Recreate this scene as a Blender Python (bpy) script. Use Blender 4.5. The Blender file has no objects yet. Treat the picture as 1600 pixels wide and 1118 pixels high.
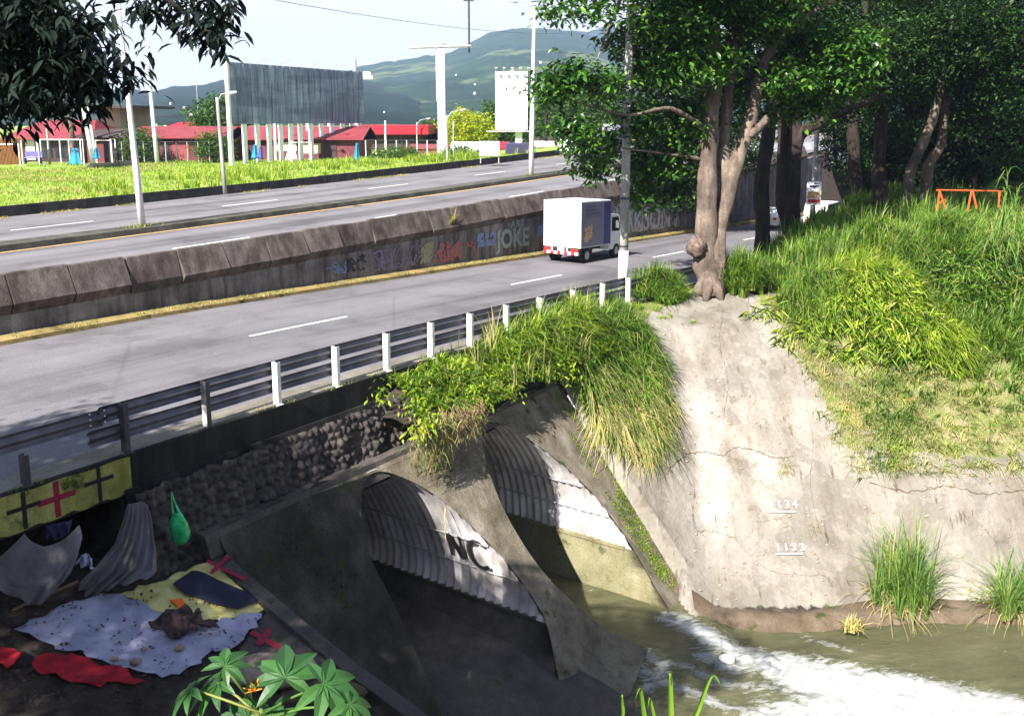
import bpy, math, random
import numpy as np
from mathutils import Vector, Matrix
from mathutils.geometry import tessellate_polygon

random.seed(7); RNG = np.random.default_rng(11)
SC = bpy.context.scene
COL = SC.collection
R = math.radians

# ------------------------------------------------------------------ camera
F, U0, V0, PT, H = 1450.0, 800.0, 441.0, R(10), 6.5      # photograph: focal length, principal point (px), pitch, eye height
AZ = R(34.5)                                              # heading of the roads
DX, DY = math.sin(AZ), math.cos(AZ)                       # along the road
NX, NY = -DY, DX                                          # across the road
cd = bpy.data.cameras.new('camera')
cam = bpy.data.objects.new('camera', cd); COL.objects.link(cam)
cam.location = (0, 0, H); cam.rotation_euler = (R(90) - PT, 0, 0)
cd.sensor_width = 36; cd.lens = 36 * F / 1600.0
cd.shift_y = -(559 - V0) / 1600.0
cd.clip_start = .1; cd.clip_end = 12000
SC.camera = cam

# ------------------------------------------------------------------ sky, sun, exposure
SUN_EL, SUN_K = R(41), -.03
sdx, sdy = -DX + SUN_K * NX, -DY + SUN_K * NY             # horizontal direction towards the sun
w = bpy.data.worlds.new('World'); SC.world = w; w.use_nodes = True
nt = w.node_tree; nt.nodes.clear()
def wn(t, **k):
    n = nt.nodes.new(t)
    for a, b in k.items(): setattr(n, a, b)
    return n
wo = wn('ShaderNodeOutputWorld'); bg = wn('ShaderNodeBackground'); sky = wn('ShaderNodeTexSky')
sky.sky_type = 'NISHITA'; sky.sun_disc = False; sky.sun_elevation = SUN_EL
sky.sun_rotation = math.atan2(sdx, sdy); sky.air_density = 1.2; sky.dust_density = 1.5; sky.altitude = 1100
tc = wn('ShaderNodeTexCoord'); mp = wn('ShaderNodeMapping'); mp.inputs['Scale'].default_value = (1.3, 1.3, 4.5)
cn = wn('ShaderNodeTexNoise'); cn.inputs['Scale'].default_value = 1.6; cn.inputs['Detail'].default_value = 6
cr = wn('ShaderNodeValToRGB'); cr.color_ramp.elements[0].position = .24; cr.color_ramp.elements[1].position = .44
cm = wn('ShaderNodeMix', data_type='RGBA')
cm.inputs[7].default_value = (6.6, 6.4, 6.65, 1)
nt.links.new(tc.outputs['Generated'], mp.inputs[0]); nt.links.new(mp.outputs[0], cn.inputs[0])
nt.links.new(cn.outputs[0], cr.inputs[0])
sx = wn('ShaderNodeSeparateXYZ'); mr = wn('ShaderNodeMapRange'); mr.inputs[1].default_value = .22; mr.inputs[2].default_value = .5; mr.inputs[3].default_value = 1; mr.inputs[4].default_value = .12
ml = wn('ShaderNodeMath', operation='MULTIPLY'); nt.links.new(tc.outputs['Generated'], sx.inputs[0]); nt.links.new(sx.outputs[2], mr.inputs[0])
nt.links.new(cr.outputs[0], ml.inputs[0]); nt.links.new(mr.outputs[0], ml.inputs[1]); nt.links.new(ml.outputs[0], cm.inputs[0])   # the cloud bank stands low; overhead the sky is clear
nt.links.new(sky.outputs[0], cm.inputs[6]); nt.links.new(cm.outputs[2], bg.inputs[0])
bg.inputs[1].default_value = .05
nt.links.new(bg.outputs[0], wo.inputs[0])
sl = bpy.data.lights.new('sun', 'SUN'); sl.energy = 5.0; sl.angle = R(.5); sl.color = (1, .94, .85)
so = bpy.data.objects.new('sun', sl); COL.objects.link(so)
so.rotation_euler = Vector((-sdx, -sdy, -math.tan(SUN_EL) * math.hypot(sdx, sdy))).to_track_quat('-Z', 'Y').to_euler()
vs = SC.view_settings; vs.view_transform = 'Standard'; vs.look = 'None'; vs.gamma = 1; vs.use_curve_mapping = False
vs.exposure = 1.8
SC.cycles.use_denoising = True
SC.cycles.max_bounces = 6; SC.cycles.transparent_max_bounces = 8; SC.cycles.volume_bounces = 0

# ------------------------------------------------------------------ measuring helpers
CP, SP = math.cos(PT), math.sin(PT)
def ray(u, v):
    x = (u - U0) / F; y = (V0 - v) / F
    return np.array([x, CP + y * SP, y * CP - SP])
def atY(u, v, Y):
    r = ray(u, v); return np.array([0, 0, H]) + r * (Y / r[1])
def atZ(u, v, z):
    r = ray(u, v); return np.array([0, 0, H]) + r * ((z - H) / r[2])
def atP(u, v, n, c):
    r = ray(u, v); n = np.array(n, float); o = np.array([0, 0, H]); return o + r * ((c - n @ o) / (n @ r))
def W(s, t, z): return np.array([s * DX + t * NX, s * DY + t * NY, z])
def WW(s, t, z):
    s = np.asarray(s, float); t = np.asarray(t, float); z = np.asarray(z, float)
    s, t, z = np.broadcast_arrays(s, t, z)
    return np.stack([s * DX + t * NX, s * DY + t * NY, z], -1)
def ST(p): return p[0] * DX + p[1] * DY, p[0] * NX + p[1] * NY
def sm(a, b, x):
    q = np.clip((np.asarray(x, float) - a) / (b - a), 0, 1); return q * q * (3 - 2 * q)
def hsh(ix, iy, seed):
    n = (ix.astype(np.int64) * 374761393 + iy.astype(np.int64) * 668265263 + seed * 974634777) & 0xffffffff
    n = ((n ^ (n >> 13)) * 1274126177) & 0xffffffff
    return ((n ^ (n >> 16)) & 0xffff) / 65535.0
def vnoise(x, y, seed=0):
    x = np.asarray(x, float); y = np.asarray(y, float)
    ix = np.floor(x); iy = np.floor(y); fx = x - ix; fy = y - iy
    fx = fx * fx * (3 - 2 * fx); fy = fy * fy * (3 - 2 * fy)
    a = hsh(ix, iy, seed); b = hsh(ix + 1, iy, seed); c = hsh(ix, iy + 1, seed); d = hsh(ix + 1, iy + 1, seed)
    return (a * (1 - fx) + b * fx) * (1 - fy) + (c * (1 - fx) + d * fx) * fy
def fbm(x, y, seed=0, o=4):
    r = 0; a = .5; t = 0
    for i in range(o):
        r = r + a * vnoise(np.asarray(x) * 2 ** i, np.asarray(y) * 2 ** i, seed + i * 17); t += a; a *= .5
    return r / t
def spl(x, k=16.): return .5 * (x + np.sqrt(x * x + k))
def zN(s):                                                # lower road level
    s = np.minimum(np.asarray(s, float), 115); return -.037 * (spl(s - 17) - spl(-17 - 13.)) * 1.0
def zU(s):                                                # upper road level
    s = np.asarray(s, float); a = np.clip(s - 10, 0, 85)
    return 1.05 + .010 * (np.clip(s, -60, 95) - 10) + .00018 * a * a + .035 * np.clip(s - 95, 0, 40)
SK = 5.4 / 4.3                                            # slope of the culvert apron
def tS(z): return 15 + (z + 1.8) / SK
NS = (-SK * NX, -SK * NY, 1.0); CS = -1.8 - SK * 15
def onS(u, v):                                            # a point of the apron as (s, z)
    p = atP(u, v, NS, CS); return ST(p)[0], p[2]

def bank(X, Y):
    Yp = Y + np.clip(6 - X, 0, 30) * .9
    wob = (fbm(X * .35, Y * .35, 5) - .5) * .5
    a = np.interp(Yp, [10, 22.8, 24.0, 25.0, 25.6, 26.8, 27.9, 31, 34, 36.5, 40, 60, 90], [-9, -9, -8.3, -7.75, -7.3, -6.5, -5.5, -3.0, -1.2, -.5, -.45, -.2, -.3])
    b = np.interp(Y, [10, 23.2, 24.4, 25.3, 26.2, 27.8, 29.2, 33, 38, 44, 60, 90], [-9, -9, -8.3, -7.75, -7.0, -4.7, -4.25, -1.6, .5, 1.3, 1.4, 1.0])
    k = sm(9.5, 14.5, X + (Y - 30) * -.1)
    return a * (1 - k) + b * k + wob * (.35 + .6 * k) * sm(25, 27, Yp)
def camp(s, t): return -2.0 - .3 * (16 - np.minimum(t, 16.2)) + (fbm(s * 1.1, t * 1.1, 9) - .5) * .12
def ground(s, t):
    s = np.asarray(s, float); t = np.asarray(t, float)
    X = s * DX + t * NX; Y = s * DY + t * NY
    zn = zN(s); zu = zU(s)
    plat = zu + .5
    far = 2.15 + .006 * (np.clip(s, 0, 120) - 40)
    k = sm(51, 72, t); plat = plat * (1 - k) + far * k + (fbm(s * .25, t * .25, 3) - .5) * .35 * sm(51, 55, t)
    plat = np.where(t > 50.2, plat, zu - .07)
    up = np.where(t > 28.45, plat, zn - .07)
    near = 4.9 - .8 * np.maximum(0, Y - 1.2) + (fbm(X * .5, Y * .5, 21) - .5) * .3
    near = np.maximum(near, -8.9)
    left = np.maximum(camp(s, t), near)
    left = np.where(s < 11.25, left, np.maximum(near, -8.9))
    rb = np.maximum(bank(X, Y), near)
    # verge between road and bank
    kv = sm(14.2, 16.3, t)
    rv = rb * (1 - kv) + (zn - .02) * kv
    low = np.where(s > 24.35, np.where(t > 9, rv, rb), left)
    low = np.where((s > 24.35) & (t < 9), rb, low)
    low = np.where((s <= 24.35) & (X > 5.0) & (t < 11), rb, low)
    tstep = np.where(s < 9.75, 17.4, 15.9)
    return np.where(t > tstep, up, low)

# ------------------------------------------------------------------ materials
MATS = {}
def nodemat(name):
    m = bpy.data.materials.new(name); m.use_nodes = True
    n = m.node_tree; b = n.nodes['Principled BSDF']; MATS[name] = m
    return m, n, b
def ramp(n, stops, fac):
    r = n.nodes.new('ShaderNodeValToRGB'); e = r.color_ramp.elements
    while len(e) > 1: e.remove(e[-1])
    e[0].position = stops[0][0]; e[0].color = (*stops[0][1], 1)
    for p, c in stops[1:]:
        q = e.new(p); q.color = (*c, 1)
    n.links.new(fac, r.inputs[0]); return r.outputs[0]
def coords(n, scale=(1, 1, 1), rot=0, kind='Object'):
    t = n.nodes.new('ShaderNodeTexCoord'); m = n.nodes.new('ShaderNodeMapping'); m.vector_type = 'POINT'
    g = n.nodes.new('ShaderNodeNewGeometry')
    # rotate first, then scale
    m1 = n.nodes.new('ShaderNodeMapping'); m1.inputs['Rotation'].default_value = (0, 0, rot)
    n.links.new(g.outputs['Position'] if kind == 'World' else t.outputs[kind], m1.inputs[0])
    m.inputs['Scale'].default_value = scale; n.links.new(m1.outputs[0], m.inputs[0]); return m.outputs[0]
def noise(n, vec, scale, detail=5, rough=.55, dist=0):
    t = n.nodes.new('ShaderNodeTexNoise'); t.inputs['Scale'].default_value = scale; t.inputs['Detail'].default_value = detail
    t.inputs['Roughness'].default_value = rough; t.inputs['Distortion'].default_value = dist
    n.links.new(vec, t.inputs['Vector']); return t.outputs[0]
def mixc(n, fac, a, b, mode='MIX'):
    m = n.nodes.new('ShaderNodeMix'); m.data_type = 'RGBA'; m.blend_type = mode
    for i, q in ((0, fac), (6, a), (7, b)):
        if isinstance(q, (int, float)): m.inputs[i].default_value = q
        elif isinstance(q, tuple): m.inputs[i].default_value = (*q, 1)
        else: n.links.new(q, m.inputs[i])
    return m.outputs[2]
def bump(n, b, h, strength=.3, dist=.05):
    q = n.nodes.new('ShaderNodeBump'); q.inputs['Strength'].default_value = strength; q.inputs['Distance'].default_value = dist
    n.links.new(h, q.inputs['Height']); n.links.new(q.outputs[0], b.inputs['Normal'])
ROT = AZ                                                  # turns world so that Y runs along the road
def plain(name, c, var=.25, scale=3., rough=.6, bs=.15, metal=0., c2=None, stretch=(1, 1, 1), spec=.3):
    m, n, b = nodemat(name); v = coords(n, stretch, 0, 'World')
    f = noise(n, v, scale, 6, .6)
    lo = tuple(x * (1 - var) for x in c); hi = tuple(min(1, x * (1 + var)) for x in (c2 or c))
    n.links.new(ramp(n, [(.3, lo), (.7, hi)], f), b.inputs['Base Color'])
    b.inputs['Roughness'].default_value = rough; b.inputs['Metallic'].default_value = metal
    b.inputs['Specular IOR Level'].default_value = spec
    bump(n, b, noise(n, v, scale * 8, 4), bs, .02)
    return m
def leafmat(name, cols, rough=.38, trans=.35, spec=.5, nsc=1.3):
    m, n, b = nodemat(name); g = n.nodes.new('ShaderNodeNewGeometry')
    c = ramp(n, [(i / (len(cols) - 1), q) for i, q in enumerate(cols)], g.outputs['Random Per Island'])
    c = mixc(n, 1., c, ramp(n, [(.3, (.5, .55, .5)), (.52, (.95, .95, .9)), (.7, (1.35, 1.25, 1.0))], noise(n, g.outputs['Position'], nsc, 3, .6)), 'MULTIPLY')
    n.links.new(c, b.inputs['Base Color']); b.inputs['Roughness'].default_value = rough
    b.inputs['Specular IOR Level'].default_value = spec
    t = n.nodes.new('ShaderNodeBsdfTranslucent'); mx = n.nodes.new('ShaderNodeMixShader')
    n.links.new(mixc(n, 1., c, (1.6, 1.9, .5), 'MULTIPLY'), t.inputs[0])
    mx.inputs[0].default_value = trans
    n.links.new(b.outputs[0], mx.inputs[1]); n.links.new(t.outputs[0], mx.inputs[2])
    n.links.new(mx.outputs[0], n.nodes['Material Output'].inputs[0]); return m

def m_asphalt(name, base, streak=.25):
    m, n, b = nodemat(name)
    v = coords(n, (1, .035, 1), ROT, 'World'); v2 = coords(n, (1, 1, 1), 0, 'World')
    f = noise(n, v, .55, 5, .6); f2 = noise(n, v2, .35, 6, .6); f3 = noise(n, v2, 30, 3, .6)
    c1 = ramp(n, [(.34, tuple(x * (1 - streak * 1.5) for x in base)), (.46, tuple(x * .92 for x in base)), (.55, base), (.72, tuple(x * 1.15 for x in base))], f)
    c2 = mixc(n, .75, c1, ramp(n, [(.38, (.62, .61, .6)), (.47, (.9, .9, .9)), (.6, (1, 1, 1)), (.72, (1.12, 1.1, 1.08))], f2), 'MULTIPLY')
    c3 = mixc(n, .6, c2, ramp(n, [(.4, (.7, .7, .7)), (.6, (1.15, 1.15, 1.15))], f3), 'MULTIPLY')
    v3 = noise(n, coords(n, (1, .3, 1), ROT, 'World'), 2.3, 2, .5, 1.5)
    crack = ramp(n, [(.485, (1, 1, 1)), (.497, (.62, .6, .6)), (.503, (.62, .6, .6)), (.515, (1, 1, 1))], v3)
    vo = n.nodes.new('ShaderNodeTexVoronoi'); vo.feature = 'DISTANCE_TO_EDGE'; vo.inputs['Scale'].default_value = .16
    n.links.new(coords(n, (1, .45, 1), ROT, 'World'), vo.inputs['Vector'])
    seam = ramp(n, [(0, (.7, .69, .7)), (.006, (1, 1, 1))], vo.outputs['Distance'])
    c4 = mixc(n, .35, c3, crack, 'MULTIPLY'); c4 = mixc(n, .5, c4, seam, 'MULTIPLY')
    n.links.new(c4, b.inputs['Base Color']); b.inputs['Roughness'].default_value = .85
    b.inputs['Specular IOR Level'].default_value = .25
    bump(n, b, f3, .25, .01); return m
def m_stained(name, stops, streak=(.25, .22, .2), zscale=.12, amt=.8, moss=0., rot=ROT, fs=2.2):
    m, n, b = nodemat(name)
    v = coords(n, (1, 1, zscale), rot, 'World'); v2 = coords(n, (1, 1, 1), rot, 'World')
    f = noise(n, v, fs, 6, .65); f2 = noise(n, v2, .9, 6, .6); f3 = noise(n, v2, 18, 4, .6)
    c = ramp(n, stops, f2)
    c = mixc(n, amt, c, ramp(n, [(.38, streak), (.6, (1, 1, 1))], f), 'MULTIPLY')
    c = mixc(n, .5, c, ramp(n, [(.35, (.65, .65, .65)), (.6, (1.1, 1.1, 1.1))], f3), 'MULTIPLY')
    if moss:
        f4 = noise(n, v2, 1.3, 6, .65)
        c = mixc(n, ramp(n, [(.62 - moss, (0, 0, 0)), (.72 - moss, (1, 1, 1))], f4), c, (.035, .045, .012))
    n.links.new(c, b.inputs['Base Color']); b.inputs['Roughness'].default_value = .9
    b.inputs['Specular IOR Level'].default_value = .2
    bump(n, b, f3, .9 if name.startswith('bark') else .45, .05); return m

m_asphalt('asphalt', (.155, .148, .165)); m_asphalt('asphalt_upper', (.165, .158, .172))
plain('road_paint', (.75, .75, .72), .12, 5, .6); plain('yellow_line', (.55, .33, .08), .3, 4, .7)
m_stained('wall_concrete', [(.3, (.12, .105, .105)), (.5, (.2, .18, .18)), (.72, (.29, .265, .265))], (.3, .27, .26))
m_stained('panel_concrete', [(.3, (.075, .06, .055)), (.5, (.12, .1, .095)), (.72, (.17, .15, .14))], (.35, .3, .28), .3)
m_stained('low_wall', [(.3, (.02, .02, .02)), (.6, (.045, .042, .04)), (.8, (.09, .085, .08))], (.4, .4, .4))
m_stained('median_mat', [(.3, (.05, .05, .042)), (.6, (.1, .098, .08)), (.8, (.15, .145, .12))], (.6, .6, .6), 1)
m_stained('deck_face', [(.3, (.018, .017, .018)), (.6, (.035, .034, .033)), (.8, (.06, .058, .055))], (.4, .4, .4))
m_stained('pavement_mat', [(.3, (.13, .12, .1)), (.6, (.2, .185, .155)), (.8, (.26, .24, .2))], (.8, .8, .8), 1)
m_stained('kerb_mat', [(.3, (.14, .11, .05)), (.55, (.3, .22, .09)), (.75, (.22, .2, .14))], (.7, .7, .6), 1, .6, .05)
m_stained('apron_dark', [(.25, (.024, .022, .019)), (.5, (.05, .044, .04)), (.75, (.10, .088, .08))], (.5, .48, .42), .25, .75, .06)  # darker copy for the left slab: moss, plus tree shade put into the tone
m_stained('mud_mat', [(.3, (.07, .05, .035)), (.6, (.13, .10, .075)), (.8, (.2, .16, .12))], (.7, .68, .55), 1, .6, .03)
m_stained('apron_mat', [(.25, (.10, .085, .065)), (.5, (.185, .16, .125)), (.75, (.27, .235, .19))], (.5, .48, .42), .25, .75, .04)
m_stained('footing_mat', [(.3, (.15, .14, .08)), (.6, (.24, .225, .14)), (.8, (.3, .28, .19))], (.7, .68, .55), .3, .6, .03)
m_stained('slab_dark', [(.3, (.06, .052, .05)), (.6, (.1, .088, .082)), (.8, (.15, .13, .12))], (.6, .6, .6), 1, .6, .02)
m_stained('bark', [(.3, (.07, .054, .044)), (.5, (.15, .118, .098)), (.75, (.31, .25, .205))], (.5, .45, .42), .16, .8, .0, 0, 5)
m_stained('bark_dark', [(.3, (.02, .014, .012)), (.55, (.04, .03, .026)), (.8, (.07, .052, .045))], (.45, .4, .4), .16, .8, .05, 0, 5)  # darker copy of the bark; carries the shade on the grove's trunks
m_stained('pole_concrete', [(.3, (.30, .29, .28)), (.6, (.40, .39, .37)), (.8, (.5, .49, .47))], (.6, .6, .6), .2)
m_stained('yellow_wall', [(.3, (.22, .22, .06)), (.55, (.38, .37, .11)), (.8, (.46, .45, .17))], (.45, .45, .35), .3, .7, .06)
plain('white_paint', (.78, .78, .77), .05, 2, .45); plain('post_white', (.62, .62, .6), .25, 9, .55, .2)
plain('rail_steel', (.12, .115, .14), .3, 3, .5, .15, .4, stretch=(1, 1, .4)); plain('dark_steel', (.06, .06, .07), .3, 4, .5, .1, .3)
plain('bolt_steel', (.7, .7, .7), .1, 5, .3, .1, .6)
plain('pole_white', (.66, .67, .68), .1, 3, .5); plain('lamp_steel', (.42, .42, .42), .2, 3, .5, .1, .4)
plain('rubber', (.015, .015, .016), .2, 9, .8); plain('burl_bark', (.07, .05, .045), .6, 6, .9, .8, c2=(.14, .10, .085)); plain('black_plastic', (.02, .02, .022), .2, 9, .5)
plain('red_light', (.55, .03, .03), .1, 9, .3); plain('red_paint', (.5, .03, .04), .15, 6, .5)
plain('blue_panel', (.05, .05, .17), .2, 3, .4); plain('side_shade_grey', (.17, .165, .22), .12, 2, .4)
plain('orange_print', (.5, .22, .12), .5, 9, .5, c2=(.5, .35, .2)); plain('glass_dark', (.02, .025, .03), .2, 2, .08, .0, spec=.8)
plain('red_roof', (.2, .035, .045), .25, .8, .6); plain('bright_red_roof', (.33, .012, .025), .15, .6, .5)
plain('maroon_wall', (.13, .035, .045), .3, .6, .8); plain('cream_wall', (.42, .38, .26), .2, .7, .8)
plain('dark_wall', (.05, .03, .035), .3, .7, .9); plain('dark_log', (.02, .022, .015), .3, 4, .8); plain('dark_roof', (.06, .042, .042), .3, .7, .7)
plain('wood_fence', (.36, .16, .06), .3, 6, .7, stretch=(4, 1, .3)); plain('far_house', (.4, .38, .36), .1, 1, .8); plain('house_white', (.7, .7, .68), .1, 1, .7)
plain('tin_red', (.22, .05, .055), .3, 2, .6); plain('purple_metal', (.1, .09, .32), .3, 3, .5)
plain('grey_board', (.33, .35, .38), .2, 2, .6); plain('cloth_blue', (.03, .22, .42), .3, 5, .7)
plain('navy_cloth', (.03, .03, .09), .3, 5, .8); plain('cloth_grey', (.15, .14, .15), .3, 3, .9, .3)
plain('cloth_red', (.28, .008, .02), .3, 4, .85, .3); plain('tarp_yellow', (.58, .52, .13), .25, 4, .8, .3, c2=(.6, .55, .25))
plain('mat_black', (.018, .018, .04), .3, 5, .7, .3); plain('scrap_orange', (.7, .14, .02), .2, 8, .7)
plain('bundle_mat', (.025, .018, .02), .6, 6, .9, .4, c2=(.07, .045, .045)); plain('paint_red', (.24, .015, .04), .2, 6, .7)
plain('paint_black', (.012, .012, .014), .2, 6, .7); plain('chalk', (.8, .8, .78), .2, 9, .8)
plain('bag_green', (.01, .36, .10), .25, 7, .25, .2, c2=(.05, .6, .22), spec=.6); plain('stick', (.22, .15, .09), .3, 9, .8)
plain('orange_steel', (.6, .1, .03), .2, 8, .5); plain('stone', (.28, .22, .17), .4, 5, .9, .5)
plain('foamrock', (.3, .26, .22), .3, 5, .9, .5); plain('skin', (.12, .07, .05), .1, 9, .6); plain('dark_clothes', (.015, .015, .02), .3, 9, .8)
plain('fruit', (.5, .3, .02), .3, 9, .6, c2=(.6, .2, .02)); plain('overpass_mat', (.2, .21, .26), .2, .5, .8)
for nm, c in (('gr_green', (.24, .32, .28)), ('gr_blue', (.16, .22, .38)), ('gr_red', (.32, .11, .11)), ('gr_purple', (.19, .155, .225)),
              ('gr_white', (.42, .42, .45)), ('gr_yellow', (.28, .28, .18)), ('gr_black', (.03, .03, .04))): plain(nm, c, .2, 6, .8)
leafmat('leaf_fig', [(.014, .045, .008), (.022, .065, .010), (.038, .11, .014), (.09, .2, .02)], .35, .16, .4)
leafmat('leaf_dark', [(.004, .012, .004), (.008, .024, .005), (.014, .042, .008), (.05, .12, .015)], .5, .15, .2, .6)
leafmat('leaf_grove', [(.002, .006, .002), (.004, .012, .003), (.009, .026, .006)], .6, .1, .1, .4)  # near black: shade at the back of the grove is in the colour
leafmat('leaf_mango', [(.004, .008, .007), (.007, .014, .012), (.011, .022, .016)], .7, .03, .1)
leafmat('leaf_far', [(.03, .07, .012), (.05, .11, .018), (.08, .15, .03)], .6, .2, .2)
leafmat('leaf_yellow', [(.2, .26, .01), (.34, .38, .015), (.45, .45, .03)], .6, .3, .2)
leafmat('leaf_castor', [(.03, .10, .03), (.045, .13, .035), (.06, .17, .04)], .45, .3, .4)
leafmat('leaf_palm', [(.02, .05, .012), (.03, .08, .02)], .5, .2, .3)
leafmat('vine_leaf', [(.04, .09, .008), (.11, .19, .012), (.22, .32, .02), (.34, .40, .03)], .5, .35, .3)
leafmat('grass_green', [(.02, .05, .006), (.055, .13, .014), (.10, .21, .02), (.18, .29, .045), (.32, .32, .12)], .5, .35, .3)
leafmat('grass_bright', [(.05, .10, .008), (.12, .22, .014), (.22, .33, .022), (.33, .42, .045), (.44, .40, .13)], .5, .35, .3)
leafmat('grass_mixed', [(.05, .11, .015), (.12, .20, .03), (.24, .27, .08), (.38, .32, .16), (.45, .38, .24)], .6, .3, .2)
leafmat('grass_dry', [(.2, .19, .07), (.34, .29, .13), (.46, .38, .2), (.16, .22, .05)], .7, .25, .2)
leafmat('reed', [(.07, .17, .03), (.14, .26, .06), (.3, .3, .1)], .5, .3, .3)

def corrug():
    m, n, b = nodemat('culvert_steel')
    v = coords(n, (1, 1, .25), ROT, 'World'); v2 = coords(n, (1, 1, 1), 0, 'World')
    c = ramp(n, [(.3, (.5, .48, .48)), (.5, (.68, .66, .68)), (.7, (.8, .79, .82))], noise(n, v, 1.5, 6, .6))
    c = mixc(n, .7, c, ramp(n, [(.35, (.45, .38, .32)), (.55, (1, 1, 1))], noise(n, v2, .8, 6, .65)), 'MULTIPLY')
    n.links.new(c, b.inputs['Base Color']); b.inputs['Roughness'].default_value = .55; b.inputs['Metallic'].default_value = .25
corrug()
def gabionmat():
    m, n, b = nodemat('gabion_stone')
    v = coords(n, (1, 1, 1), 0, 'World')
    c = ramp(n, [(.3, (.016, .014, .014)), (.5, (.05, .042, .04)), (.72, (.11, .092, .085))], noise(n, v, 3.2, 4, .6))
    n.links.new(c, b.inputs['Base Color']); b.inputs['Roughness'].default_value = .9
    bump(n, b, noise(n, v, 30, 4), .5, .02)
gabionmat()
def tarpmat():
    m, n, b = nodemat('tarp_white')
    v = coords(n, (1, 1, 1), 0, 'World')
    c = ramp(n, [(.3, (.2, .2, .31)), (.6, (.38, .38, .52))], noise(n, v, 1.6, 5))
    d = ramp(n, [(.60, (0, 0, 0)), (.68, (1, 1, 1))], noise(n, v, 5, 6, .7))
    n.links.new(mixc(n, d, c, (.1, .085, .09)), b.inputs['Base Color']); b.inputs['Roughness'].default_value = .8
    bump(n, b, noise(n, v, 9, 5), .5, .04)
tarpmat()
def boardmat():
    m, n, b = nodemat('billboard_back')
    v = coords(n, (1, 1, .12), ROT, 'World'); v2 = coords(n, (.15, .15, 1), 0, 'World')
    c = ramp(n, [(.3, (.08, .105, .17)), (.5, (.17, .21, .31)), (.72, (.40, .44, .56))], noise(n, v, 2.4, 6, .7))
    c = mixc(n, .7, c, ramp(n, [(.42, (.5, .5, .55)), (.55, (1, 1, 1))], noise(n, v2, .9, 3)), 'MULTIPLY')
    n.links.new(c, b.inputs['Base Color']); b.inputs['Roughness'].default_value = .6; b.inputs['Metallic'].default_value = .1
boardmat()
def hillmat(name, greens, light):
    m, n, b = nodemat(name)
    v = coords(n, (1, 1, 1), 0, 'World')
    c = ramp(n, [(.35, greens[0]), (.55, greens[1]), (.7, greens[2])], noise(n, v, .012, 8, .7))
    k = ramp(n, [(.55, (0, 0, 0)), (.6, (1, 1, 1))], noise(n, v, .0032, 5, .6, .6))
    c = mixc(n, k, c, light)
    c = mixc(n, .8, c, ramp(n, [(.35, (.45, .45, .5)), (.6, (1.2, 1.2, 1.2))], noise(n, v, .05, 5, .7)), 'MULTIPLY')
    n.links.new(c, b.inputs['Base Color']); b.inputs['Roughness'].default_value = 1; b.inputs['Specular IOR Level'].default_value = 0
hillmat('hill_mat', ((.006, .016, .008), (.014, .034, .014), (.028, .055, .018)), (.07, .10, .035))
hillmat('hill_dark', ((.004, .010, .008), (.008, .018, .011), (.014, .028, .015)), (.03, .045, .025))
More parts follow.
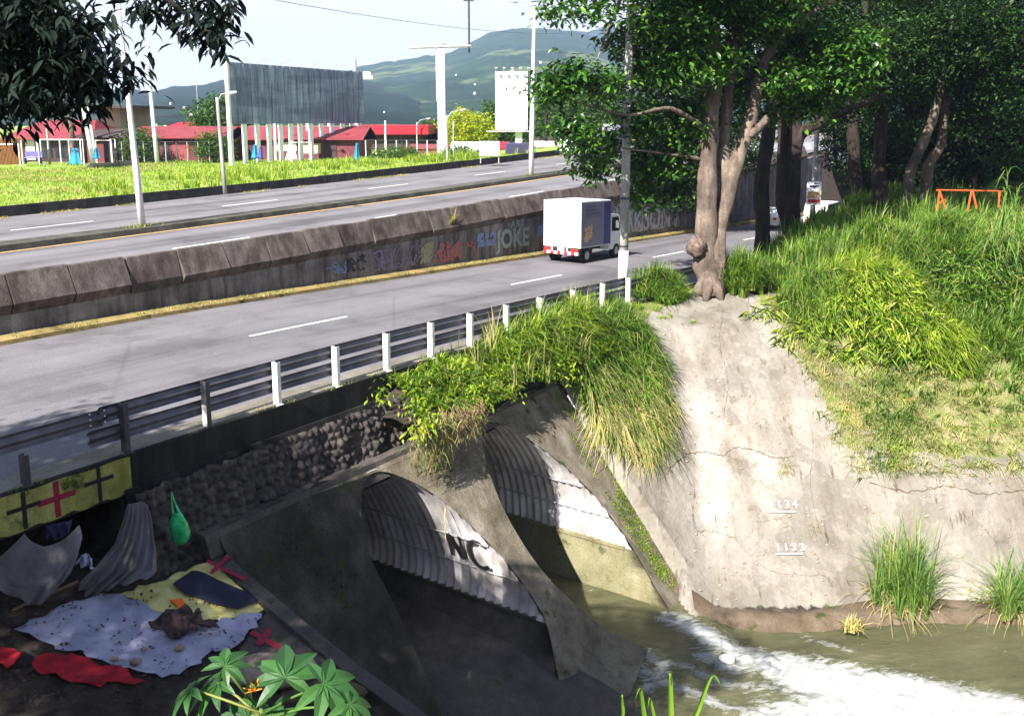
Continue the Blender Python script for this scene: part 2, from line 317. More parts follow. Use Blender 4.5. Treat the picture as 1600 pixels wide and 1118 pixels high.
def groundmat():
    m, n, b = nodemat('ground_mat')
    v = coords(n, (1, 1, 1), 0, 'World')
    at = n.nodes.new('ShaderNodeVertexColor'); at.layer_name = 'region'
    sp = n.nodes.new('ShaderNodeSeparateColor'); n.links.new(at.outputs[0], sp.inputs[0])
    f1 = noise(n, v, .5, 6, .65); f2 = noise(n, v, 4, 6, .7); f3 = noise(n, v, .22, 5, .6, .5); f4 = noise(n, v, 1.6, 6, .7)
    soil = ramp(n, [(.3, (.018, .014, .012)), (.6, (.05, .04, .034)), (.8, (.10, .08, .065))], f2)
    grass = mixc(n, ramp(n, [(.42, (0, 0, 0)), (.6, (1, 1, 1))], f4), ramp(n, [(.3, (.09, .2, .012)), (.7, (.2, .36, .03))], f2), (.3, .29, .11))
    dry = ramp(n, [(.3, (.07, .10, .025)), (.48, (.13, .15, .05)), (.62, (.21, .18, .10)), (.8, (.27, .235, .17))], f4)
    conc = ramp(n, [(.3, (.14, .126, .106)), (.42, (.20, .184, .162)), (.56, (.23, .213, .19)), (.66, (.29, .272, .25)), (.8, (.37, .35, .325))], f3)
    conc = mixc(n, .75, conc, ramp(n, [(.3, (.5, .45, .38)), (.55, (1, 1, 1))], noise(n, coords(n, (1, .35, .35), 0, 'World'), 1.0, 7, .7)), 'MULTIPLY')
    pt = n.nodes.new('ShaderNodeTexNoise'); pt.inputs['Scale'].default_value = .42; pt.inputs['Detail'].default_value = 9; pt.inputs['Roughness'].default_value = .62; n.links.new(v, pt.inputs['Vector'])
    conc = mixc(n, .9, conc, ramp(n, [(.44, (.78, .77, .76)), (.465, (1, 1, 1)), (.56, (1, 1, 1)), (.575, (1.16, 1.16, 1.16))], pt.outputs[0]), 'MULTIPLY')
    conc = mixc(n, .8, conc, ramp(n, [(.33, (.35, .27, .2)), (.4, (1, 1, 1))], noise(n, coords(n, (1.6, .3, .3), 0, 'World'), 2.6, 6, .7)), 'MULTIPLY')
    conc = mixc(n, .4, conc, ramp(n, [(.3, (.62, .58, .52)), (.5, (1, 1, 1)), (.7, (1.15, 1.13, 1.1))], noise(n, v, 7, 6, .75)), 'MULTIPLY')
    vo = n.nodes.new('ShaderNodeTexNoise'); vo.inputs['Scale'].default_value = .55; vo.inputs['Detail'].default_value = 7; vo.inputs['Distortion'].default_value = .5
    n.links.new(v, vo.inputs['Vector'])
    conc = mixc(n, mixc(n, ramp(n, [(.5, (0, 0, 0)), (.62, (.5, .5, .5))], noise(n, v, .3, 3, .5)), (0, 0, 0), (1, 1, 1)), conc, mixc(n, 1., conc, ramp(n, [(.492, (1, 1, 1)), (.499, (.5, .45, .4)), (.501, (.5, .45, .4)), (.508, (1, 1, 1))], vo.outputs[0]), 'MULTIPLY'))
    c = mixc(n, sp.outputs[1], soil, grass)
    def edge(ch, lo=.42, hi=.58):
        a = n.nodes.new('ShaderNodeMath'); a.operation = 'ADD'; n.links.new(ch, a.inputs[0])
        s2 = n.nodes.new('ShaderNodeMath'); s2.operation = 'MULTIPLY_ADD'; n.links.new(f4, s2.inputs[0]); s2.inputs[1].default_value = 1.1; s2.inputs[2].default_value = -.55
        n.links.new(s2.outputs[0], a.inputs[1]); return ramp(n, [(lo, (0, 0, 0)), (hi, (1, 1, 1))], a.outputs[0])
    c = mixc(n, edge(sp.outputs[2]), c, dry)
    c = mixc(n, edge(sp.outputs[0]), c, conc)
    n.links.new(c, b.inputs['Base Color']); b.inputs['Roughness'].default_value = .95; b.inputs['Specular IOR Level'].default_value = .15
    bump(n, b, noise(n, v, 2.2, 8, .62), .55, .14)
groundmat()
def watermat():
    m, n, b = nodemat('river_mat')
    v = coords(n, (1, 1, 1), 0, 'World')
    at = n.nodes.new('ShaderNodeVertexColor'); at.layer_name = 'foam'
    sp = n.nodes.new('ShaderNodeSeparateColor'); n.links.new(at.outputs[0], sp.inputs[0])
    vr = coords(n, (.35, 1, 1), R(-12), 'World')
    f = noise(n, vr, 4.5, 10, .82, 1.2); f2 = noise(n, vr, 1.2, 5, .6, .4)
    a = n.nodes.new('ShaderNodeMath'); a.operation = 'MULTIPLY_ADD'; n.links.new(f, a.inputs[0]); a.inputs[1].default_value = 2.6; a.inputs[2].default_value = -1.3
    a2 = n.nodes.new('ShaderNodeMath'); a2.operation = 'ADD'; n.links.new(a.outputs[0], a2.inputs[0]); n.links.new(sp.outputs[0], a2.inputs[1])
    k = ramp(n, [(.3, (0, 0, 0)), (.5, (.45, .45, .45)), (.85, (1, 1, 1))], a2.outputs[0])
    base = ramp(n, [(.3, (.06, .062, .03)), (.55, (.095, .098, .048)), (.75, (.14, .135, .075))], f2)
    n.links.new(mixc(n, k, base, ramp(n, [(.35, (.32, .33, .33)), (.6, (.58, .6, .62))], noise(n, vr, 9, 8, .8, .5))), b.inputs['Base Color'])
    n.links.new(ramp(n, [(0, (.12, .12, .12)), (1, (.8, .8, .8))], k), b.inputs['Roughness'])
    b.inputs['Specular IOR Level'].default_value = .5
    bump(n, b, f, .9, .12)
watermat()

# ------------------------------------------------------------------ object helpers
def link(o, parent=None):
    COL.objects.link(o)
    if parent is not None: o.parent = parent
    return o
def tag(o, label=None, cat=None, group=None, kind=None):
    if label: o['label'] = label
    if cat: o['category'] = cat
    if group: o['group'] = group
    if kind: o['kind'] = kind
    return o
def thing(name, label, cat, loc=(0, 0, 0), group=None):
    o = bpy.data.objects.new(name, None); o.empty_display_size = .3; link(o); o.location = tuple(float(x) for x in loc)
    return tag(o, label, cat, group)
def mesh(name, V, Fs, mat, parent=None, smooth=False, mi=None, origin=None):
    """V in world coordinates; stored relative to the parent (or to an origin)"""
    V = np.asarray(V, float).reshape(-1, 3)
    org = np.zeros(3)
    if parent is not None:
        q = parent
        while q is not None: org = org + np.array(q.location); q = q.parent
    loc = np.zeros(3)
    if origin is not None: loc = np.array(origin, float) - org; org = np.array(origin, float)
    me = bpy.data.meshes.new(name)
    if isinstance(Fs, np.ndarray):
        k = Fs.shape[1]; nf = len(Fs); Vl = V - org
        me.vertices.add(len(V)); me.vertices.foreach_set('co', Vl.astype(np.float32).ravel())
        me.loops.add(nf * k); me.loops.foreach_set('vertex_index', Fs.astype(np.int32).ravel())
        me.polygons.add(nf); me.polygons.foreach_set('loop_start', np.arange(0, nf * k, k, dtype=np.int32))
        me.update(calc_edges=True)
    else:
        me.from_pydata([tuple(x) for x in (V - org)], [], [tuple(int(i) for i in f) for f in Fs]); me.update()
    for mm in (mat if isinstance(mat, (list, tuple)) else [mat]): me.materials.append(MATS[mm])
    if mi is not None: me.polygons.foreach_set('material_index', np.asarray(mi, dtype=np.int32))
    if smooth: me.polygons.foreach_set('use_smooth', np.ones(len(me.polygons), dtype=bool))
    o = bpy.data.objects.new(name, me); link(o, parent); o.location = tuple(loc)
    return o
class MB:
    def __init__(s): s.V = []; s.F = []; s.n = 0; s.M = []; s.m = 0
    def add(s, V, Fs):
        for v in V: s.V.append(tuple(float(x) for x in v))
        for f in Fs: s.F.append(tuple(int(i) + s.n for i in f)); s.M.append(s.m)
        s.n += len(V)
    def hexa(s, P): s.add(P, [(0, 3, 2, 1), (4, 5, 6, 7), (0, 1, 5, 4), (1, 2, 6, 5), (2, 3, 7, 6), (3, 0, 4, 7)])
    def box(s, c, sx, sy, sz, rz=0, frame=None):
        if frame is not None: ax, ay = frame
        else: ax = (math.cos(rz), math.sin(rz)); ay = (-math.sin(rz), math.cos(rz))
        P = []
        for dz in (-.5, .5):
            for a, b in ((-.5, -.5), (.5, -.5), (.5, .5), (-.5, .5)):
                P.append((c[0] + ax[0] * sx * a + ay[0] * sy * b, c[1] + ax[1] * sx * a + ay[1] * sy * b, c[2] + dz * sz))
        s.hexa(P)
    def rbox(s, c, ls, lt, lz): s.box(c, ls, lt, lz, frame=((DX, DY), (NX, NY)))   # along road, across, up
    def tube(s, pts, rad, n=8, cap=True, lump=0.):
        pts = [np.array(p, float) for p in pts]; k = len(pts)
        if not hasattr(rad, '__len__'): rad = [rad] * k
        V = []; prev = None
        for i, p in enumerate(pts):
            d = pts[min(i + 1, k - 1)] - pts[max(i - 1, 0)]; d = d / (np.linalg.norm(d) + 1e-9)
            if prev is None:
                a = np.array([1., 0, 0]) if abs(d[0]) < .8 else np.array([0, 1., 0])
            else: a = prev
            a = a - d * (a @ d); a /= np.linalg.norm(a); prev = a; b = np.cross(d, a)
            for j in range(n):
                th = 2 * math.pi * j / n; V.append(p + (a * math.cos(th) + b * math.sin(th)) * rad[i] * (1 + lump * (math.sin(2 * th + i * .35) * .5 + math.sin(5 * th - i * .2) * .5 + .7 * math.sin(i * 1.1 + 3 * th))))
        Fs = [(i * n + j, i * n + (j + 1) % n, (i + 1) * n + (j + 1) % n, (i + 1) * n + j) for i in range(k - 1) for j in range(n)]
        if cap: Fs += [tuple(range(n))[::-1], tuple((k - 1) * n + j for j in range(n))]
        s.add(V, Fs)
    def ball(s, c, r, n=10, m=7, sq=(1, 1, 1)):
        V = []; Fs = []
        for i in range(m + 1):
            ph = math.pi * i / m
            for j in range(n):
                th = 2 * math.pi * j / n
                V.append((c[0] + r * sq[0] * math.sin(ph) * math.cos(th), c[1] + r * sq[1] * math.sin(ph) * math.sin(th), c[2] + r * sq[2] * math.cos(ph)))
        for i in range(m):
            for j in range(n): Fs.append((i * n + j, (i + 1) * n + j, (i + 1) * n + (j + 1) % n, i * n + (j + 1) % n))
        s.add(V, Fs)
    def build(s, name, mat, parent=None, smooth=False, origin=None):
        return mesh(name, s.V, s.F, mat, parent, smooth, s.M if isinstance(mat, (list, tuple)) else None, origin)
def gridmesh(name, P, mat, parent=None, smooth=True, keep=None, origin=None):
    a, b = P.shape[:2]; idx = np.arange(a * b).reshape(a, b)
    Fs = np.stack([idx[:-1, :-1], idx[1:, :-1], idx[1:, 1:], idx[:-1, 1:]], -1).reshape(-1, 4)
    if keep is not None: Fs = Fs[keep.reshape(-1)]
    return mesh(name, P.reshape(-1, 3), Fs, mat, parent, smooth, origin=origin)
def colattr(o, name, C):
    me = o.data; a = me.color_attributes.new(name, 'FLOAT_COLOR', 'POINT')
    a.data.foreach_set('color', np.asarray(C, np.float32).ravel())

def leaves(C, size, rng=RNG, aspect=.42, droop=.35, fold=.25, sizev=.3, fine=False):
    """C (N,3) leaf bases -> folded diamond leaves, two faces each"""
    N = len(C); th = rng.uniform(0, 2 * math.pi, N); dz = rng.normal(-droop, .45, N)
    d = np.stack([np.cos(th), np.sin(th), dz], -1); d /= np.linalg.norm(d, axis=1)[:, None]
    up = np.stack([rng.normal(0, .45, N), rng.normal(0, .45, N), np.ones(N)], -1)
    sdn = np.cross(d, up); sdn /= np.linalg.norm(sdn, axis=1)[:, None] + 1e-9
    nn = np.cross(sdn, d)
    L = size * rng.uniform(1 - sizev, 1 + sizev, N)[:, None]
    if fine:
        a1, a2 = L * aspect * .40, L * aspect * .46; up1 = nn * L * fold * .22; m1 = C + d * L * .25 + nn * L * .03; m2 = C + d * L * .62; tip = C + d * L - nn * L * .14
        V = np.stack([C, m1 + sdn * a1 + up1, m1, m1 - sdn * a1 + up1, m2 + sdn * a2 + up1, m2, m2 - sdn * a2 + up1, tip], 1)
        i = np.arange(N)[:, None] * 8
        Fs = np.concatenate([i + np.array([q]) for q in ((0, 2, 1), (0, 3, 2), (1, 2, 5), (1, 5, 4), (2, 3, 6), (2, 6, 5), (4, 5, 7), (5, 6, 7))], 0)
        return V.reshape(-1, 3), Fs
    mid = C + d * L * .5
    V = np.stack([C, mid + sdn * L * aspect * .5 + nn * L * fold * .3, C + d * L - nn * L * .12, mid - sdn * L * aspect * .5 + nn * L * fold * .3], 1)
    i = np.arange(N)[:, None] * 4
    Fs = np.concatenate([i + np.array([[0, 2, 1]]), i + np.array([[0, 3, 2]])], 0)
    return V.reshape(-1, 3), Fs
def twigs(centers, per, spread, size, rng=RNG, flat=.6, **k):
    """sprays of leaves round cluster centres"""
    centers = np.asarray(centers); N = len(centers)
    off = rng.normal(0, 1, (N, per, 3)) * np.array([spread, spread, spread * flat])
    return leaves((centers[:, None] + off).reshape(-1, 3), size, rng, **k)
def ellip(c, r, n, rng=RNG, shell=.55):
    """points in the outer shell of an uneven ellipsoid"""
    d = rng.normal(0, 1, (n, 3)); d /= np.linalg.norm(d, axis=1)[:, None]
    q = rng.uniform(shell ** 3, 1, n) ** (1 / 3)
    q = q * (1 + .18 * np.sin(d[:, 0] * 5 + c[0]) * np.cos(d[:, 2] * 4 + c[1]))
    return np.array(c) + d * np.array(r) * q[:, None]
def blades(B, h, wd, lean=.5, rng=RNG, segs=3, dirv=None, hv=.35, droop=.6, th=None):
    """grass blades: curved tapering strips. B (N,3) roots"""
    N = len(B); th = rng.uniform(0, 2 * math.pi, N) if th is None else th
    L = np.broadcast_to(np.asarray(h, float), (N,)) * rng.uniform(1 - hv, 1 + hv, N)
    l = lean * rng.uniform(.2, 1.3, N)
    hx = np.cos(th) * l; hy = np.sin(th) * l
    if dirv is not None: hx = hx + dirv[0]; hy = hy + dirv[1]
    sx, sy = -np.sin(th), np.cos(th)
    wv = wd * rng.uniform(.6, 1.4, N)
    rows = []
    for i in range(segs + 1):
        q = i / segs
        x = B[:, 0] + hx * L * (q ** 1.7); y = B[:, 1] + hy * L * (q ** 1.7)
        z = B[:, 2] + L * (q - droop * q ** 2.6 * np.minimum(1.6, np.hypot(hx, hy)))
        ww = wv * (1 - q ** 1.5) * .5 + (.0005)
        if i < segs:
            rows.append(np.stack([x - sx * ww, y - sy * ww, z], -1)); rows.append(np.stack([x + sx * ww, y + sy * ww, z], -1))
        else: rows.append(np.stack([x, y, z], -1))
    V = np.stack(rows, 1); k = V.shape[1]; i0 = np.arange(N)[:, None] * k; Fs = []
    for i in range(segs - 1):
        a = 2 * i; Fs.append(i0 + np.array([[a, a + 1, a + 3]])); Fs.append(i0 + np.array([[a, a + 3, a + 2]]))
    a = 2 * (segs - 1); Fs.append(i0 + np.array([[a, a + 1, a + 2]]))
    return V.reshape(-1, 3), np.concatenate(Fs, 0)
def tufts(C, k, r, h, wd, lean=.7, segs=4, dirv=None, droop=.8, hv=.35, rng=RNG):
    """k blades fanning outwards from each tuft centre in C"""
    N = len(C); C = np.repeat(np.asarray(C, float), k, 0); th = rng.uniform(0, 2 * math.pi, N * k); q = rng.random(N * k)
    hh = np.repeat(np.broadcast_to(np.asarray(h, float), (N,)) * rng.uniform(.65, 1.3, N), k)
    B = C + np.stack([np.cos(th) * q * r, np.sin(th) * q * r, -.05 * np.ones(N * k)], -1)
    return blades(B, hh, wd, lean, rng, segs, dirv, hv, droop, th + rng.normal(0, .5, N * k))
def join(parts):
    Vs = []; Fs = []; n = 0
    for V, f in parts: Vs.append(V); Fs.append(f + n); n += len(V)
    return np.concatenate(Vs), np.concatenate(Fs)
def pip(u, v, P):
    r = np.zeros(u.shape, bool)
    for i in range(len(P)):
        x1, y1 = P[i]; x2, y2 = P[(i + 1) % len(P)]
        r ^= ((y1 > v) != (y2 > v)) & (u < (x2 - x1) * (v - y1) / (y2 - y1 + 1e-12) + x1)
    return r
def scatter(P, n, zf=None, seed=1):
    """n points of the ground lying within a measured outline"""
    zf = zf or gz; rg = np.random.default_rng(seed); P = np.array(P, float); out = []
    while sum(map(len, out)) < n:
        uv = rg.uniform(P.min(0), P.max(0), (n * 2, 2)); uv = uv[pip(uv[:, 0], uv[:, 1], P)]
        x = (uv[:, 0] - U0) / F; y = (V0 - uv[:, 1]) / F; d = np.stack([x, CP + y * SP, y * CP - SP], -1); d = d / d[:, 1:2]
        Ys = np.concatenate([np.arange(10, 60, .12), np.arange(60, 130, .6)]); Q = d[:, None] * Ys[None, :, None] + np.array([0, 0, H]); hit = Q[..., 2] < zf(Q[..., 0], Q[..., 1])
        i = hit.argmax(1); ok = hit.any(1); out.append(Q[np.arange(len(Q)), i][ok])
    q = np.concatenate(out)[:n]; q[:, 2] = zf(q[:, 0], q[:, 1]); return q
def gz(X, Y):
    s = X * DX + Y * DY; t = X * NX + Y * NY; return ground(s, t)
def text_obj(name, txt, size, mat, origin, ax, ay, parent=None, bold=.0, ext=.004, spacing=1., shear=0.):
    """flat lettering: origin, unit axes ax (reading direction) and ay (up)"""
    cu = bpy.data.curves.new(name, 'FONT'); cu.body = txt; cu.size = size; cu.offset = bold; cu.extrude = ext
    cu.space_character = spacing; cu.shear = shear; cu.resolution_u = 3
    tmp = bpy.data.objects.new(name + '_tmp', cu); COL.objects.link(tmp)
    dg = bpy.context.evaluated_depsgraph_get(); me = bpy.data.meshes.new_from_object(tmp.evaluated_get(dg))
    bpy.data.objects.remove(tmp); V = np.array([v.co[:] for v in me.vertices]); Fs = [tuple(p.vertices) for p in me.polygons]
    bpy.data.meshes.remove(me); bpy.data.curves.remove(cu)
    ax = np.array(ax, float); ay = np.array(ay, float); az = np.cross(ax, ay)
    P = np.array(origin) + V[:, :1] * ax + V[:, 1:2] * ay + V[:, 2:3] * az
    return mesh(name, P, Fs, mat, parent)

# ================================================================== SETTING
def axis(fine0, fine1, st, lo, hi, g=1.18):
    a = list(np.arange(fine0, fine1 + 1e-6, st)); x = st; p = fine1
    while p < hi: x *= g; p += x; a.append(p)
    x = st; p = fine0; b = []
    while p > lo: x *= g; p -= x; b.append(p)
    return np.array(b[::-1] + a)
def make_ground():
    s = axis(-2, 62, .22, -5200, 5200, 1.14); t = axis(-8, 30, .2, -5200, 5200, 1.14)
    s = np.sort(np.concatenate([s, [9.74, 9.76, 11.24, 11.27, 24.34, 24.36]])); t = np.sort(np.concatenate([t, [15.89, 15.92, 17.39, 17.42, 28.44, 28.47, 50.19, 50.22]]))
    S, T = np.meshgrid(s, t, indexing='ij'); Z = ground(S, T)
    dist = np.hypot(S, T); Z = np.where(dist > 400, np.minimum(Z, 3) - (dist - 400) * .004, Z)
    P = WW(S, T, Z)
    sc = (s[:-1] + s[1:]) / 2; tc_ = (t[:-1] + t[1:]) / 2
    A, B = np.meshgrid(sc, tc_, indexing='ij')
    keep = ~((A > 11.24) & (A < 24.36) & (B > 14.3) & (B < 15.92))
    o = gridmesh('ground', P, 'ground_mat', None, True, keep)
    tag(o, kind='structure')
    X, Y = P[..., 0], P[..., 1]
    conc = np.zeros_like(X); dry = np.zeros_like(X); gr = np.zeros_like(X)
    rb = ((S > 24.3) | ((X > 5) & (T < 11))) & (T < 16.2)
    nz = (fbm(X * .6, Y * .6, 31) - .5)
    edge = 11.0 + (36 - Y) * .12 + nz * 2.5
    hiX = 1 - sm(0, 1.0, X - edge)
    lowz = 1 - sm(-4.6, -4.1, Z + nz * .6)
    strip = np.exp(-((X - (10.2 + (36 - Y) * .18)) / .5) ** 2) * sm(27.5, 30, Y) * .7
    conc = np.where(rb, np.maximum(hiX - strip, lowz), 0) * (1 - sm(36.3, 38.0, Y + nz * 2)) * (1 - sm(14.6, 15.6, T))
    dry = np.where(rb, .8 - .5 * sm(33, 37, Y), 0); dry = np.where(rb & (Y > 38), .0, dry)
    dry = np.where((T > 50.3), np.where(T > 60, -.1, .3) + .5 * (fbm(S * .12, T * .12, 8) - .4), dry)
    gr = np.where(T > 50.2, 1.0, 0.); gr = np.where(rb, .6, gr); gr = np.where(rb & (Y > 44), .1, gr); gr = np.where(rb & (Z < -7.45), 0, gr)  # grass turned to dark soil under the grove, in place of tree shade
    conc = conc * sm(-7.72, -7.5, Z); dry = np.where(Z < -7.4, 0, dry)
    C = np.stack([conc, gr, np.clip(dry, 0, 1), np.ones_like(gr)], -1).reshape(-1, 4)
    colattr(o, 'region', C)
make_ground()

def strip(name, s0, s1, t0, t1, zf, mat, ds=1.0, nt_=2, lift=0., kind='structure', wob=None, parent=None, label=None):
    s = np.linspace(s0, s1, max(2, int((s1 - s0) / ds) + 1)); t = np.linspace(t0, t1, nt_)
    S, T = np.meshgrid(s, t, indexing='ij')
    if wob is not None: T = wob(S, T)
    P = WW(S, T, zf(S) + lift)[:, ::-1]
    o = gridmesh(name, P, mat, parent, True)
    if kind: tag(o, kind=kind)
    return o
strip('road', -70, 150, 16.55, 27.25, zN, 'asphalt', 1., 8)
strip('upper_road', -70, 190, 28.42, 38.35, zU, 'asphalt_upper', 1., 6)
strip('far_carriageway', -70, 190, 39.7, 50.15, zU, 'asphalt_upper', 1., 6, lift=.1)
def rprism(name, s0, s1, prof, zf, mat, ds=1., kind=None, parent=None, label=None, cat=None):
    """prof: list of (t, dz) going round; swept along the road"""
    s = np.linspace(s0, s1, max(2, int((s1 - s0) / ds) + 1)); k = len(prof)
    V = []
    for a in s:
        z = float(zf(a))
        for t, dz in prof: V.append(W(a, t, z + dz))
    n = len(s); Fs = [(i * k + j, i * k + (j + 1) % k, (i + 1) * k + (j + 1) % k, (i + 1) * k + j) for i in range(n - 1) for j in range(k)]
    Fs += [tuple(range(k))[::-1], tuple((n - 1) * k + j for j in range(k))]
    o = mesh(name, V, Fs, mat, parent)
    if kind: tag(o, kind=kind)
    if label: tag(o, label, cat)
    return o
rprism('median', -70, 190, [(38.4, -.1), (38.45, .24), (39.65, .26), (39.72, -.1)], zU, 'median_mat', kind='structure')
rprism('kerb', -70, 120, [(27.2, -.1), (27.22, .13), (27.9, .16), (27.9, -.1)], zN, 'kerb_mat', kind='structure')
# painted markings of each road
def paint(name, segs, mat, zf, lift):
    m = MB()
    for s0, s1, t0, wd in segs:
        n = max(1, int((s1 - s0) / 1.5))
        for i in range(n):
            a = s0 + (s1 - s0) * i / n; b = s0 + (s1 - s0) * (i + 1) / n
            m.add([W(a, t0 - wd / 2, float(zf(a)) + lift), W(b, t0 - wd / 2, float(zf(b)) + lift), W(b, t0 + wd / 2, float(zf(b)) + lift), W(a, t0 + wd / 2, float(zf(a)) + lift)], [(0, 1, 2, 3)])
    tag(m.build(name, mat), kind='structure')
zNc = lambda s: np.interp(s, RS, RZ)
RS = np.linspace(-70, 150, 221); RZ = zN(RS)
US = np.linspace(-70, 190, 261); UZ = zU(US); zUc = lambda s: np.interp(s, US, UZ)
near_d = [(a, a + 4.2, 22.45, .13) for a in (-12, 3.2, 18.7 - .3, 32.6, 46.5, 60.4, 74.3, 88)]
paint('lane_markings', near_d, 'road_paint', zNc, .006)
paint('upper_lane_markings', [(a, a + 4.0, 33.0, .13) for a in np.arange(-40, 150, 12.2) + 2.3] , 'road_paint', zUc, .006)
paint('far_lane_markings', [(a, a + 4.2, 44.2, .13) for a in np.arange(-40, 150, 12.2) + 1.5], 'road_paint', zUc, .106)
paint('edge_line', [(-60, 150, 38.12, .16)], 'yellow_line', zUc, .006)
# deck kerb / walkway behind the guardrail
def deck_prof():
    s0, s1 = -12, 34
    s = np.linspace(s0, s1, 93); prof = [(16.62, -.4), (16.6, .10), (15.92, .12), (15.86, .09), (15.86, -.70), (17.6, -.72)]
    k = len(prof); V = []; mi = []
    for a in s:
        z = float(zNc(a)) if a > 20 else float(zNc(a))
        for t, dz in prof: V.append(W(a, t, z + dz))
    n = len(s); Fs = []
    for i in range(n - 1):
        for j in range(k):
            Fs.append((i * k + j, i * k + (j + 1) % k, (i + 1) * k + (j + 1) % k, (i + 1) * k + j)); mi.append(0 if j in (0, 1) else 1)
    Fs += [tuple(range(k))[::-1], tuple((n - 1) * k + j for j in range(k))]; mi += [1, 1]
    return V, Fs, mi
V_, F_, M_ = deck_prof()
deck = thing('bridge_deck', 'dark concrete deck edge carrying the road above the two culverts', 'bridge', W(8, 16, -.5))
mesh('deck_edge', V_, F_, ['pavement_mat', 'deck_face'], deck, False, M_)
# yellow painted panel with three crosses on the deck face
def facep(s, z, out=.0): return W(s, 15.86 - out, z)
N_ = 60; sv = np.linspace(2.0, 9.95, N_); V = []
for i, a in enumerate(sv):
    z0 = float(zNc(a)); jag = .05 * math.sin(i * 1.3) + random.uniform(-.03, .03)
    V.append(facep(a, z0 + .05 + .015 * math.sin(i * .8), .006)); V.append(facep(a, z0 - .66 + max(-.03, jag * .6), .006))
mesh('painted_panel', V, [(2 * i, 2 * i + 2, 2 * i + 3, 2 * i + 1) for i in range(N_ - 1)], 'yellow_wall', deck)['label'] = 'yellow painted face with one red and two black crosses'
def cross(name, s, zc, mat, wv=.055, hh=.33, ww=.32, armz=.1, par=None, skew=0.):
    z0 = float(zNc(s)); m = MB(); o = .010
    def q(a, b, c, d):
        m.add([facep(a, z0 + c, o), facep(b, z0 + c, o), facep(b, z0 + d, o), facep(a, z0 + d, o), facep(a, z0 + c, o + .002), facep(b, z0 + c, o + .002), facep(b, z0 + d, o + .002), facep(a, z0 + d, o + .002)],
              [(4, 5, 6, 7), (0, 1, 5, 4), (2, 3, 7, 6), (1, 2, 6, 5), (3, 0, 4, 7)])
    q(s - wv, s + wv, zc - hh, zc + hh); q(s - ww, s - wv, zc + armz - wv, zc + armz + wv); q(s + wv, s + ww, zc + armz - wv, zc + armz + wv)
    return m.build(name, mat, deck)
cross('painted_cross', 8.45, -.3, 'paint_red', .055, .34, .36, .02)['label'] = 'red painted cross'
cross('painted_cross', 7.85, -.3, 'paint_black', .04, .34, .3, .05)['label'] = 'left black painted cross'
cross('painted_cross', 9.28, -.3, 'paint_black', .04, .34, .3, .08)['label'] = 'right black painted cross'

# ------------------------------------------------------------------ retaining wall with leaning barrier panels
wall = thing('retaining_wall', 'long stained concrete retaining wall with leaning barrier panels and graffiti between the two roads', 'wall', W(10, 28, 0))
ztop = lambda s: zU(s) + .80
def wallprof():
    s = np.arange(-40, 98, 1.); V = []
    for a in s:
        zt = float(ztop(a)); zb = float(zN(a))
        for t, z in ((27.98, zb - .3), (28.02, zt - 1.22), (28.4, zt - 1.22), (28.4, zb - .3)): V.append(W(a, t, z))
    k = 4; n = len(s); return V, [(i * k + j, i * k + (j + 1) % k, (i + 1) * k + (j + 1) % k, (i + 1) * k + j) for i in range(n - 1) for j in range(k)]
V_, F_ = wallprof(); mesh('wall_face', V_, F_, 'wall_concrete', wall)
def panel(s0, L, k):
    zt = float(ztop(s0 + L / 2)); j = random.uniform(-.03, .03); lean = random.uniform(-.04, .04); g = .022
    dz = float(ztop(s0 + L) - ztop(s0)) / 2
    pr = [(28.02 + j, -1.23), (27.80 + j + lean, -.90), (28.20 + j, -.02), (28.23 + j, 0), (28.38 + j, 0), (28.40 + j, -1.23)]
    if k in (9, 14): pr[1] = (27.95 + j, -.9)
    V = []
    for a, d in ((s0 + g, -dz), (s0 + L - g, dz)):
        for t, z in pr: V.append(W(a, t, zt + z + d + j))
    n = len(pr); Fs = [(i, (i + 1) % n, n + (i + 1) % n, n + i) for i in range(n)] + [tuple(range(n))[::-1], tuple(n + i for i in range(n))]
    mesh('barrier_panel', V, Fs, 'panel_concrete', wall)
for k in range(46): panel(.2 + 1.98 * k + (.05 if k > 8 else 0), 1.98, k)
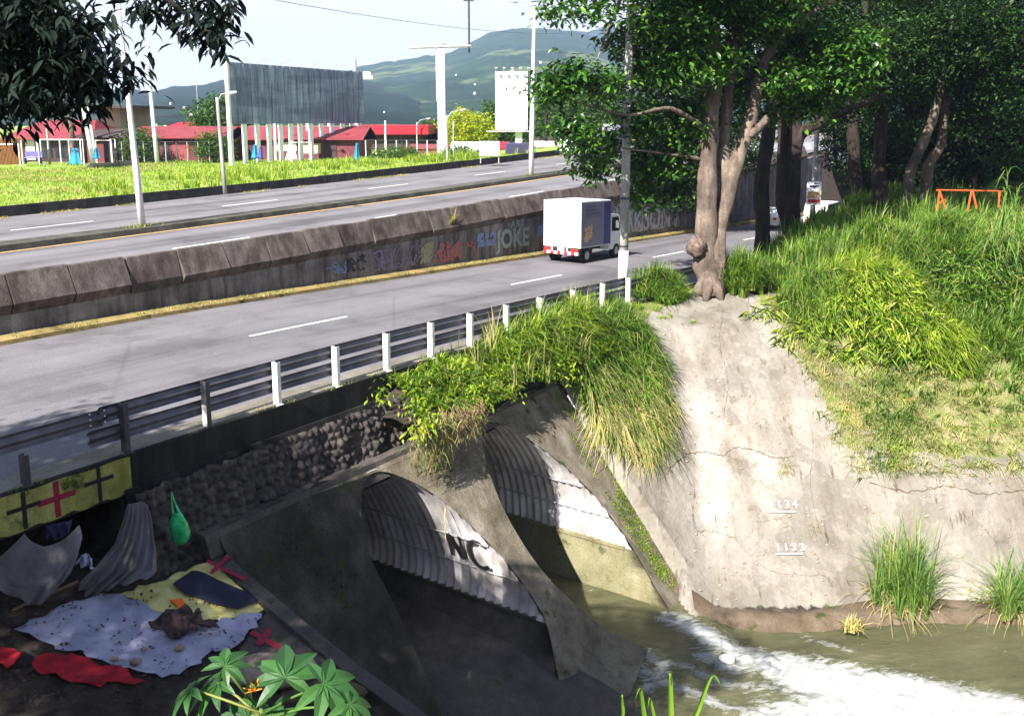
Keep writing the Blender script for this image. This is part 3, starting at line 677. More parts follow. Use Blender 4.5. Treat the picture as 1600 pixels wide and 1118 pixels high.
# graffiti: flat painted shapes on the wall face
def wallpt(s, h, o=.012): 
    zb = float(zN(s)); return W(s, 27.975 - o, zb + h)
axd = np.array([DX, DY, 0.])
def wtext(txt, s, h, size, mat, bold, sp=1., o=.006, name='graffiti', shear=0, label=None):
    g = (float(zN(s + 1)) - float(zN(s))); ax = np.array([DX, DY, g]); ax /= np.linalg.norm(ax)
    q = text_obj(name, txt, size, mat, wallpt(s, h, o), ax, (0, 0, 1), wall, bold, .001, sp, shear)
    if label: q['label'] = label
    return q
wtext('JOKE', 39.3, .62, 1.35, 'gr_purple', .075, 1.02, .004); wtext('JOKE', 39.3, .62, 1.35, 'gr_green', .03, 1.02, .008, label='pale green bubble lettering')
wtext('ART', 40.6, 1.65, .6, 'gr_green', .02, 1.2, .006)
def scrawl(name, s0, s1, h0, h1, mat, n, wd=.03, seed=1, label=None, o=.006):
    rg = random.Random(seed); m = MB()
    for q in range(n):
        s = s0 + (s1 - s0) * (q + rg.random()) / n; h = rg.uniform(h0, h1); k = rg.randint(4, 7); pts = [(s, h)]
        for i in range(k):
            s2 = min(s1, max(s0, pts[-1][0] + rg.uniform(-.28, .34))); h2 = min(h1, max(h0, pts[-1][1] + rg.uniform(-.5, .5) * (h1 - h0))); pts.append((s2, h2))
        sm_ = []
        for i in range(len(pts) - 1):
            for u in (0, .5): sm_.append(((pts[i][0] * (1 - u) + pts[i + 1][0] * u), (pts[i][1] * (1 - u) + pts[i + 1][1] * u) + (.04 if u else 0)))
        for i in range(len(sm_) - 1):
            a, b = sm_[i], sm_[i + 1]; dx, dy = b[0] - a[0], b[1] - a[1]; L = math.hypot(dx, dy) + 1e-6; nx, ny = -dy / L * wd, dx / L * wd
            oo = o + .0006 * (i % 4) + .002 * q / n
            m.add([wallpt(a[0] - nx, a[1] - ny, oo), wallpt(b[0] - nx, b[1] - ny, oo), wallpt(b[0] + nx, b[1] + ny, oo), wallpt(a[0] + nx, a[1] + ny, oo)], [(0, 1, 2, 3)])
    x = m.build(name, mat, wall)
    if label: x['label'] = label

scrawl('graffiti', 27.0, 28.2, .45, .95, 'gr_blue', 7, .022, 3); scrawl('graffiti', 28.3, 29.4, .45, 1.1, 'gr_black', 8, .025, 4)
scrawl('graffiti', 29.6, 33.3, .35, 1.2, 'gr_purple', 22, .03, 5); scrawl('graffiti', 33.1, 34.1, .4, 1.3, 'gr_yellow', 9, .06, 6)
scrawl('graffiti', 34.1, 36.2, .35, 1.3, 'gr_red', 16, .07, 7, 'red scrawled graffiti'); scrawl('graffiti', 37.6, 39.1, .85, 1.45, 'gr_blue', 15, .06, 8)
scrawl('graffiti', 43.2, 44.2, .9, 1.6, 'gr_blue', 8, .08, 9); scrawl('graffiti', 43.6, 45.4, .5, 1.6, 'gr_red', 9, .03, 12)
scrawl('graffiti', 36.4, 37.4, .6, 1.1, 'gr_red', 5, .03, 13)
wtext('MAKSON', 51.8, .55, 2.2, 'gr_white', .02, .95, .006, label='tall white lettering'); scrawl('graffiti', 51, 62, .5, 2.4, 'gr_white', 60, .035, 10)
scrawl('graffiti', 63, 78, .4, 2.3, 'gr_purple', 34, .05, 11); scrawl('graffiti', 13, 15, 1.0, 1.3, 'gr_black', 2, .02, 15)
# weeds growing out of the wall top joint
Bw = WW(RNG.normal(35.4, .12, 40), 27.85, float(ztop(35.4)) - .75); V, f = blades(Bw, .75, .03, .9)
tag(mesh('weed', V, f, 'grass_dry'), 'dry weed growing from a joint of the leaning barrier panels', 'weed')

# low black wall on the far side of the upper road
lw = thing('low_wall', 'low blackened concrete wall along the far edge of the upper road', 'wall', W(20, 50.4, 1))
for k in range(40):
    a = -60 + k * 6.0; z0, z1 = float(zU(a)) + .05, float(zU(a + 6)) + .05; hgt = .62 + random.uniform(-.02, .02)
    mb = MB(); mb.hexa([W(a + .02, 50.1, z0 - .2), W(a + 5.98, 50.1, z1 - .2), W(a + 5.98, 50.38, z1 - .2), W(a + .02, 50.38, z0 - .2), W(a + .02, 50.14, z0 + hgt), W(a + 5.98, 50.14, z1 + hgt), W(a + 5.98, 50.36, z1 + hgt), W(a + .02, 50.36, z0 + hgt)])
    mb.build('wall_section', 'low_wall', lw)

# ------------------------------------------------------------------ guardrail
gr = thing('guardrail', 'weathered two-beam steel guardrail with pale posts along the bridge edge', 'guardrail', W(12, 16, 0))
ps = [7.95, 9.92, 11.82, 13.75, 15.62, 17.45, 19.26, 21.05, 22.9, 24.8, 26.9, 29.0, 31.0]
for i, s in enumerate(ps):
    z0 = float(zNc(s)) + .1; m = MB(); hgt = 1.02 if i else .58
    m.rbox(W(s, 15.985, z0 + hgt / 2 - .02), .012, .17, hgt)                 # C section: web and two flanges
    m.rbox(W(s + .05, 15.904, z0 + hgt / 2 - .02), .09, .01, hgt); m.rbox(W(s + .05, 16.066, z0 + hgt / 2 - .02), .09, .01, hgt)
    m.rbox(W(s + .02, 15.985, z0 + .006), .2, .26, .012)
    q = m.build('post', 'post_white' if i > 2 else 'dark_steel', gr)  # the first posts are dark: tree shade put into their colour
    if i == 2:
        q['label'] = 'post painted dark for shade with a sunlit lower half'
        mm = MB(); mm.rbox(W(s - .008, 15.985, z0 + .25), .006, .15, .46); mm.build('sun_patch', 'post_white', q)  # sunlight on the lower half, painted as a pale strip
def wbeam(name, s0, s1, zc, hh=.31, droop=0., t0=16.10, mat='rail_steel'):
    prof = [(0, -.5), (.02, -.46), (.075, -.32), (.075, -.2), (.0, -.07), (.0, .07), (.075, .2), (.075, .32), (.02, .46), (0, .5)]
    s = np.arange(s0, s1 + .01, .6); V = []; k = len(prof)
    for a in s:
        z = float(zNc(a)) + zc
        for d, h in prof: V.append(W(a, t0 + d, z + h * hh))
    n = len(s); Fs = [(i * k + j, i * k + j + 1, (i + 1) * k + j + 1, (i + 1) * k + j) for i in range(n - 1) for j in range(k - 1)]
    o = mesh(name, V, Fs, mat, gr, True); md = o.modifiers.new('thick', 'SOLIDIFY'); md.thickness = .006; return o
wbeam('rail', -6, 9.95, .90, .33, t0=16.075); wbeam('rail', 9.55, 31.6, .94, .33); wbeam('rail', 9.3, 31.6, .52, .33)
wbeam('rail', 31.4, 42, .75, .33, t0=16.2)
for ds in (-.33, .0):
    for q in (-.11, 0, .11): m = MB(); m.ball(W(9.62 + ds * .9, 16.06, float(zNc(9.6)) + .92 + q), .018, 6, 4); m.build('bolt', 'bolt_steel', gr)

# ------------------------------------------------------------------ culverts
def smooth_curve(pts, n):
    pts = np.array(pts, float); k = len(pts); out = []
    for i in range(k - 1):
        p0 = pts[max(i - 1, 0)]; p1 = pts[i]; p2 = pts[i + 1]; p3 = pts[min(i + 2, k - 1)]
        for j in range(n):
            u = j / n; out.append(.5 * ((2 * p1) + (-p0 + p2) * u + (2 * p0 - 5 * p1 + 4 * p2 - p3) * u * u + (-p0 + 3 * p1 - 3 * p2 + p3) * u ** 3))
    out.append(pts[-1]); return np.array(out)
# outlines on the apron in (s, z): up the left edge, over the crown, down the right edge
LO = smooth_curve([(13.55, -8.7), (13.75, -7.4), (14.15, -5.9), (14.33, -4.6), (14.38, -3.9), (14.42, -3.3), (14.78, -2.55), (15.3, -2.05), (15.9, -1.98), (16.6, -2.35), (17.35, -3.08), (18.0, -4.2), (18.40, -5.35), (18.35, -6.1), (17.9, -6.9), (17.3, -7.9), (17.0, -8.7)], 6)
RO = smooth_curve([(21.3, -8.7), (21.0, -7.9), (20.2, -6.9), (19.55, -5.9), (19.28, -5.3), (19.15, -4.6), (19.16, -3.8), (19.38, -3.0), (19.85, -2.2), (20.55, -2.0), (21.3, -2.4), (22.0, -3.1), (22.65, -3.95), (23.1, -5.0), (23.24, -6.1), (23.2, -7.3), (23.3, -8.7)], 6)
ap = thing('culvert_apron', 'steep mossy concrete apron with a long pier running down between the two culvert mouths', 'culvert apron', W(17, 15, -2))
top = []
for i, s in enumerate(np.linspace(24.45, 11.2, 40)): top.append((s, -1.75 + .05 * math.sin(i * 1.7)))
poly = [(11.2, -8.7)] + list(map(tuple, LO)) + list(map(tuple, RO)) + [(24.45, -8.7)] + top
vec = [Vector((a, b, 0)) for a, b in poly]
tri = tessellate_polygon([vec])
def rough(a, b): return (vnoise(a * 1.3, b * 1.3, 5) - .5) * .05
V = [W(a, tS(b) + rough(a, b), b) for a, b in poly]
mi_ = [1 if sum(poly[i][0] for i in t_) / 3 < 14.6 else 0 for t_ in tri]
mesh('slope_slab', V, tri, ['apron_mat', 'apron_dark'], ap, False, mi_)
# thickness behind the lip of each opening
def liner(name, out, lo, hi, depth, mat, parent, corr=0., pitch=.19, spt=5, smooth=True, off=.0):
    P = []
    c = np.array([(out[:, 0].min() + out[:, 0].max()) / 2, -4.6])
    sel = [i for i in range(len(out)) if lo <= out[i, 1] <= hi]
    o2 = out[sel]
    tl = min(tS(b) + rough(a, b) for a, b in o2) - off; gt = np.arange(math.floor(tl / (pitch / spt)) * (pitch / spt), 15.2 + depth * .6, pitch / spt)
    for a, b in o2:
        t0 = tS(b) + rough(a, b) - off + (.05 + .03 * math.sin(b * 9 + a * 7) if corr else 0.02)
        P.append((a, b, np.maximum(gt, t0)))
    k = min(len(x[2]) for x in P); A = []
    for (a, b, tt) in P:
        tt = tt[:k]; d = np.array([a, b]) - c; d /= np.linalg.norm(d)
        r = corr * np.sin(tt * 2 * math.pi / pitch) if corr else 0 * tt
        A.append(WW(a + d[0] * (r + .02 * (corr > 0)), tt, b + d[1] * (r + .02 * (corr > 0))))
    return gridmesh(name, np.stack(A), mat, parent, smooth)
def culvert(name, label, out, mat='culvert_steel', foot='footing_mat'):
    i0 = int(np.argmin(out[:, 1][:10])); zc = -6.12
    n = len(out); kmid = int(np.argmax(out[:, 1]))
    L = out[:kmid + 1]; Rr = out[kmid:]
    zl = -3.95 if False else zc
    cul = thing(name, label, 'culvert', W((out[:, 0].min() + out[:, 0].max()) / 2, 14, -6))
    liner('corrugated_lining', out, zc, 0, 13, mat, cul, .045, .27, 8)
    liner('footing_wall', L, -9, zc + .12, 13, foot, cul, 0, 1., 1, False)
    liner('footing_wall', Rr, -9, zc + .12, 13, foot, cul, 0, 1., 1, False)
    # ledge where the lining rests on the footing
    mb = MB(); s1 = Rr[np.argmin(abs(Rr[:, 1] - zc)), 0]; s0 = L[np.argmin(abs(L[:, 1] - zc)), 0]
    mb.hexa([W(s1 - .05, 11.9, zc - .04), W(s1 + .1, 11.9, zc - .04), W(s1 + .1, 24, zc - .04), W(s1 - .05, 24, zc - .04), W(s1 - .05, 11.9, zc + .07), W(s1 + .1, 11.9, zc + .07), W(s1 + .1, 24, zc + .07), W(s1 - .05, 24, zc + .07)])
    mb.build('ledge', foot, cul)
    # bolted seams along the lining
    for zs in (-4.3, -5.2):
        h_ = Rr[::-1]; ss_ = float(np.interp(zs, h_[:, 1], h_[:, 0])); sm_b = MB(); ta = tS(zs) + .12; sm_b.tube([W(ss_ + .0 - .035, q, zs + .01 * math.sin(q * 7)) for q in np.arange(ta, ta + 7, .3)], .022, 5); sm_b.build('seam', 'lamp_steel', cul)
    # dark end of the tube under the road
    mb = MB(); mb.rbox(W((s0 + s1) / 2, 25.6, -5.3), 6, .1, 8); mb.build('far_end', 'dark_wall', cul)
    return cul
cl = culvert('culvert', 'left corrugated steel culvert mouth with black letters sprayed on its wall', LO, foot='slab_dark')  # darker footing colour stands for the shade in the left mouth
cr_ = culvert('culvert', 'right corrugated steel culvert mouth with river water running out of it', RO)
_h = LO[int(np.argmax(LO[:, 1])):][::-1]; RZL, RSL = _h[:, 1], _h[:, 0]
def sprayed(strokes, t0, z0, k, wd):
    for st_ in strokes:
        m = MB(); c = smooth_curve([(a, b, 0) for a, b in st_], 6); n_ = len(c)
        for i in range(n_ - 1):
            a, b_ = c[i], c[i + 1]; d = b_ - a; L = np.linalg.norm(d) + 1e-6; q = np.array([-d[1], d[0]]) / L * wd * (.6 + .5 * math.sin(3.1 * i / n_)) ; P = lambda x, y: W(float(np.interp(z0 + y * k, RZL, RSL)) - .05 - .0008 * i, t0 - x * k, z0 + y * k)
            m.add([P(a[0] - q[0], a[1] - q[1]), P(b_[0] - q[0], b_[1] - q[1]), P(b_[0] + q[0], b_[1] + q[1]), P(a[0] + q[0], a[1] + q[1])], [(0, 1, 2, 3)])
        m.build('painted_letter', 'paint_black', cl)
sprayed([[(0, .1), (.04, .6), (.1, 1.05), (.3, .6), (.52, .12), (.58, .6), (.6, 1.1)], [(1.55, .95), (1.3, 1.08), (.98, .9), (.86, .5), (1.0, .12), (1.3, -.02), (1.6, .12)]], 14.5, -5.1, .78, .1)
mb = MB()
mb.tube([W(17.3 + .01 * math.sin(k * 2), 13.95, -3.15 - .12 * k) for k in range(18)], [.006 + .009 * (k % 2) for k in range(18)], 5)
mb.build('bead_string', 'tarp_yellow', cl)
mb = MB(); mb.hexa([W(10.9, 15.55, -2.2), W(24.5, 15.55, -2.2), W(24.5, 14.82, -2.2), W(10.9, 14.82, -2.2), W(10.9, 15.6, -1.74), W(24.5, 15.6, -1.74), W(24.5, 14.98, -1.76), W(10.9, 14.98, -1.76)])
mb.build('head_ledge', 'slab_dark', ap)
# sloping concrete floor of the left mouth
def chute():
    s = np.linspace(12.9, 18.6, 24); t = np.linspace(8.6, 24, 50); S, T = np.meshgrid(s, t, indexing='ij')
    Z = np.interp(T, [8.6, 9.2, 12.5, 24], [-8.3, -7.5, -6.75, -6.4]) + (fbm(S * 1.2, T * 1.2, 33) - .5) * .22
    gridmesh('floor_slab', WW(S, T, Z), 'slab_dark', ap)
    m = MB(); P = [(17.7, 10.9), (20.55, 10.8), (20.95, 9.95), (18.9, 9.45), (17.9, 9.9)]; zt_ = [-7.25, -7.15, -7.55, -7.6, -7.45]
    m.add([W(a, b, -9) for a, b in P] + [W(a, b, z) for (a, b), z in zip(P, zt_)], [(0, 4, 3, 2, 1), (5, 6, 7, 8, 9)] + [(i, (i + 1) % 5, 5 + (i + 1) % 5, 5 + i) for i in range(5)]); m.build('pier_foot', 'apron_mat', ap)
chute()
# broken lip and side wall of the left part
pw = [(11.25, 15.3), (11.2, 13.9), (11.18, 12.4), (11.2, 11.1), (11.25, 9.9), (11.3, 8.2)]
V = []; 
for s, t in pw:
    zc = float(camp(s - .3, t)); V += [W(s - .32, t, zc - .35), W(s - .30, t, zc + .13), W(s + .02, t, zc + .12), W(s + .06, t, zc - 5.5)]
k = 4; n = len(pw); mesh('wing_wall', V, [(i * k + j, i * k + (j + 1) % k, (i + 1) * k + (j + 1) % k, (i + 1) * k + j) for i in range(n - 1) for j in range(k)] + [(3, 2, 1, 0)], 'slab_dark', ap)

# gabion wall of stones in wire, below the deck
def gabion():
    s = np.arange(9.78, 27.6, .045); h = np.arange(-2.35, -.55, .045)
    S, Hh = np.meshgrid(s, h, indexing='ij'); d1 = np.full(S.shape, 9.); d2 = np.full(S.shape, 9.); hh = np.zeros(S.shape); cs = .2
    gx = np.floor(S / cs); gy = np.floor(Hh / cs)
    for i in (-1, 0, 1):
        for j in (-1, 0, 1):
            cx = gx + i; cy = gy + j; px = (cx + .15 + .7 * hsh(cx, cy, 3)) * cs; py = (cy + .15 + .7 * hsh(cx, cy, 4)) * cs
            d = np.hypot(S - px, Hh - py); rr = hsh(cx, cy, 6); m1 = d < d1
            d2 = np.where(m1, d1, np.minimum(d2, d)); hh = np.where(m1, rr, hh); d1 = np.where(m1, d, d1)
    e = np.clip((d2 - d1) / .09, 0, 1); T = 15.35 - (e ** .5) * (.07 + .09 * hh) - .10 * np.sin(S * 2 * math.pi / 2.0) ** 8 * 0
    T = T - .13 * np.abs(np.sin(S * math.pi / 1.05)) ** .5 + (Hh + 2.3) * .2
    g = thing('gabion_wall', 'dark gabion wall of small stones in wire baskets under the deck edge', 'wall', W(12, 15.3, -2))
    gridmesh('stone_face', WW(S, T, Hh)[:, ::-1], 'gabion_stone', g, True)
    mb = MB(); mb.hexa([W(9.78, 15.4, -2.6), W(27.6, 15.4, -2.6), W(27.6, 16.2, -2.6), W(9.78, 16.2, -2.6), W(9.78, 15.83, -.60), W(27.6, 15.83, -.60), W(27.6, 16.2, -.60), W(9.78, 16.2, -.60)]); mb.build('core', 'deck_face', g)
gabion()

# ------------------------------------------------------------------ river
def inpoly(X, Y, P):
    r = np.zeros(X.shape, bool); n = len(P)
    for i in range(n):
        x1, y1 = P[i]; x2, y2 = P[(i + 1) % n]
        c = ((y1 > Y) != (y2 > Y)) & (X < (x2 - x1) * (Y - y1) / (y2 - y1 + 1e-12) + x1); r ^= c
    return r
def polydist(X, Y, P):
    d = np.full(X.shape, 1e9)
    for (x1, y1), (x2, y2) in zip(P[:-1], P[1:]):
        vx, vy = x2 - x1, y2 - y1; u = np.clip(((X - x1) * vx + (Y - y1) * vy) / (vx * vx + vy * vy + 1e-9), 0, 1)
        d = np.minimum(d, np.hypot(X - x1 - u * vx, Y - y1 - u * vy))
    return d
def river():
    x = axis(-1, 18, .07, -14, 160, 1.1); y = axis(18.5, 27, .07, 2, 44, 1.1)
    X, Y = np.meshgrid(x, y, indexing='ij')
    wz = -7.8
    q = lambda l: [tuple(atZ(u, v, wz)[:2]) for u, v in l]
    main = q([(1062, 982), (1130, 1003), (1200, 1022), (1290, 1032), (1380, 1050), (1480, 1068), (1600, 1092), (1760, 1120), (1900, 1250), (1400, 1300), (1150, 1130), (1200, 1100), (1290, 1085), (1210, 1045), (1130, 1015)])
    foam = np.where(inpoly(X, Y, main), 1.0, 0) ; d = polydist(X, Y, main + main[:1]); foam = np.where(foam > 0, .74 + .25 * np.clip(d / .5, 0, 1), .70 - d * 1.0)
    for ln, a in ((q([(1000, 1050), (1030, 1075), (1100, 1085), (1180, 1110), (1300, 1150)]), .60), (q([(1100, 1030), (1140, 1035)]), .75), (q([(985, 1040), (1010, 1030), (1040, 1050), (1010, 1085)]), .62), (q([(1040, 975), (1070, 985), (1110, 1010)]), .8), (q([(1020, 1040), (1080, 1050), (1160, 1065), (1240, 1070)]), .55), (q([(1260, 990), (1330, 1010)]), .38), (q([(900, 1100), (960, 1110)]), .3)):
        foam = np.maximum(foam, a - polydist(X, Y, ln) * 1.3)
    rap = np.clip(foam, 0, 1); foam = np.clip(foam + .1 * (fbm(X * 1.4, Y * 3, 4) - .5), 0, 1)
    Z = wz + .035 * (fbm(X * .9, Y * 2.2, 1) - .5) + rap * (.42 * (fbm(X * 1.6 + Y, Y * 2.4, 2, 5) - .5) + .22 * (fbm(X * 5, Y * 6, 6, 3) - .5)) + .06 * np.exp(-((X - 4.5) ** 2 + (Y - 24) ** 2) / 2)
    step = sm(0, 1.4, X * .8 + (25 - Y) * .4 - 4.4)                     # the small drop past the pier nose
    Z = Z - .30 * step + .18
    o = gridmesh('river', np.stack([X, Y, Z], -1), 'river_mat', None, True); tag(o, kind='structure')
    colattr(o, 'foam', np.stack([foam, foam, foam, np.ones_like(foam)], -1).reshape(-1, 4))
    rk = MB()
    for (u, v, r) in ((1135, 1030, .2), (1108, 1024, .14), (1124, 1024, .12)):
        p = atZ(u, v, -7.85); rk.ball(p, r, 12, 8, (1.2, .8, .75))
    o = rk.build('boulder', 'chalk', None, True); tag(o, 'lumps of white splash in the rapid near the bank', 'rock')  # white splash of the rapid modelled as solid lumps, not a real stone
river()

# ------------------------------------------------------------------ vegetation on bank and culverts
def clump(name, label, C, h, wd, mat, lean=.5, group=None, cat='grass clump', segs=3, dirv=None, kind=None, droop=.6, hv=.35, rng=RNG):
    V, f = blades(np.asarray(C, float), h, wd, lean, rng, segs, dirv, hv, droop)
    o = mesh(name, V, f, mat, origin=(C[:, 0].mean(), C[:, 1].mean(), C[:, 2].min()))
    return tag(o, label, None if kind else cat, group, kind)
def disc(c, r, n, zf=None):
    p = RNG.normal(0, .5, (n, 2)) * np.array(r)
    X = c[0] + p[:, 0]; Y = c[1] + p[:, 1]; Z = gz(X, Y) if zf is None else zf(X, Y)
    return np.stack([X, Y, Z], -1)
# hanging growth over the deck edge and the gabions (s 17..27)
def hang(n, s0, s1, t0, t1, ztop_, zlow, bias=1.):
    s = RNG.uniform(s0, s1, n); q = RNG.random(n) ** bias
    return s, q
def mound(s, t):   # heaped soil and roots over the headwall
    return np.interp(t, [14.0, 14.6, 15.3, 15.9, 16.4], [-1.5, -.75, -.25, .0, .05]) - .25 * np.abs(np.sin(s * 1.3))
def overgrowth():
    n = 520; s = RNG.uniform(17.4, 27.3, n); t = RNG.uniform(14.4, 16.0, n); k = s > 17.4 + (15.9 - t) * .5; s, t = s[k], t[k]
    tall = .26 + .62 * sm(20.5, 24, s) * sm(14.6, 15.6, t)
    parts = []
    C = WW(s, t, mound(s, t)); i = RNG.random(len(s)) < .55
    V, f = tufts(C[i], 30, .16, tall[i], .055, .8, 4, (.1, -.1), .75, .5)
    o = mesh('overgrown_grass', V, f, 'grass_bright', origin=W(21, 15, -1)); tag(o, 'bright green grass heaped over the bridge edge above the culverts', 'grass')
    V, f = tufts(C[~i], 28, .18, tall[~i] * 1.05, .05, .8, 4, (.1, -.2), .8, .5); mesh('darker_blades', V, f, 'grass_green', o)
    q = RNG.random(len(s)) < .07; V, f = tufts(C[q & (s > 20)], 9, .2, 1.15, .035, .5, 4, None, .7); mesh('long_blades', V, f, 'grass_mixed', o)
    # soil mass beneath
    S, T = np.meshgrid(np.linspace(16.6, 27.6, 60), np.linspace(14.5, 16.1, 12), indexing='ij')
    k = sm(16.6, 18.2, S); Z = (mound(S, T) - .12) * k + (-.9) * (1 - k) + (fbm(S * 3, T * 3, 7) - .5) * .25 * (1 - sm(15.8, 16.1, T))
    o2 = gridmesh('root_mass', WW(S, T, np.where(T > 15.8, np.minimum(Z, zNc(S) + .02), Z)), 'ground_mat', o)
    colattr(o2, 'region', np.tile([0, .0, 0, 1], (S.size, 1)))
    # leafy vines spilling over
    c = WW(RNG.uniform(17.0, 24.5, 420), 0, 0); ss = RNG.uniform(16.6, 24.0, 420); tt = RNG.uniform(14.25, 15.5, 420)
    c = WW(ss, tt, mound(ss, tt) + RNG.normal(.02, .1, 420))
    c = c[vnoise(ss * 2.2, tt * 2.2, 8) > .5]; V, f = twigs(c, 18, .16, .15, flat=.7, aspect=.36, droop=.6, fine=True); o3 = mesh('vine', V, f, 'vine_leaf', origin=W(20, 15, -1))
    tag(o3, 'yellow green leafy vine covering the headwall under the guardrail', 'vine')
    # hanging dry strands
    for k, (a, b, n_, L, mt, lb) in enumerate(((16.7, 18.0, 170, 1.25, 'grass_mixed', 'dry vine strands hanging in front of the left culvert mouth'), (18.1, 19.3, 130, .85, 'grass_dry', 'dry vine strands hanging between the two culvert mouths'))):
        m = MB()
        for i in range(n_):
            s = random.uniform(a, b); t = random.uniform(14.25, 14.8); z = -1.0 + random.uniform(-.2, .2); l = L * random.uniform(.3, 1.1); pts = []
            ph = random.uniform(0, 6); 
            for j in range(6): pts.append(W(s + .10 * math.sin(ph + j) + random.uniform(-.03, .03), t - .22 * min(1, j / 2) + .04 * math.cos(ph + j * 1.3), z - l * j / 5))
            m.tube(pts, [.009 * (1 - .1 * j) for j in range(6)], 3, False)
        o4 = m.build('hanging_vine', 'stick' if k else 'grass_dry', None, origin=W(a, 14.5, -1.)); tag(o4, lb, 'vine')
        s = RNG.uniform(a, b, 260); z = -1.1 - L * RNG.random(260) ** 1.5; c = WW(s, RNG.uniform(14.05, 14.7, 260), z)
        V, f = blades(c, .38, .03, .9, RNG, 3, None, .4, 1.3); mesh('strand_leaves', V, f, mt, o4)
overgrowth()
# small fringe continuing left on deck edge
s = RNG.uniform(7, 18.5, 700); C = WW(s, 15.9 + RNG.normal(0, .03, 700), zNc(s) + .08); V, f = blades(C[(vnoise(s * 1.5, s * 0, 3) > .62)], .12, .012, .6)
tag(mesh('kerb_weeds', V, f, 'grass_mixed'), kind='stuff')
# the big mixed tuft hanging right of the right culvert
def bigtuft():
    def zf(X, Y):
        s = X * DX + Y * DY; t = X * NX + Y * NY; return np.maximum(gz(X, Y), np.where((s < 24.5) & (s > 22), np.interp(t, [8, 15.0, 15.3, 16], [-10.6, -1.85, -.6, -.1]), -99))
    P = [(862, 500), (900, 465), (960, 470), (1005, 525), (1035, 590), (1042, 655), (1025, 700), (990, 715), (960, 695), (925, 650), (892, 600), (872, 560)]
    C = scatter(P, 420, zf, 5); up = C[:, 2] > -2.0 + RNG.normal(0, .6, len(C))
    o = thing('grass_tuft', 'tall tuft spilling down beside the right culvert, green above and straw coloured below', 'grass clump', W(25.5, 15, -1.5))
    V, f = tufts(C[up], 40, .18, .8, .05, .8, 4, (0, -.3), .9); mesh('green_blades', V, f, 'grass_green', o)
    V, f = tufts(C[~up], 40, .22, .5, .04, 1.5, 4, (.05, -.4), 1.3, .6); mesh('straw_blades', V, f, 'grass_dry', o)
    V, f = tufts(C[~up][::2], 32, .22, .5, .05, 1.5, 4, (.05, -.35), 1.2, .6); mesh('green_lower_blades', V, f, 'grass_green', o)
bigtuft()
# tufts on the crest of the bank
def bush(cx, cy, rx, ry, n, h, mat, label, lean, wd, z0=None, dirv=(0, -.35), droop=.9):
    """mounded clump made of many fanning tufts"""
    n = int(n / 34); r = np.sqrt(RNG.random(n)); th = RNG.uniform(0, 2 * math.pi, n); X = cx + rx * r * np.cos(th); Y = cy + ry * r * np.sin(th)
    Z = gz(X, Y) + (h * .85) * (1 - r * r) * RNG.random(n) ** .4
    V, f = tufts(np.stack([X, Y, Z], -1), 34, .12, h * .75, wd, lean, 4, dirv, droop); o = mesh('grass_bush', V, f, mat, origin=(cx, cy, float(gz(cx, cy)))); return tag(o, label, 'grass clump')
def tuft(u, v, z, rx, ry, n, h, mat, label, lean=.55, wd=.035, name='grass_tuft', droop=.7, dirv=None, cat='grass clump', group=None):
    p = atZ(u, v, z); C = disc(p, (rx, ry), max(12, n // 28)); V, f = tufts(C, 28, .1, h, wd, lean * 1.3, 4, dirv, droop); return tag(mesh(name, V, f, mat, origin=p), label, cat, group)
bush(5.75, 36.4, 1.15, .8, 3400, 1.15, 'grass_green', 'round dark green grass clump between the concrete pole and the burled trunk', .8, .045, dirv=(0, -.1), droop=.9)
tuft(960, 478, -.5, 1.6, .5, 2600, .28, 'grass_bright', 'short bright grass patch at the foot of the concrete pole', .5, .02)
bush(9.3, 37.2, .9, .9, 2600, 1.5, 'grass_green', 'dark tall grass clump leaning on the right side of the burled trunk', .6, .045, dirv=(0, -.1), droop=.8)
bush(10.6, 38.4, 1.3, 1.2, 2600, 1.0, 'grass_green', 'shaded grass clump behind the bare bank crest', .7, .045, dirv=(0, -.1), droop=.8)
bush(12.2, 35.5, 1.7, 1.4, 5600, 1.4, 'grass_green', 'bushy grass mound hanging over the left side of the bank crest', .6, .04, dirv=(0, -.5), droop=1.1)
bush(13.6, 35.6, 2.0, 1.7, 7400, 1.5, 'grass_bright', 'largest yellow green bamboo grass mound on the bank crest', .75, .045, dirv=(.1, -.45), droop=1.0)
bush(15.4, 32.9, 1.1, 1.2, 2400, 1.0, 'grass_bright', 'yellow green grass mound lower down beside the large one', .75, .04, dirv=(.15, -.45), droop=1.0)
bush(15.0, 38.0, 2.2, 1.6, 4200, 1.6, 'grass_green', 'green grass mound rising behind the large one', .6, .045)
bush(18.6, 39.5, 2.4, 2.2, 4200, 1.5, 'grass_green', 'dark green grass mound below the orange railing', .6, .045)
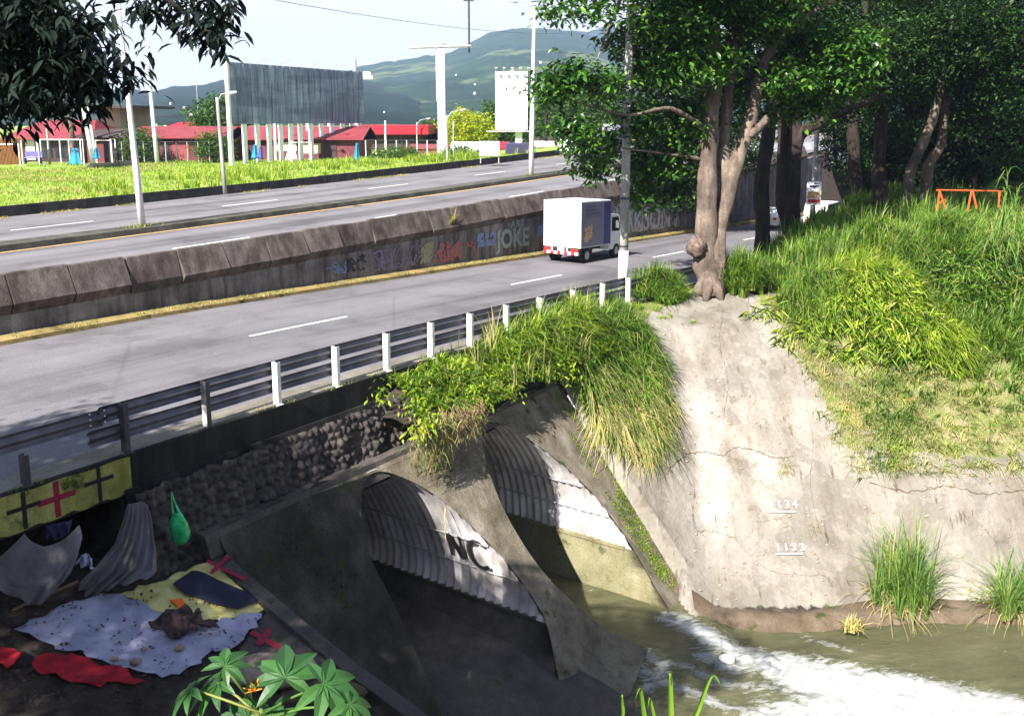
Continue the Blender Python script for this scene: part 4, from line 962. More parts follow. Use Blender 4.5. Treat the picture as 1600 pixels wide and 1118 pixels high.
# slope grass on the right (uncountable)
def slopegrass():
    n = 2600; X = RNG.uniform(11.8, 31, n); Y = RNG.uniform(27.6, 46, n)
    p = fbm(X * .45, Y * .45, 77); e = Y + (X - 14) * .35; keep = (p + .18 * sm(12, 18, X) + .5 * sm(30.0, 33.8, e) > .56) & (X > 12.5 + (36 - Y) * .1)
    X, Y, e = X[keep], Y[keep], e[keep]; Z = gz(X, Y); h = (.22 + .9 * sm(31, 35.5, e)) * (.6 + 1.0 * fbm(X * .6, Y * .6, 44)); green = RNG.random(len(X)) < .3 + .7 * sm(30, 33.5, e)
    C = np.stack([X, Y, Z], -1)
    V, f = tufts(C[green], 26, .3, h[green], .055, .55, 4, (0, -.25), .8); tag(mesh('slope_grass', V, f, 'grass_green'), kind='stuff')
    V, f = tufts(C[~green], 26, .3, h[~green] * .8, .04, .8, 3, (0, -.4), .9); tag(mesh('dry_slope_grass', V, f, 'grass_dry'), kind='stuff')
    n = 14000; X = RNG.uniform(12, 30, n); Y = RNG.uniform(27.6, 36, n); k = fbm(X * .8, Y * .8, 71) > .47; X, Y = X[k], Y[k]
    V, f = blades(np.stack([X, Y, gz(X, Y)], -1), .14, .022, .9, RNG, 3, (0, -.5), .4, .9); tag(mesh('short_dry_grass', V, f, 'grass_dry'), kind='stuff')
    # strip of dry trailing grass on the bare concrete
    n = 3600; Y = RNG.uniform(28.5, 36.5, n); X = 10.5 + (36 - Y) * .2 + RNG.normal(0, .45, n); k = fbm(X * .9, Y * .9, 5) > .46; X, Y = X[k], Y[k]
    V, f = blades(np.stack([X, Y, gz(X, Y)], -1), .24, .02, .8, RNG, 3, (0, -.6), .4, 1.1); tag(mesh('trailing_grass', V, f, 'grass_dry'), kind='stuff')
slopegrass()
# crest undergrowth below the trees
def under():
    n = 1500; X = RNG.uniform(9.5, 34, n); Y = RNG.uniform(37, 62, n); t = X * NX + Y * NY
    k = (t < 15.8); X, Y = X[k], Y[k]; hh = .5 + 1.3 * np.clip(fbm(X * .35, Y * .35, 91) - .3, 0, 1) * 1.6
    V, f = tufts(np.stack([X, Y, gz(X, Y)], -1), 22, .25, hh, .07, .6, 4, None, .8); tag(mesh('undergrowth', V, f, 'grass_green'), kind='stuff')
    # long leafed bamboo grass over the large mound
    for nm, lb, cx, cy, rx, ry, zz, q, mt in (('bamboo_grass', 'long leafed yellow green bamboo grass arching over the largest mound', 13.7, 34.7, 2.5, 1.7, 1.3, 460, 'grass_bright'), ('bamboo_grass', 'drooping bamboo grass hanging from the lower edge of the largest mound', 14.6, 33.2, 1.6, .9, .6, 170, 'grass_bright'), ('bamboo_grass', 'dark green bamboo grass mound between the largest mound and the right edge', 18.3, 36.2, 2.6, 2.0, 1.0, 380, 'grass_green')):
        X = cx + RNG.normal(0, .5, q) * rx; Y = cy + RNG.normal(0, .5, q) * ry; r = np.clip(((X - cx) / rx) ** 2 + ((Y - cy) / ry) ** 2, 0, 1); Z = gz(X, Y) + .3 + zz * (1 - r) * RNG.random(q) ** .5
        V, f = twigs(np.stack([X, Y, Z], -1), 30, .2, .5, flat=.8, aspect=.1, droop=.7); tag(mesh(nm, V, f, mt, origin=(cx, cy, float(gz(cx, cy)))), lb, 'grass clump')
    # tall canes at the right edge
    T = thing('cane_clump', 'tall thin canes with long leaves rising at the right edge of the photo', 'grass clump', atY(1575, 400, 36)); m = MB(); B = []
    for u0, u1, v1 in ((1560, 1575, 272), (1572, 1590, 300), (1585, 1600, 330), (1548, 1545, 350), (1566, 1568, 320)):
        a = atY(u0, 420, 36); c = atY(u1, v1, 36); m.tube([a, (a + c) / 2 + [.05, 0, 0], c], [.03, .02, .008], 5)
        for q in np.linspace(.2, 1, 14): B.append(a + (c - a) * q)
    m.build('cane', 'reed', T); V, f = blades(np.repeat(np.array(B), 3, 0), .95, .05, 1.1, RNG, 4, None, .3, 1.4); mesh('cane_leaves', V, f, 'reed', T)
under()
# reeds standing by the water and small plants
def reed(name, label, u, v, z, r, h, n, mat, lean=.35, dirv=None):
    p = atZ(u, v, z); C = disc(p, (r, r * .7), n); C[:, 2] = np.maximum(C[:, 2], -7.7)
    V, f = tufts(C[:max(8, n // 22)], 22, .12, h, .035, lean * 1.5, 4, dirv, .8, .5); o = tag(mesh(name, V, f, mat, origin=p), label, 'reeds')
    V, f = blades(C[:n // 3] + np.array([0, 0, .05]), .7, .03, 1.3, RNG, 4, (0, -.2), .4, 1.2); mesh('dry_stems', V, f, 'grass_dry', o); return o
reed('reed_clump', 'tall green reed clump at the water edge right of the painted depth numbers', 1405, 940, -7.5, .75, 2.1, 800, 'reed')
reed('reed_clump', 'straggly reed clump at the water edge by the right side of the photo', 1590, 950, -7.6, .8, 1.7, 500, 'reed', .5)
clump('water_plant', 'small yellow plant standing alone in the river near the bank', disc(atZ(1330, 985, -7.75), (.28, .15), 60, lambda X, Y: X * 0 - 7.75), .5, .045, 'grass_dry', 1.0, cat='plant')
# ledge of mud at the foot of the bank
def mud():
    q = [atZ(u, v, -7.6)[:2] for u, v in ((1085, 962), (1150, 965), (1250, 968), (1330, 962), (1420, 955), (1520, 955), (1640, 955))]
    a = smooth_curve(q, 10); P = []
    for i, (x, y) in enumerate(a):
        k = random.uniform(-.05, .05); y += .16; g_ = lambda d: float(gz(x, y + d)) + .045; P.append([(x, y + .5, g_(.5) - .08), (x, y + .38, g_(.38)), (x, y + .22, max(g_(.22), -7.58 + k * .4)), (x, y + .05 + k, max(g_(.05 + k), -7.58 + k * .5)), (x, y - .22 + k, -7.66), (x + .02, y - .32 + k, -8.1)])
    o = gridmesh('mud_bank', np.array(P), 'mud_mat', None, False); tag(o, kind='structure')
mud()
# wing moss and small weeds on the apron
mm = []
n = 2600; u = RNG.random(n); s = 24.0 + RNG.normal(0, .3, n); z = -2.1 - 5.2 * u; k = vnoise(s * 2, z * 1.2, 9) > .62
V, f = leaves(WW(s, tS(z) - .02, z)[k], .045, aspect=.7); 
s2 = RNG.uniform(23.5, 24.4, 9000); z2 = RNG.uniform(-7, -2, 9000); k2 = fbm(s2 * 1.8, z2 * .9, 19) > .57
V2, f2 = leaves(WW(s2, tS(z2) - .01, z2)[k2], .04, aspect=.8, droop=.2)
V, f = join([(V, f), (V2, f2)]); tag(mesh('moss', V, f, 'vine_leaf'), kind='stuff')
s2 = RNG.uniform(11.4, 14.3, 2600); z2 = RNG.uniform(-7, -1.9, 2600); k2 = fbm(s2 * .9, z2 * .9, 23) > .60
V, f = leaves(WW(s2, tS(z2) - .01, z2)[k2], .05, aspect=.8); tag(mesh('apron_moss', V, f, 'leaf_dark'), kind='stuff')
# ragged weeds and dead stems on the bank
for nm, lb, P, q, h, mt, wd in (('weed_patch', 'ragged weeds running down the edge of the bare bank face', [(1200, 470), (1260, 480), (1330, 600), (1370, 700), (1350, 760), (1300, 700), (1240, 570)], 90, .3, 'grass_mixed', .03),
    ('weed_patch', 'ragged weeds on the dry shelf at the right side of the bank', [(1350, 560), (1450, 590), (1600, 650), (1600, 740), (1480, 745), (1380, 750), (1345, 640)], 240, .34, 'grass_mixed', .035),
    ('weed_patch', 'green weeds below the drooping bamboo grass', [(1340, 600), (1400, 580), (1440, 640), (1400, 740), (1360, 740)], 90, .34, 'grass_green', .035),
    ('dead_plant', 'dry brown plant growing from a crack above the painted numbers', [(1208, 725), (1232, 725), (1232, 745), (1208, 745)], 5, .4, 'grass_dry', .014),
    ('dead_plant', 'small dry weed right of the lower painted number', [(1265, 822), (1280, 822), (1280, 832), (1265, 832)], 3, .25, 'grass_dry', .014)):
    C = scatter(P, q, None, len(lb)); V, f = tufts(C, 14, .14, h, wd, 1.1, 3, (0, -.35), .9); tag(mesh(nm, V, f, mt, origin=C.mean(0)), lb, 'weeds')
C = scatter([(1000, 480), (1200, 470), (1350, 760), (1600, 760), (1600, 930), (1090, 950), (1060, 760)], 260, None, 77)
m = MB()
for p in C:
    r_ = random.uniform(.012, .05); m.ball(p + [0, 0, r_ * .4], r_, 6, 4, (1.3, 1, .7))
tag(m.build('pebbles', 'stone'), kind='stuff')
# cracks and broken plaster edges of the bank face
for pts, wd in (([(1042, 742), (1065, 715), (1100, 706), (1128, 712), (1150, 700), (1185, 706), (1215, 716), (1240, 712)], .05), ([(1262, 640), (1270, 700), (1266, 760), (1276, 812), (1290, 850)], .028), ([(1130, 480), (1125, 540), (1138, 600), (1130, 650)], .022), ([(1360, 755), (1420, 768), (1480, 760), (1540, 772), (1600, 766)], .05), ([(1540, 770), (1548, 820), (1562, 870), (1570, 930)], .028), ([(1090, 830), (1140, 838), (1200, 890), (1290, 900)], .02)):
    c = smooth_curve([(a, b, 0) for a, b in pts], 12); Q = []
    for a, b, _ in c:
        z = -3.
        for _i in range(60): p = atZ(a + random.uniform(-1.5, 1.5) * (_i == 0), b, z); z = .8 * z + .2 * float(gz(p[0], p[1]))
        Q.append(p + np.array([random.uniform(-.03, .03), random.uniform(-.03, .03), .0]))
    V = []
    for i, p in enumerate(Q):
        d_ = Q[min(i + 1, len(Q) - 1)] - Q[max(i - 1, 0)]; d_[2] = 0; d_ /= np.linalg.norm(d_) + 1e-9; w_ = wd * random.uniform(.1, 1.) * .34
        for e in (-1, 1): r_ = p + np.array([-d_[1], d_[0], 0]) * w_ * e; V.append((r_[0], r_[1], float(gz(r_[0], r_[1])) + .022))
    tag(mesh('crack', V, [(2 * i, 2 * i + 2, 2 * i + 3, 2 * i + 1) for i in range(len(Q) - 1)], 'mud_mat'), kind='structure')
# painted river levels on the bank
def banktext(txt, u, v, z):
    for _ in range(60):
        p = atZ(u, v, z); z = .8 * z + .2 * float(gz(p[0], p[1]))
    dz = (float(gz(p[0], p[1] + .6)) - z) / .6; ay = np.array([0, 1, dz]); ay /= np.linalg.norm(ay); nn = np.cross([1, 0, 0], ay)
    def drape_on(ob):
        A_ = np.array([v.co[:] for v in ob.data.vertices]); A_[:, 2] = gz(A_[:, 0], A_[:, 1]) + (A_[:, 2] - A_[:, 2].mean()) * 0; A_ = A_ + nn * .075; ob.data.vertices.foreach_set('co', A_.ravel())
    o = text_obj('depth_marking', txt, .38, 'chalk', p + nn * .13, (1, 0, 0), ay, None, -.002, .006, 1.3, .05)
    tag(o, ('upper' if txt == '1134' else 'lower') + ' hand painted white number on the bank, reading ' + txt + ', underlined', 'painted number')
    m = MB(); q = p + nn * .13 - ay * .14
    m.add([q + np.array([-.02, 0, 0]), q + np.array([.80, 0, 0]), q + np.array([.80, 0, 0]) + ay * .035, q + ay * .04], [(0, 1, 2, 3)]); u_ = m.build('underline', 'chalk', o); drape_on(o); drape_on(u_)
banktext('1134', 1200, 790, -5.5); banktext('1133', 1210, 857, -6.4)

# ------------------------------------------------------------------ verge grass of the upper road, plateau grass
def platgrass():
    n = 60000; s = RNG.uniform(14, 78, n); t = RNG.uniform(50.5, 84, n); p = fbm(s * .2, t * .25, 41)
    X = s * DX + t * NX; Y = s * DY + t * NY; vis = (X > -.6 * Y)
    tall = (p > .47) & (t < 60) & (X > -.46 * Y); tall &= vis
    C = WW(s, t, ground(s, t)); sel = tall & (RNG.random(n) < .5)
    sel &= RNG.random(n) < .12; V, f = tufts(C[sel], 16, .25, .8, .055, .5, 3); tag(mesh('tall_verge_grass', V, f, 'grass_bright'), kind='stuff')
    sel = vis & ~tall; V, f = blades(C[sel], .22, .05, .8); tag(mesh('verge_grass', V, f, 'grass_bright'), kind='stuff')
    sel = vis & (fbm(s * .3, t * .3, 55) > .55) & (X < -.36 * Y); V, f = blades(C[sel], .3, .05, 1.2); tag(mesh('straw_grass', V, f, 'grass_dry'), kind='stuff')
    n = 5000; s = RNG.uniform(14, 90, n); q = fbm(s * .5, s * 0, 61) > .48; s = s[q]; t = 49.9 - np.abs(RNG.normal(0, .3, len(s))); C = WW(s, t, zU(s) + .1)
    V, f = blades(C, .16, .03, .9); tag(mesh('gutter_weeds', V, f, 'grass_dry'), kind='stuff')
    n = 12000; s = RNG.uniform(10, 75, n); q = fbm(s * .7, s * 0, 65) + .2 * sm(20, 30, s) > .56; s = s[q]; t = RNG.uniform(27.2, 27.92, len(s)); C = WW(s, t, zN(s) + .13)
    V, f = blades(C, .09, .02, .9); tag(mesh('kerb_grass', V, f, 'grass_mixed'), kind='stuff')
    for (s0) in (26, 59.3):
        C = WW(RNG.normal(s0, .5, 120), RNG.normal(39, .25, 120), float(zU(s0)) + .25); V, f = blades(C, .2, .03, .9); tag(mesh('median_weeds', V, f, 'grass_mixed'), kind='stuff')
platgrass()

# ------------------------------------------------------------------ trees
def limb(m, pts, r0, r1, n=10, wob=.04):
    P = smooth_curve(pts, 5); k = len(P); rad = [r0 + (r1 - r0) * (i / (k - 1)) ** .8 for i in range(k)]
    P = P + (np.array([[vnoise(i * .7, 3, 5) - .5, vnoise(i * .7, 9, 6) - .5, 0] for i in range(k)])) * wob * 2
    m.tube(P, [r * (1 + .08 * math.sin(i * 1.9)) for i, r in enumerate(rad)], n + 4, True, .09)
def tree(name, label, base, limbs, blobs, leafm, bark, lsize, per=34, spread=.38, dens=1.0, group=None, aspect=.42, extra=None, droop=.35):
    t = thing(name, label, 'tree', base, group); m = MB()
    for L in limbs: limb(m, *L)
    if extra: extra(m)
    m.build('trunk', bark, t, True)
    cs = []
    for c, r, n in blobs: cs.append(ellip(c, r, int(n * dens)))
    V, f = twigs(np.concatenate(cs), per, spread, lsize, aspect=aspect, droop=droop, fine=(leafm == 'leaf_fig')); mesh('crown', V, f, leafm, t); return t
def A(u, v, Y): return tuple(atY(u, v, Y))
b1 = tuple(atZ(1108, 462, -.5))
def burl(m):
    for k in range(4):
        a = math.radians(-175 + k * 62); m.tube([np.array(b1) + [0, 0, .8], np.array(b1) + [.42 * math.cos(a), .42 * math.sin(a), .3], np.array(b1) + [.8 * math.cos(a), .7 * math.sin(a), -.4]], [.3, .22, .06], 8)
tree('tree', 'big pale trunk split in two with a round burl near its foot', b1,
     [([b1, A(1103, 400, 37.1), A(1104, 300, 37.2), A(1108, 190, 37.4), A(1118, 90, 37.8), A(1085, -20, 38)], .50, .27, 14),
      ([(b1[0] + .25, b1[1] + .1, b1[2]), A(1124, 360, 37.3), A(1148, 260, 37.6), A(1172, 190, 37.8), A(1186, 130, 38), A(1206, 70, 38.2), A(1235, 0, 38.5), A(1250, -80, 39)], .36, .17, 12),
      ([A(1135, 310, 37.6), A(1132, 230, 37.9), A(1140, 120, 38.2), A(1150, 0, 38.5)], .26, .16, 10),
      ([A(1172, 210, 37.7), A(1190, 196, 37.4), A(1197, 184, 37.3)], .2, .13, 9),
      ([A(1112, 120, 37.6), A(1060, 60, 37), A(1000, 10, 36), A(950, 20, 35)], .14, .03, 7), ([A(1110, 210, 37.3), A(1050, 170, 36), A(980, 180, 35), A(900, 160, 34)], .13, .02, 7),
      ([A(1105, 250, 37.3), A(1040, 240, 37), A(960, 230, 36)], .1, .02, 7), ([A(1210, 60, 38.2), A(1270, 20, 39), A(1330, -20, 40)], .16, .08, 8), ([A(970, -10, 35), A(945, 60, 34.5), A(925, 110, 34), A(890, 150, 33.6)], .05, .015, 6)],
     [((16, 40, 15), (6, 5, 2.2), 460), ((19, 42, 13), (4, 4, 1.6), 160), (A(1030, 60, 38.5), (1.7, 1.5, 1.5), 110), (A(1110, 40, 40), (2.2, 1.3, 1.7), 140), (A(1055, 110, 36.2), (.9, .8, .7), 34), (A(1100, 112, 36), (.5, .5, .35), 14), (A(1060, 190, 37.6), (1.1, 1.0, 1.2), 54), (A(1020, 250, 38.5), (1.2, 1.2, .9), 60), (A(1190, 20, 37), (1.3, 1, .9), 60), (A(1130, 10, 37), (1.2, .8, .6), 44), (A(1055, 50, 36.2), (1.3, 1, .9), 50), (A(1130, 95, 36.4), (.7, .6, .4), 16), (A(1235, 125, 37), (.9, .7, .5), 26), (A(1000, 190, 36.8), (.7, .7, .6), 22), (A(1150, 150, 41), (2.2, 1.4, 1.6), 90),
      (A(935, 225, 38.6), (1.0, .9, .7), 44), (A(950, 130, 34.5), (.9, .9, .5), 16), (A(895, 205, 34.2), (.7, .6, .45), 20), (A(862, 140, 33.8), (.65, .6, .45), 22), (A(900, 118, 33.8), (.6, .6, .5), 20),
      (A(1240, 90, 39.8), (1.6, 1.2, 1.6), 90), (A(1310, 100, 38), (1.8, 1.4, 1.5), 100), (A(1010, 305, 38), (.7, .6, .3), 12), (A(925, 255, 35), (.4, .5, .5), 14), (A(1250, 165, 38.6), (.9, .8, .5), 24),
      (A(960, 20, 34), (1.1, .9, .35), 9), (A(880, 15, 33.5), (.8, .7, .25), 9), (A(1015, 130, 38.4), (1.0, 1, 1.0), 34), (A(1040, 280, 39.5), (1.2, 1.2, 1.0), 44),
      (A(1000, -60, 36), (4, 3, 1.6), 190), (A(1150, -60, 37), (4, 3, 2), 200)],
     'leaf_fig', 'bark', .31, 24, .34, 1.1, extra=burl)
_t = [o for o in COL.objects if o.name == 'tree'][0]; _m = MB(); _c = A(1088, 386, 36.7); _m.ball(_c, .38, 30, 20, (1, .85, 1.15))
_o = _m.build('burl', 'burl_bark', _t, True); _a = np.array([v.co[:] for v in _o.data.vertices]); _k = _a.mean(0); _a = _k + (_a - _k) * (1 + .9 * (fbm(_a[:, 0] * 4 + 7, _a[:, 1] * 4 + _a[:, 2] * 5, 3, 4) - .5))[:, None]; _o.data.vertices.foreach_set('co', _a.ravel())
def simple(name, label, u, v, z, tops, r0, r1, blobs, leafm='leaf_dark', bark='bark_dark', Y=None, size=.26, dens=1., per=30, spread=.42):
    p = np.array(atZ(u, v, z)) if Y is None else np.array(atY(u, v, Y)); Yb = p[1]
    L = [([tuple(p)] + [A(a, b, Yb + dy) for a, b, dy in tp], r0 * (1 if i == 0 else .7), r1) for i, tp in enumerate(tops)]
    bl = [(A(a, b, Yb + dy), r, n) for a, b, dy, r, n in blobs]
    return tree(name, label, tuple(p), L, bl, leafm, bark, size, per, spread, dens)
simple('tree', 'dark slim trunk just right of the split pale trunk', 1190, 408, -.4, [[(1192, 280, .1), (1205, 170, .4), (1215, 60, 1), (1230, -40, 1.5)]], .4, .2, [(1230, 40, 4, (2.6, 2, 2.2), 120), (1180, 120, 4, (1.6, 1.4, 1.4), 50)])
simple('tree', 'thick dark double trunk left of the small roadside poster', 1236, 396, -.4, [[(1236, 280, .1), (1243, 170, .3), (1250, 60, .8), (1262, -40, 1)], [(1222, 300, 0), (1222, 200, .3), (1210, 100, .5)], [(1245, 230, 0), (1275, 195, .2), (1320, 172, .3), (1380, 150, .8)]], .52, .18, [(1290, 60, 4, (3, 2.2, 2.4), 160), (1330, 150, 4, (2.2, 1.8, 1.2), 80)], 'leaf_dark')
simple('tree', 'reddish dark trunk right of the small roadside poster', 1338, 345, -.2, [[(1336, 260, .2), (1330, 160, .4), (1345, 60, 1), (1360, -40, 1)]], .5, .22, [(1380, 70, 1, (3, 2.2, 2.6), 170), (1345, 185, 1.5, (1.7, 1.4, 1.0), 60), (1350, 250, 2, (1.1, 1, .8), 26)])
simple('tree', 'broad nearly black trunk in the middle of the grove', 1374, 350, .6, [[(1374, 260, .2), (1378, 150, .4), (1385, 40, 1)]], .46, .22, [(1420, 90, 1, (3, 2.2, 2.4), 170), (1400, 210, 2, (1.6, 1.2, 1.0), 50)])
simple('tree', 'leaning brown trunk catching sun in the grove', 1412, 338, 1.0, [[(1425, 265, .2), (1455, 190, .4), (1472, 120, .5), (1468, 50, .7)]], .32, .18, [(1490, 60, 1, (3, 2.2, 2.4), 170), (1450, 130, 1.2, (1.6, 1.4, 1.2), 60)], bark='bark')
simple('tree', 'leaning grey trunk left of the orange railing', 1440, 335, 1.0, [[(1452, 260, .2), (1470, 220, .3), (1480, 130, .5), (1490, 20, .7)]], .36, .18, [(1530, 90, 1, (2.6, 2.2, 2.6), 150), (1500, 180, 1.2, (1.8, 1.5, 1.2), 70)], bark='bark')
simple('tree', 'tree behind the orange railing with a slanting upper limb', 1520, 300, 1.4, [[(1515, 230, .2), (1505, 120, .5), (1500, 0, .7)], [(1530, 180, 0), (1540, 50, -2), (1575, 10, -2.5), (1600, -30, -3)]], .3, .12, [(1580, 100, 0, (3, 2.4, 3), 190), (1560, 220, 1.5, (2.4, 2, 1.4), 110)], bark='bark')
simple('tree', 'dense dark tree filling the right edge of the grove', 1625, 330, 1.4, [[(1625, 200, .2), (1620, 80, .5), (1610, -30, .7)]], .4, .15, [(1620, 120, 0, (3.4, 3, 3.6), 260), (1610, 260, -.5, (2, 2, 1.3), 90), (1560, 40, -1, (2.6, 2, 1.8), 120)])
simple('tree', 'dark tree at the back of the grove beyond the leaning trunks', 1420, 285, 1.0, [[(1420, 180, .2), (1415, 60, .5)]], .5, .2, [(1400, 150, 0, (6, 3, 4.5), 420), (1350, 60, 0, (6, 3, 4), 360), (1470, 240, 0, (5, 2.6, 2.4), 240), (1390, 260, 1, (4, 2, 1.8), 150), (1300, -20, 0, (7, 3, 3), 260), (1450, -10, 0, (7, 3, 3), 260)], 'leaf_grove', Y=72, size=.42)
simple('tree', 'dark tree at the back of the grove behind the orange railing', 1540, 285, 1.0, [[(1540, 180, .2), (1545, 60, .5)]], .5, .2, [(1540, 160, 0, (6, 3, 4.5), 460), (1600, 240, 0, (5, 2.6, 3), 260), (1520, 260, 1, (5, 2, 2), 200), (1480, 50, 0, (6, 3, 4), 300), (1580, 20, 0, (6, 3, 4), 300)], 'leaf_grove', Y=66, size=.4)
simple('tree', 'shaded tree beyond the split pale trunk beside the upper road', 1085, 330, 2.0, [[(1080, 250, .2), (1075, 150, .5)]], .3, .12, [(1060, 240, 0, (3.4, 2, 2.6), 170), (1120, 120, 0, (3.6, 2.4, 3), 170), (1050, 310, 0, (2.4, 1.6, 1.0), 60), (1160, 230, 0, (2.2, 1.6, 1.8), 90)], Y=66, size=.32)
simple('tree', 'green tree seen through the gap above the small roadside poster', 1305, 262, 1.0, [[(1305, 230, .2), (1302, 200, .5)]], .2, .1, [(1308, 205, 0, (2.0, 1.6, 1.6), 70), (1318, 240, 0, (1.8, 1.4, 1.4), 60)], Y=84, size=.34)
# trees beyond the upper road
def fartree(name, label, u, vb, Y, w, h, mat, n=120, size=.5, bark='bark_dark', cat='tree'):
    b = np.array(atY(u, vb, Y)); return tree(name, label, tuple(b), [([tuple(b), (b[0] + .1, b[1], b[2] + h * .55)], .25, .12)], [((b[0], b[1], b[2] + h * .62), (w, w * .8, h * .42), n), ((b[0] - w * .4, b[1], b[2] + h * .4), (w * .6, w * .6, h * .3), n // 3), ((b[0] + w * .45, b[1], b[2] + h * .42), (w * .6, w * .6, h * .28), n // 3)], mat, bark, size, 22, .5)
fartree('tree', 'dense dark tree behind the left end of the large billboard', 347, 262, 108, 3.4, 8.5, 'leaf_far', 170)
fartree('tree', 'bright yellow flowering tree right of the tall white pillar', 731, 238, 132, 3.6, 5.6, 'leaf_yellow', 200, .4)
fartree('tree', 'green tree left of the white billboard post', 775, 240, 140, 3.8, 7.4, 'leaf_far', 190)
fartree('tree', 'green tree right of the white billboard post', 822, 240, 140, 3.8, 8.0, 'leaf_far', 190)
fartree('tree', 'light green tree beside the palm', 872, 240, 136, 4.6, 9.2, 'leaf_far', 240)
fartree('tree', 'light green tree behind the hanging leafy branch', 915, 240, 130, 4.6, 10, 'leaf_far', 240)
fartree('tree', 'light green tree behind the concrete pole', 958, 240, 128, 4.4, 9, 'leaf_far', 240)
fartree('tree', 'narrow green tree at the right end of the red canopy building', 672, 240, 135, 2.2, 4.6, 'leaf_far', 100)
fartree('bush', 'green bush in front of the maroon wall left of the street lamp', 335, 256, 91, 1.6, 3.0, 'leaf_far', 80, .3)
fartree('bush', 'dull green bush against the maroon wall behind the white pole', 218, 256, 91, 1.5, 3.2, 'leaf_far', 70, .3)
fartree('bush', 'low green bush at the foot of the tall white pillar', 717, 252, 96, 1.7, 1.3, 'leaf_far', 80, .25)
fartree('bush', 'low green bush under the right end of the fence', 620, 250, 93, 2.2, 1.2, 'leaf_far', 80, .25)
# palm
pb = np.array(atY(852, 236, 124)); pt = thing('palm_tree', 'palm tree with arching fronds beside the white pole', 'tree', pb); m = MB(); m.tube([pb, pb + [.1, 0, 3], pb + [.0, 0, 6]], [.25, .2, .16], 8); m.build('trunk', 'bark_dark', pt, True)
cr0 = pb + np.array([0, 0, 6]); LV = []
for k in range(13):
    a = k * 2.4; el = .2 + .6 * ((k * 7) % 5) / 5; base = []
    for j in range(26):
        q = j / 25; p = cr0 + np.array([math.cos(a) * q * 2.4, math.sin(a) * q * 2.4, el * 2.4 * q - 2.2 * q * q]); base += [p, p]
    LV.append(leaves(np.array(base), .6, aspect=.12, droop=.9))
V, f = join(LV); mesh('fronds', V, f, 'leaf_palm', pt)

# near tree overhead on the left: hanging branches in view, crown above and outside the frame shading the corner
nb = (-13.5, 1.5, float(gz(-13.5, 1.5)))
def leftcrown():
    t = thing('tree', 'dark leafed tree whose branches hang into the top left corner', 'tree', nb); m = MB()
    limb(m, [nb, (-13.2, 2, 5), (-13, 3, 9), (-12.6, 4, 12.5)], .5, .22, 12); limb(m, [(-13, 3, 8), (-11.5, 5, 10), (-9.5, 7.5, 10.5), (-6.5, 8.6, 9.2), (-4.2, 8.9, 8.0)], .2, .02, 8)
    limb(m, [(-13, 2.5, 8.5), (-13.5, 0, 11), (-14, -3, 12)], .2, .06, 8); limb(m, [(-12.8, 3.4, 10), (-15.5, 5, 11.5), (-18, 6, 12)], .18, .05, 8); limb(m, [(-12.9, 3.4, 10), (-11, 2.5, 11.5), (-9, 2.5, 12)], .15, .04, 8)
    limb(m, [(-6.5, 8.6, 9.2), (-5.2, 8.7, 8.4), (-4.4, 8.8, 7.5), (-3.9, 8.8, 7.1)], .045, .008, 6)
    limb(m, [A(60, -90, 9), A(190, -40, 8.8), A(260, 0, 8.6), A(300, 35, 8.6), A(330, 50, 8.6)], .04, .008, 6); limb(m, [A(-120, 20, 9), A(0, 40, 9), A(90, 70, 9), A(150, 100, 9)], .045, .008, 6)
    m.build('trunk', 'bark_dark', t, True)
    cs = []; rg = np.random.default_rng(5)
    for (u, v, su, sv, n) in ((20, 30, 70, 40, 260), (60, 95, 68, 36, 240), (15, 140, 55, 22, 120), (120, 40, 40, 30, 34), (140, 120, 28, 28, 24), (235, 8, 30, 10, 12), (275, 5, 20, 8, 8), (330, 55, 16, 20, 16), (300, 30, 16, 10, 7), (340, 15, 12, 10, 8), (205, 108, 9, 8, 4), (-20, 60, 60, 70, 60), (8, 205, 10, 10, 3), (215, 95, 4, 6, 2), (110, 165, 14, 12, 8)):
        for k in range(n):
            cs.append(atY(rg.normal(u, su * .62), rg.normal(v, sv * .62), rg.uniform(7.6, 10.2)))
    V1 = twigs(np.array(cs), 8, .10, .155, rg, aspect=.27, droop=.8, flat=.8, fine=True)
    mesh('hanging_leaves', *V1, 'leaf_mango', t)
    # crown: sample shadow-casting sprays
    C = []
    for c, r, n in (((-14, 2, 12), (4.5, 4.5, 1.6), 420), ((-16.8, 5.2, 12), (2.6, 3.0, 1.2), 190), ((-13.2, 5.4, 11.8), (2.0, 2.0, 1.0), 110), ((-10.8, 2.6, 12), (1.9, 2.6, 1.2), 150), ((-13, -2, 12), (4, 3.4, 1.5), 230), ((-10.0, 4.4, 12), (1.4, 1.3, .8), 46), ((-9.4, 1.8, 12.2), (1.2, 2.0, .8), 50), ((-10.4, -1.5, 12), (2.2, 2.4, 1.2), 90)):
        C.append(ellip(c, r, n, rg, .3))
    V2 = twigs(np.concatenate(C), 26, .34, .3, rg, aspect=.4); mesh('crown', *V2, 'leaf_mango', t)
leftcrown()

